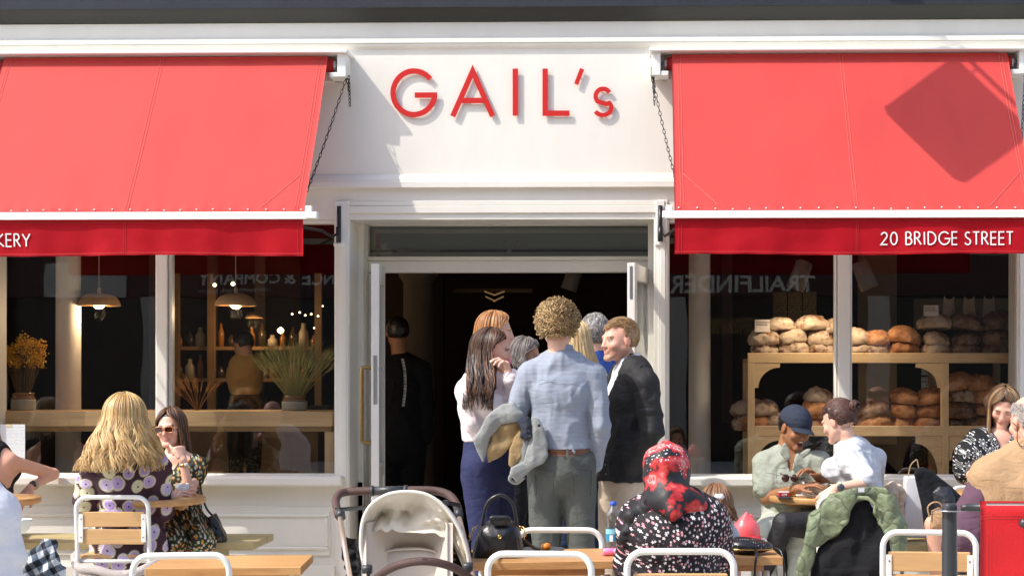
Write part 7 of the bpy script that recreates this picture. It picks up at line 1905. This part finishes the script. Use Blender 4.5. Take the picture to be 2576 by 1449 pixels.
o = MB(); c2 = U(1374, 1384, -3.52); c2.z = ZT+.026; o.lathe([(.001, -.018), (.013, -.014), (.0205, 0), (.015, .014), (.001, .018)], c2, 20); o = o.build('orange_lid', M('orange_plastic', (.85, .25, .02), .4)); tag(o, 'small round orange lid resting on the black dish', 'lid')
# --- purse, coral toy
Yp = -3.52
pu = thing('dotted_purse', 'flat black half-moon purse with tiny white dots on the right slatted table', 'purse', U(1885, 1400, Yp))
dm = bpy.data.materials.new('dotted_leather'); t_, N_, L_ = nodes(dm); vo = N_.new('ShaderNodeTexVoronoi'); vo.inputs['Scale'].default_value = 95; vo.inputs['Randomness'].default_value = .2; L_.new(coords(t_), vo.inputs['Vector'])
L_.new(mixc(t_, mth(t_, 'LESS_THAN', vo.outputs['Distance'], .17), (.014, .013, .015), (.7, .7, .7)), N_['Principled BSDF'].inputs['Base Color']); N_['Principled BSDF'].inputs['Roughness'].default_value = .3
s_ = SDF(.02); c = U(1884, 1402, Yp); c.z = ZT+.026
s_.ell(c+Vector((.0, .0, .006)), (.098, .07, .030)); s_.ell(c+Vector((-.03, 0, .012)), (.06, .06, .032))
V, Q = s_.mesh(.005); b = MB(); b.add(V, Q, None, True); b.build('purse_body', dm, pu)
b = MB(); b.tube([c+Vector((.099*math.cos(a), -.0705*math.sin(a), -.002)) for a in np.linspace(0, math.pi, 24)], .0022, 6); b.build('zip', goldc, pu)
b = MB(); b.tube(spline([c+Vector((.02, -.072, .0)), c+Vector((.022, -.12, -.012)), c+Vector((.016, -.135, -.06)), c+Vector((.013, -.13, -.16)), c+Vector((.015, -.12, -.3))]), .0055, 6); b.tube(spline([c+Vector((.098, -.02, .0)), c+Vector((.125, -.05, -.01)), c+Vector((.135, -.08, -.08)), c+Vector((.135, -.08, -.3))]), .0035, 6); b.build('strap', lea, pu)
coral = M('coral_plastic', (.86, .12, .13), .35, .5, var=.03, coat=.2)
c = U(1877, 1356, -3.20); c.z = UZ(1356, -3.20); 
ct = thing('toy_helmet', 'glossy coral pink plastic toy helmet with a tall fin, behind the dotted purse', 'toy', c)
s_ = SDF(.012); s_.ell(c+Vector((0, 0, .028)), (.060, .055, .072)); s_.clip(c+Vector((0, 0, .0)), (0, 0, -1)); s_.cone(c+Vector((-.010, -.01, .08)), c+Vector((.002, -.01, .118)), .022, .005); s_.cone(c+Vector((.004, 0, .09)), c+Vector((.018, 0, .100)), .02, .012)
V, Q = s_.mesh(.005); b = MB(); b.add(V, Q, None, True); b.build('dome', coral, ct)
b = MB(); b.lathe([(.060, .0), (.066, .002), (.066, .016), (.060, .02)], c, 36); b.build('rim', M('coral_deep', (.75, .05, .07), .35), ct)
b = MB(); b.box((c.x-.08, c.y-.06, c.z-.02), (c.x+.09, c.y+.08, c.z), bev=.004); b.box((c.x-.02, c.y-.02, 0), (c.x+.02, c.y+.02, c.z-.0205)); o = b.build('side_stool', white); tag(o, 'small white stool under the coral toy helmet', 'stool')

# --- on the round table on the right
zt3 = .735
def at_table(px, Y, z=.735): p = U(px, 1240, Y); return Vector((p.x, p.y, z))
china = M('white_china', (.80, .79, .77), .2, .5, var=.02, coat=.3)
def cup(c, r_, h, handle, l):
    t = thing('coffee_cup', l, 'cup', c)
    b = MB(); b.lathe([(r_*.55, 0), (r_*.75, .004), (r_*.93, h*.3), (r_, h), (r_*.93, h), (r_*.86, h*.3), (r_*.5, .008), (.001, .008)], c, 32); b.build('cup_body', china, t)
    b = MB(); b.lathe([(.001, h*.86), (r_*.92, h*.86)], c, 24, cap=False); b.build('coffee', M('coffee_foam', (.50, .33, .20), .6), t)
    if handle:
        b = MB(); b.tube(spline([c+Vector((handle*r_*.95, 0, h*.85)), c+Vector((handle*r_*1.5, 0, h*.8)), c+Vector((handle*r_*1.5, 0, h*.4)), c+Vector((handle*r_*.9, 0, h*.25))]), .0038, 8); b.build('handle', china, t)
YT = -1.02
tr = at_table(2036, YT); tr.z += .0005
b = MB(); b.box((tr.x-.075, tr.y-.05, tr.z), (tr.x+.075, tr.y+.05, tr.z+.010), bev=.008); b.box((tr.x-.08, tr.y-.055, tr.z+.0102), (tr.x+.08, tr.y+.055, tr.z+.018), bev=.006)
o = b.build('serving_tray', china); tag(o, 'small white tray under the coffee cup on the round table', 'tray')
cup(at_table(2062, YT, zt3+.0185)+Vector((-.0, 0, 0)), .049, .062, 1, 'large white coffee cup on the tray by the laughing pair')
gm = clear_mat('tumbler_glass', (.90, .93, .93), 4.0)
for i, (x_, dy) in enumerate(((2026, .06), (2078, .09))):
    c = at_table(x_, YT+dy, zt3+(.0185 if i == 0 else .0005)); b = MB(); r_ = .034
    b.lathe([(.001, .001), (r_*.75, .001), (r_, .068), (r_*.94, .068), (r_*.70, .010), (.001, .010)], c, 12, cap=False); o = b.build('glass_tumbler', gm); tag(o, ('empty ribbed glass tumbler left of the coffee cup', 'empty glass tumbler behind the coffee cup, right side')[i], 'glass', 'glass tumblers')
c = at_table(1972, YT-.05); b = MB(); b.box((c.x-.038, c.y-.07, c.z+.0005), (c.x+.038, c.y+.06, c.z+.009), bev=.003); o = b.build('mobile_phone', charc); tag(o, 'black mobile phone lying under the red packet', 'phone')
pk_ = thing('cigarette_packet', 'small red packet lying on the black phone', 'packet', c+Vector((0, 0, .0095)))
b = MB(); b.box((c.x-.029, c.y-.035, c.z+.0095), (c.x+.025, c.y+.04, c.z+.032), bev=.002); b.build('box', M('packet_red', (.55, .02, .03), .35), pk_)
b = MB(); b.box((c.x-.030, c.y-.036, c.z+.0322), (c.x+.026, c.y+.02, c.z+.0345)); b.build('lid', paper, pk_)
text_mb('CM', Vector((c.x-.014, c.y-.0355, c.z+.014)), XA, ZA, .013, bold=True).build('print', paper, pk_)
# phone held by the person in the cap
c = U(2090, 1176, -1.06); Mx = Matrix.Translation(c) @ Matrix.Rotation(R(-18), 4, 'Y') @ Matrix.Rotation(R(40), 4, 'X')
b = MB(); b.box((-.045, -.037, -.004), (.040, .037, .004), Mx, bev=.004); ph = b.build('mobile_phone', M('phone_silver', (.55, .55, .56), .3, metal=.5)); tag(ph, 'silver mobile phone held up between the laughing pair', 'phone')
# tortoiseshell glasses hanging from the shirt pocket
sgm = M('tortoise_dark', (.05, .015, .012), .12, var=.4, vs=70, coat=.6)
b = MB()
for x_ in (1976, 1998): 
    c = U(x_, 1202, -1.04); b.lathe([(.001, -.002), (.021, -.0015), (.0225, .0), (.021, .002), (.001, .0025)], c, 20, Matrix.Rotation(R(80), 3, 'X'))
b.tube(spline([U(1962, 1190, -1.03), U(1978, 1196, -1.045), U(2010, 1204, -1.045), U(2024, 1202, -1.03)]), .003, 6)
o = b.build('folded_sunglasses', sgm); tag(o, 'dark tortoiseshell sunglasses lying before the person in the cap', 'sunglasses')
# cup on the left round table between the women
c = at_table(459, -1.02); cup(c, .040, .070, 0, 'white coffee cup held by the golden haired woman')
# --- bags and clothes at the bench on the right
pw = M('white_paper_bag', (.74, .73, .74), .7, .2, var=.04, vs=8, bump=.35, bs=9)
zb = .461
c = U(2298, 1334, -.72); bw0 = UX(2268, -.72); bw1 = UX(2328, -.72); tz = UZ(1196, -.72)
bg_ = thing('paper_carrier_bag', 'tall white paper carrier bag with twisted handles standing on the bench', 'paper bag', (c.x, -.72, zb))
slab('bag_body', [(2276, 1198), (2330, 1196), (2336, 1330), (2330, 1352), (2268, 1350), (2271, 1280)], -.72, .05, pw, bg_, fold=.012, fr=6, r_=.004, h=.006)
for dy in (-.04, .04):
    b = MB(); b.tube(spline([U(2284, 1205, -.72+dy), U(2290, 1172, -.72+dy), U(2302, 1158, -.72+dy), U(2308, 1160, -.72+dy), U(2314, 1200, -.72+dy)]), .003, 6); b.build('handle', M('twine', (.50, .35, .2), .8), bg_)
o = slab('crumpled_paper_bag', [(2230, 1222), (2244, 1212), (2262, 1216), (2276, 1240), (2272, 1300), (2262, 1350), (2226, 1350), (2222, 1280)], -.78, .02, M('pale_kraft', (.62, .50, .38), .75, var=.1, bump=.6, bs=18), None, fold=.03, fr=20, bulge=.03, amp=.010, afr=26, label='crumpled pale paper bag left of the white carrier bag', cat='paper bag')
felt = fab('black_felt', (.012, .013, .016), .95)
cc = thing('black_coat', 'rounded black felt coat back standing over a chair beside the white carrier bag', 'coat', U(2345, 1400, -1.05))
slab('coat_back', [(2300, 1190), (2306, 1178), (2322, 1174), (2344, 1184), (2368, 1204), (2392, 1222), (2420, 1250), (2440, 1300), (2440, 1420), (2340, 1420), (2328, 1340), (2318, 1270)], -1.05, .02, felt, cc, bulge=.03, fold=.02)
slab('coat_lining', [(2345, 1238), (2362, 1222), (2390, 1226), (2402, 1252), (2398, 1300), (2352, 1296)], -1.10, .015, M('black_lining', (.016, .017, .022), .4, bump=.5, bs=30), cc, bulge=.02, fold=.02)
# wicker handbag
wk = thing('woven_handbag', 'small woven straw handbag between the knee and the barrier post', 'handbag', U(2352, 1300, -1.3))
b = MB(); b.tube(spline([U(2338, 1300, -1.3), U(2334, 1276, -1.3), U(2346, 1264, -1.3), U(2362, 1264, -1.3), U(2372, 1276, -1.3)]), .009, 8, flat=.5); b.build('handle', M('wicker', (.50, .30, .16), .7, var=.4, vs=90, bump=.8, bs=120), wk)
slab('bag_body', [(2344, 1284), (2362, 1276), (2384, 1280), (2384, 1330), (2340, 1330)], -1.27, .02, MATS['wicker'], wk, bulge=.02)

# --- green quilted jacket and black coat over the chair of the woman with the bun
qm = bpy.data.materials.new('sage_quilting'); t_, N_, L_ = nodes(qm); b_ = N_['Principled BSDF']
cq = coords(t_); nzc = noise(t_, cq, 5, 2, out=1); vm = N_.new('ShaderNodeVectorMath'); vm.operation = 'MULTIPLY_ADD'; L_.new(nzc, vm.inputs[0]); vm.inputs[1].default_value = (.13,)*3; L_.new(cq, vm.inputs[2])
s2 = N_.new('ShaderNodeSeparateXYZ'); L_.new(vm.outputs[0], s2.inputs[0])
vq = N_.new('ShaderNodeTexVoronoi'); vq.feature = 'DISTANCE_TO_EDGE'; vq.inputs['Scale'].default_value = 9.5; vq.inputs['Randomness'].default_value = .8; L_.new(vm.outputs[0], vq.inputs['Vector']); q1 = vq.outputs['Distance']
line = mth(t_, 'LESS_THAN', q1, .022); hgt = mth(t_, 'POWER', mth(t_, 'MULTIPLY', q1, 2.4, clamp=True), .5)
n2 = noise(t_, cq, 38, 4); hh = mth(t_, 'ADD', hgt, mth(t_, 'MULTIPLY', n2, .9))
L_.new(mixc(t_, line, (.16, .195, .11), (.11, .135, .075)), b_.inputs['Base Color']); b_.inputs['Roughness'].default_value = .5
bp = N_.new('ShaderNodeBump'); bp.inputs['Strength'].default_value = .8; bp.inputs['Distance'].default_value = .012; L_.new(hh, bp.inputs['Height']); L_.new(bp.outputs[0], b_.inputs['Normal'])
gj = thing('quilted_jacket', 'sage green quilted jacket hung over the chair of the woman with the bun', 'jacket', U(2150, 1449, -1.56))
slab('jacket_shell', [(2066, 1274), (2088, 1244), (2124, 1232), (2161, 1226), (2190, 1223), (2227, 1227), (2252, 1252), (2263, 1282), (2280, 1315), (2282, 1332), (2279, 1379), (2262, 1430), (2248, 1400), (2242, 1364), (2223, 1340), (2208, 1312), (2197, 1289), (2200, 1270), (2184, 1257), (2160, 1256), (2146, 1265), (2137, 1282), (2133, 1308), (2114, 1336), (2086, 1357), (2054, 1376), (2045, 1411), (2024, 1470), (2002, 1470), (2004, 1417), (2020, 1374), (2030, 1327), (2034, 1297)], -1.57, .010, qm, gj, fold=.035, fr=9, bulge=.016, amp=.004, afr=18, h=.0055)
slab('collar', [(2133, 1306), (2130, 1284), (2138, 1262), (2154, 1246), (2184, 1247), (2204, 1266), (2202, 1294), (2196, 1289), (2197, 1270), (2182, 1257), (2160, 1256), (2146, 1265), (2139, 1282)], -1.60, .008, fab('sage_rib', (.26, .30, .17), .8), gj, bulge=.006, fold=.01)
b = MB(); p = U(2166, 1232, -1.60); b.box((p.x-.016, p.y-.012, p.z-.010), (p.x+.016, p.y-.009, p.z+.012)); b.build('label', M('label_white', (.62, .64, .68), .7), gj)
o = slab('black_coat', [(2140, 1285), (2150, 1262), (2185, 1260), (2204, 1292), (2226, 1345), (2240, 1400), (2244, 1480), (2026, 1480), (2050, 1412), (2062, 1378), (2110, 1345)], -1.52, .015, fab('black_wool', (.011, .011, .013), .9), None, fold=.05, fr=7, bulge=.03, amp=.010, afr=12, label='black coat hanging under the sage green quilted jacket', cat='coat')
# --- checked shirt and white pouch at the left edge
ck = bpy.data.materials.new('checked_flannel'); t_, N_, L_ = nodes(ck); b_ = N_['Principled BSDF']; s2 = N_.new('ShaderNodeSeparateXYZ'); L_.new(coords(t_, (1, 1, 1), (0, .45, 0)), s2.inputs[0])
fx = mth(t_, 'GREATER_THAN', mth(t_, 'FRACT', mth(t_, 'MULTIPLY', s2.outputs[0], 20)), .5); fz = mth(t_, 'GREATER_THAN', mth(t_, 'FRACT', mth(t_, 'MULTIPLY', s2.outputs[2], 16)), .5)
sm = mth(t_, 'ADD', fx, fz); L_.new(ramp(t_, mth(t_, 'MULTIPLY', sm, .5), [(0, (.62, .64, .68)), (.49, (.12, .15, .19)), (.51, (.12, .15, .19)), (.98, (.012, .016, .022))]), b_.inputs['Base Color']); b_.inputs['Roughness'].default_value = .9
slab('checked_shirt', [(60, 1470), (66, 1420), (78, 1392), (96, 1368), (114, 1358), (130, 1362), (140, 1388), (152, 1410), (160, 1430), (156, 1470)], -2.62, .018, ck, None, fold=.06, fr=16, bulge=.03, amp=.010, afr=22, label='black and white checked flannel shirt hanging at the lower left', cat='shirt')
c = U(56, 1320, -1.6); b = MB(); b.lathe([(.012, -.045), (.036, -.02), (.050, .02), (.054, .032), (.049, .032), (.042, .0), (.02, -.03)], c, 24); o = b.build('cloth_sun_hat', fab('hat_white', (.72, .73, .66))); tag(o, 'small upturned white cloth hat below the left round table', 'hat')
# --- crowd barrier
px_, d_ = 2389, 5.35
c = U(px_, 1266, d_-10); zt_ = c.z
br = thing('barrier_post', 'matt black barrier post at the lower right with a banner arm', 'barrier post', (c.x, c.y, 0))
b = MB(); b.lathe([(.0285, .03), (.0265, zt_*.6), (.0245, zt_-.02), (.0245, zt_-.004), (.022, zt_), (.0005, zt_)], (c.x, c.y, 0), 32); b.lathe([(.18, 0), (.18, .02), (.04, .045), (.03, .06)], (c.x, c.y, 0), 40); b.build('post', charc, br)
b = MB(); b.lathe([(.026, zt_-.024), (.047, zt_-.024), (.047, zt_-.0215), (.026, zt_-.0215)], (c.x, c.y, 0), 32); b.build('ring_plate', steel, br)
red_b = M('banner_red', (.62, .012, .018), .65, .4, var=.06, vs=4, bump=.2, bs=160, sheen=.1)
bn = thing('barrier_banner', 'red canvas barrier banner filling the lower right corner', 'banner', (c.x+.25, c.y, .15))
ya = c.y-.01; za = zt_-.012
b = MB(); b.tube([(c.x+.036, ya, za), (c.x+.052, ya, za), (c.x+.06, ya, za), (c.x+.115, ya, za), (c.x+.117, ya, za), (c.x+1.7, ya, za)], [.010, .011, .0135, .0135, .0175, .0175], 18); b.build('rail', charc, bn)
x0 = UX(2463, ya); 
def ban(u, v):
    th = v; x = x0+1.6*u; z = za+.020-.62*v
    y = ya-.020+.012*math.sin(x*7+1)*v+.004*fbm([[x*6, v*6, 2]], 2)[0]
    if v < .04: y = ya-.020*math.sin(v/.04*math.pi/2)
    return (x, y, z)
b = MB(); b.grid(ban, 80, 40, .002); b.build('banner_cloth', red_b, bn)
b = MB()
for v in (.075, .09): b.tube([Vector(ban(i/60, v))+Vector((0, -.0025, 0)) for i in range(61)], .0007, 4)
for u in (.016, .022): b.tube([Vector(ban(u, i/20))+Vector((0, -.0025, 0)) for i in range(21)], .0007, 4)
b.build('stitching', M('thread_dark', (.55, .04, .04), .7), bn)
c = U(2574, 1315, d_-10.05); b = MB(); b.tube([c, c+Vector((0, -.03, 0))], .016, 14); b.build('rail_knob', charc, bn)
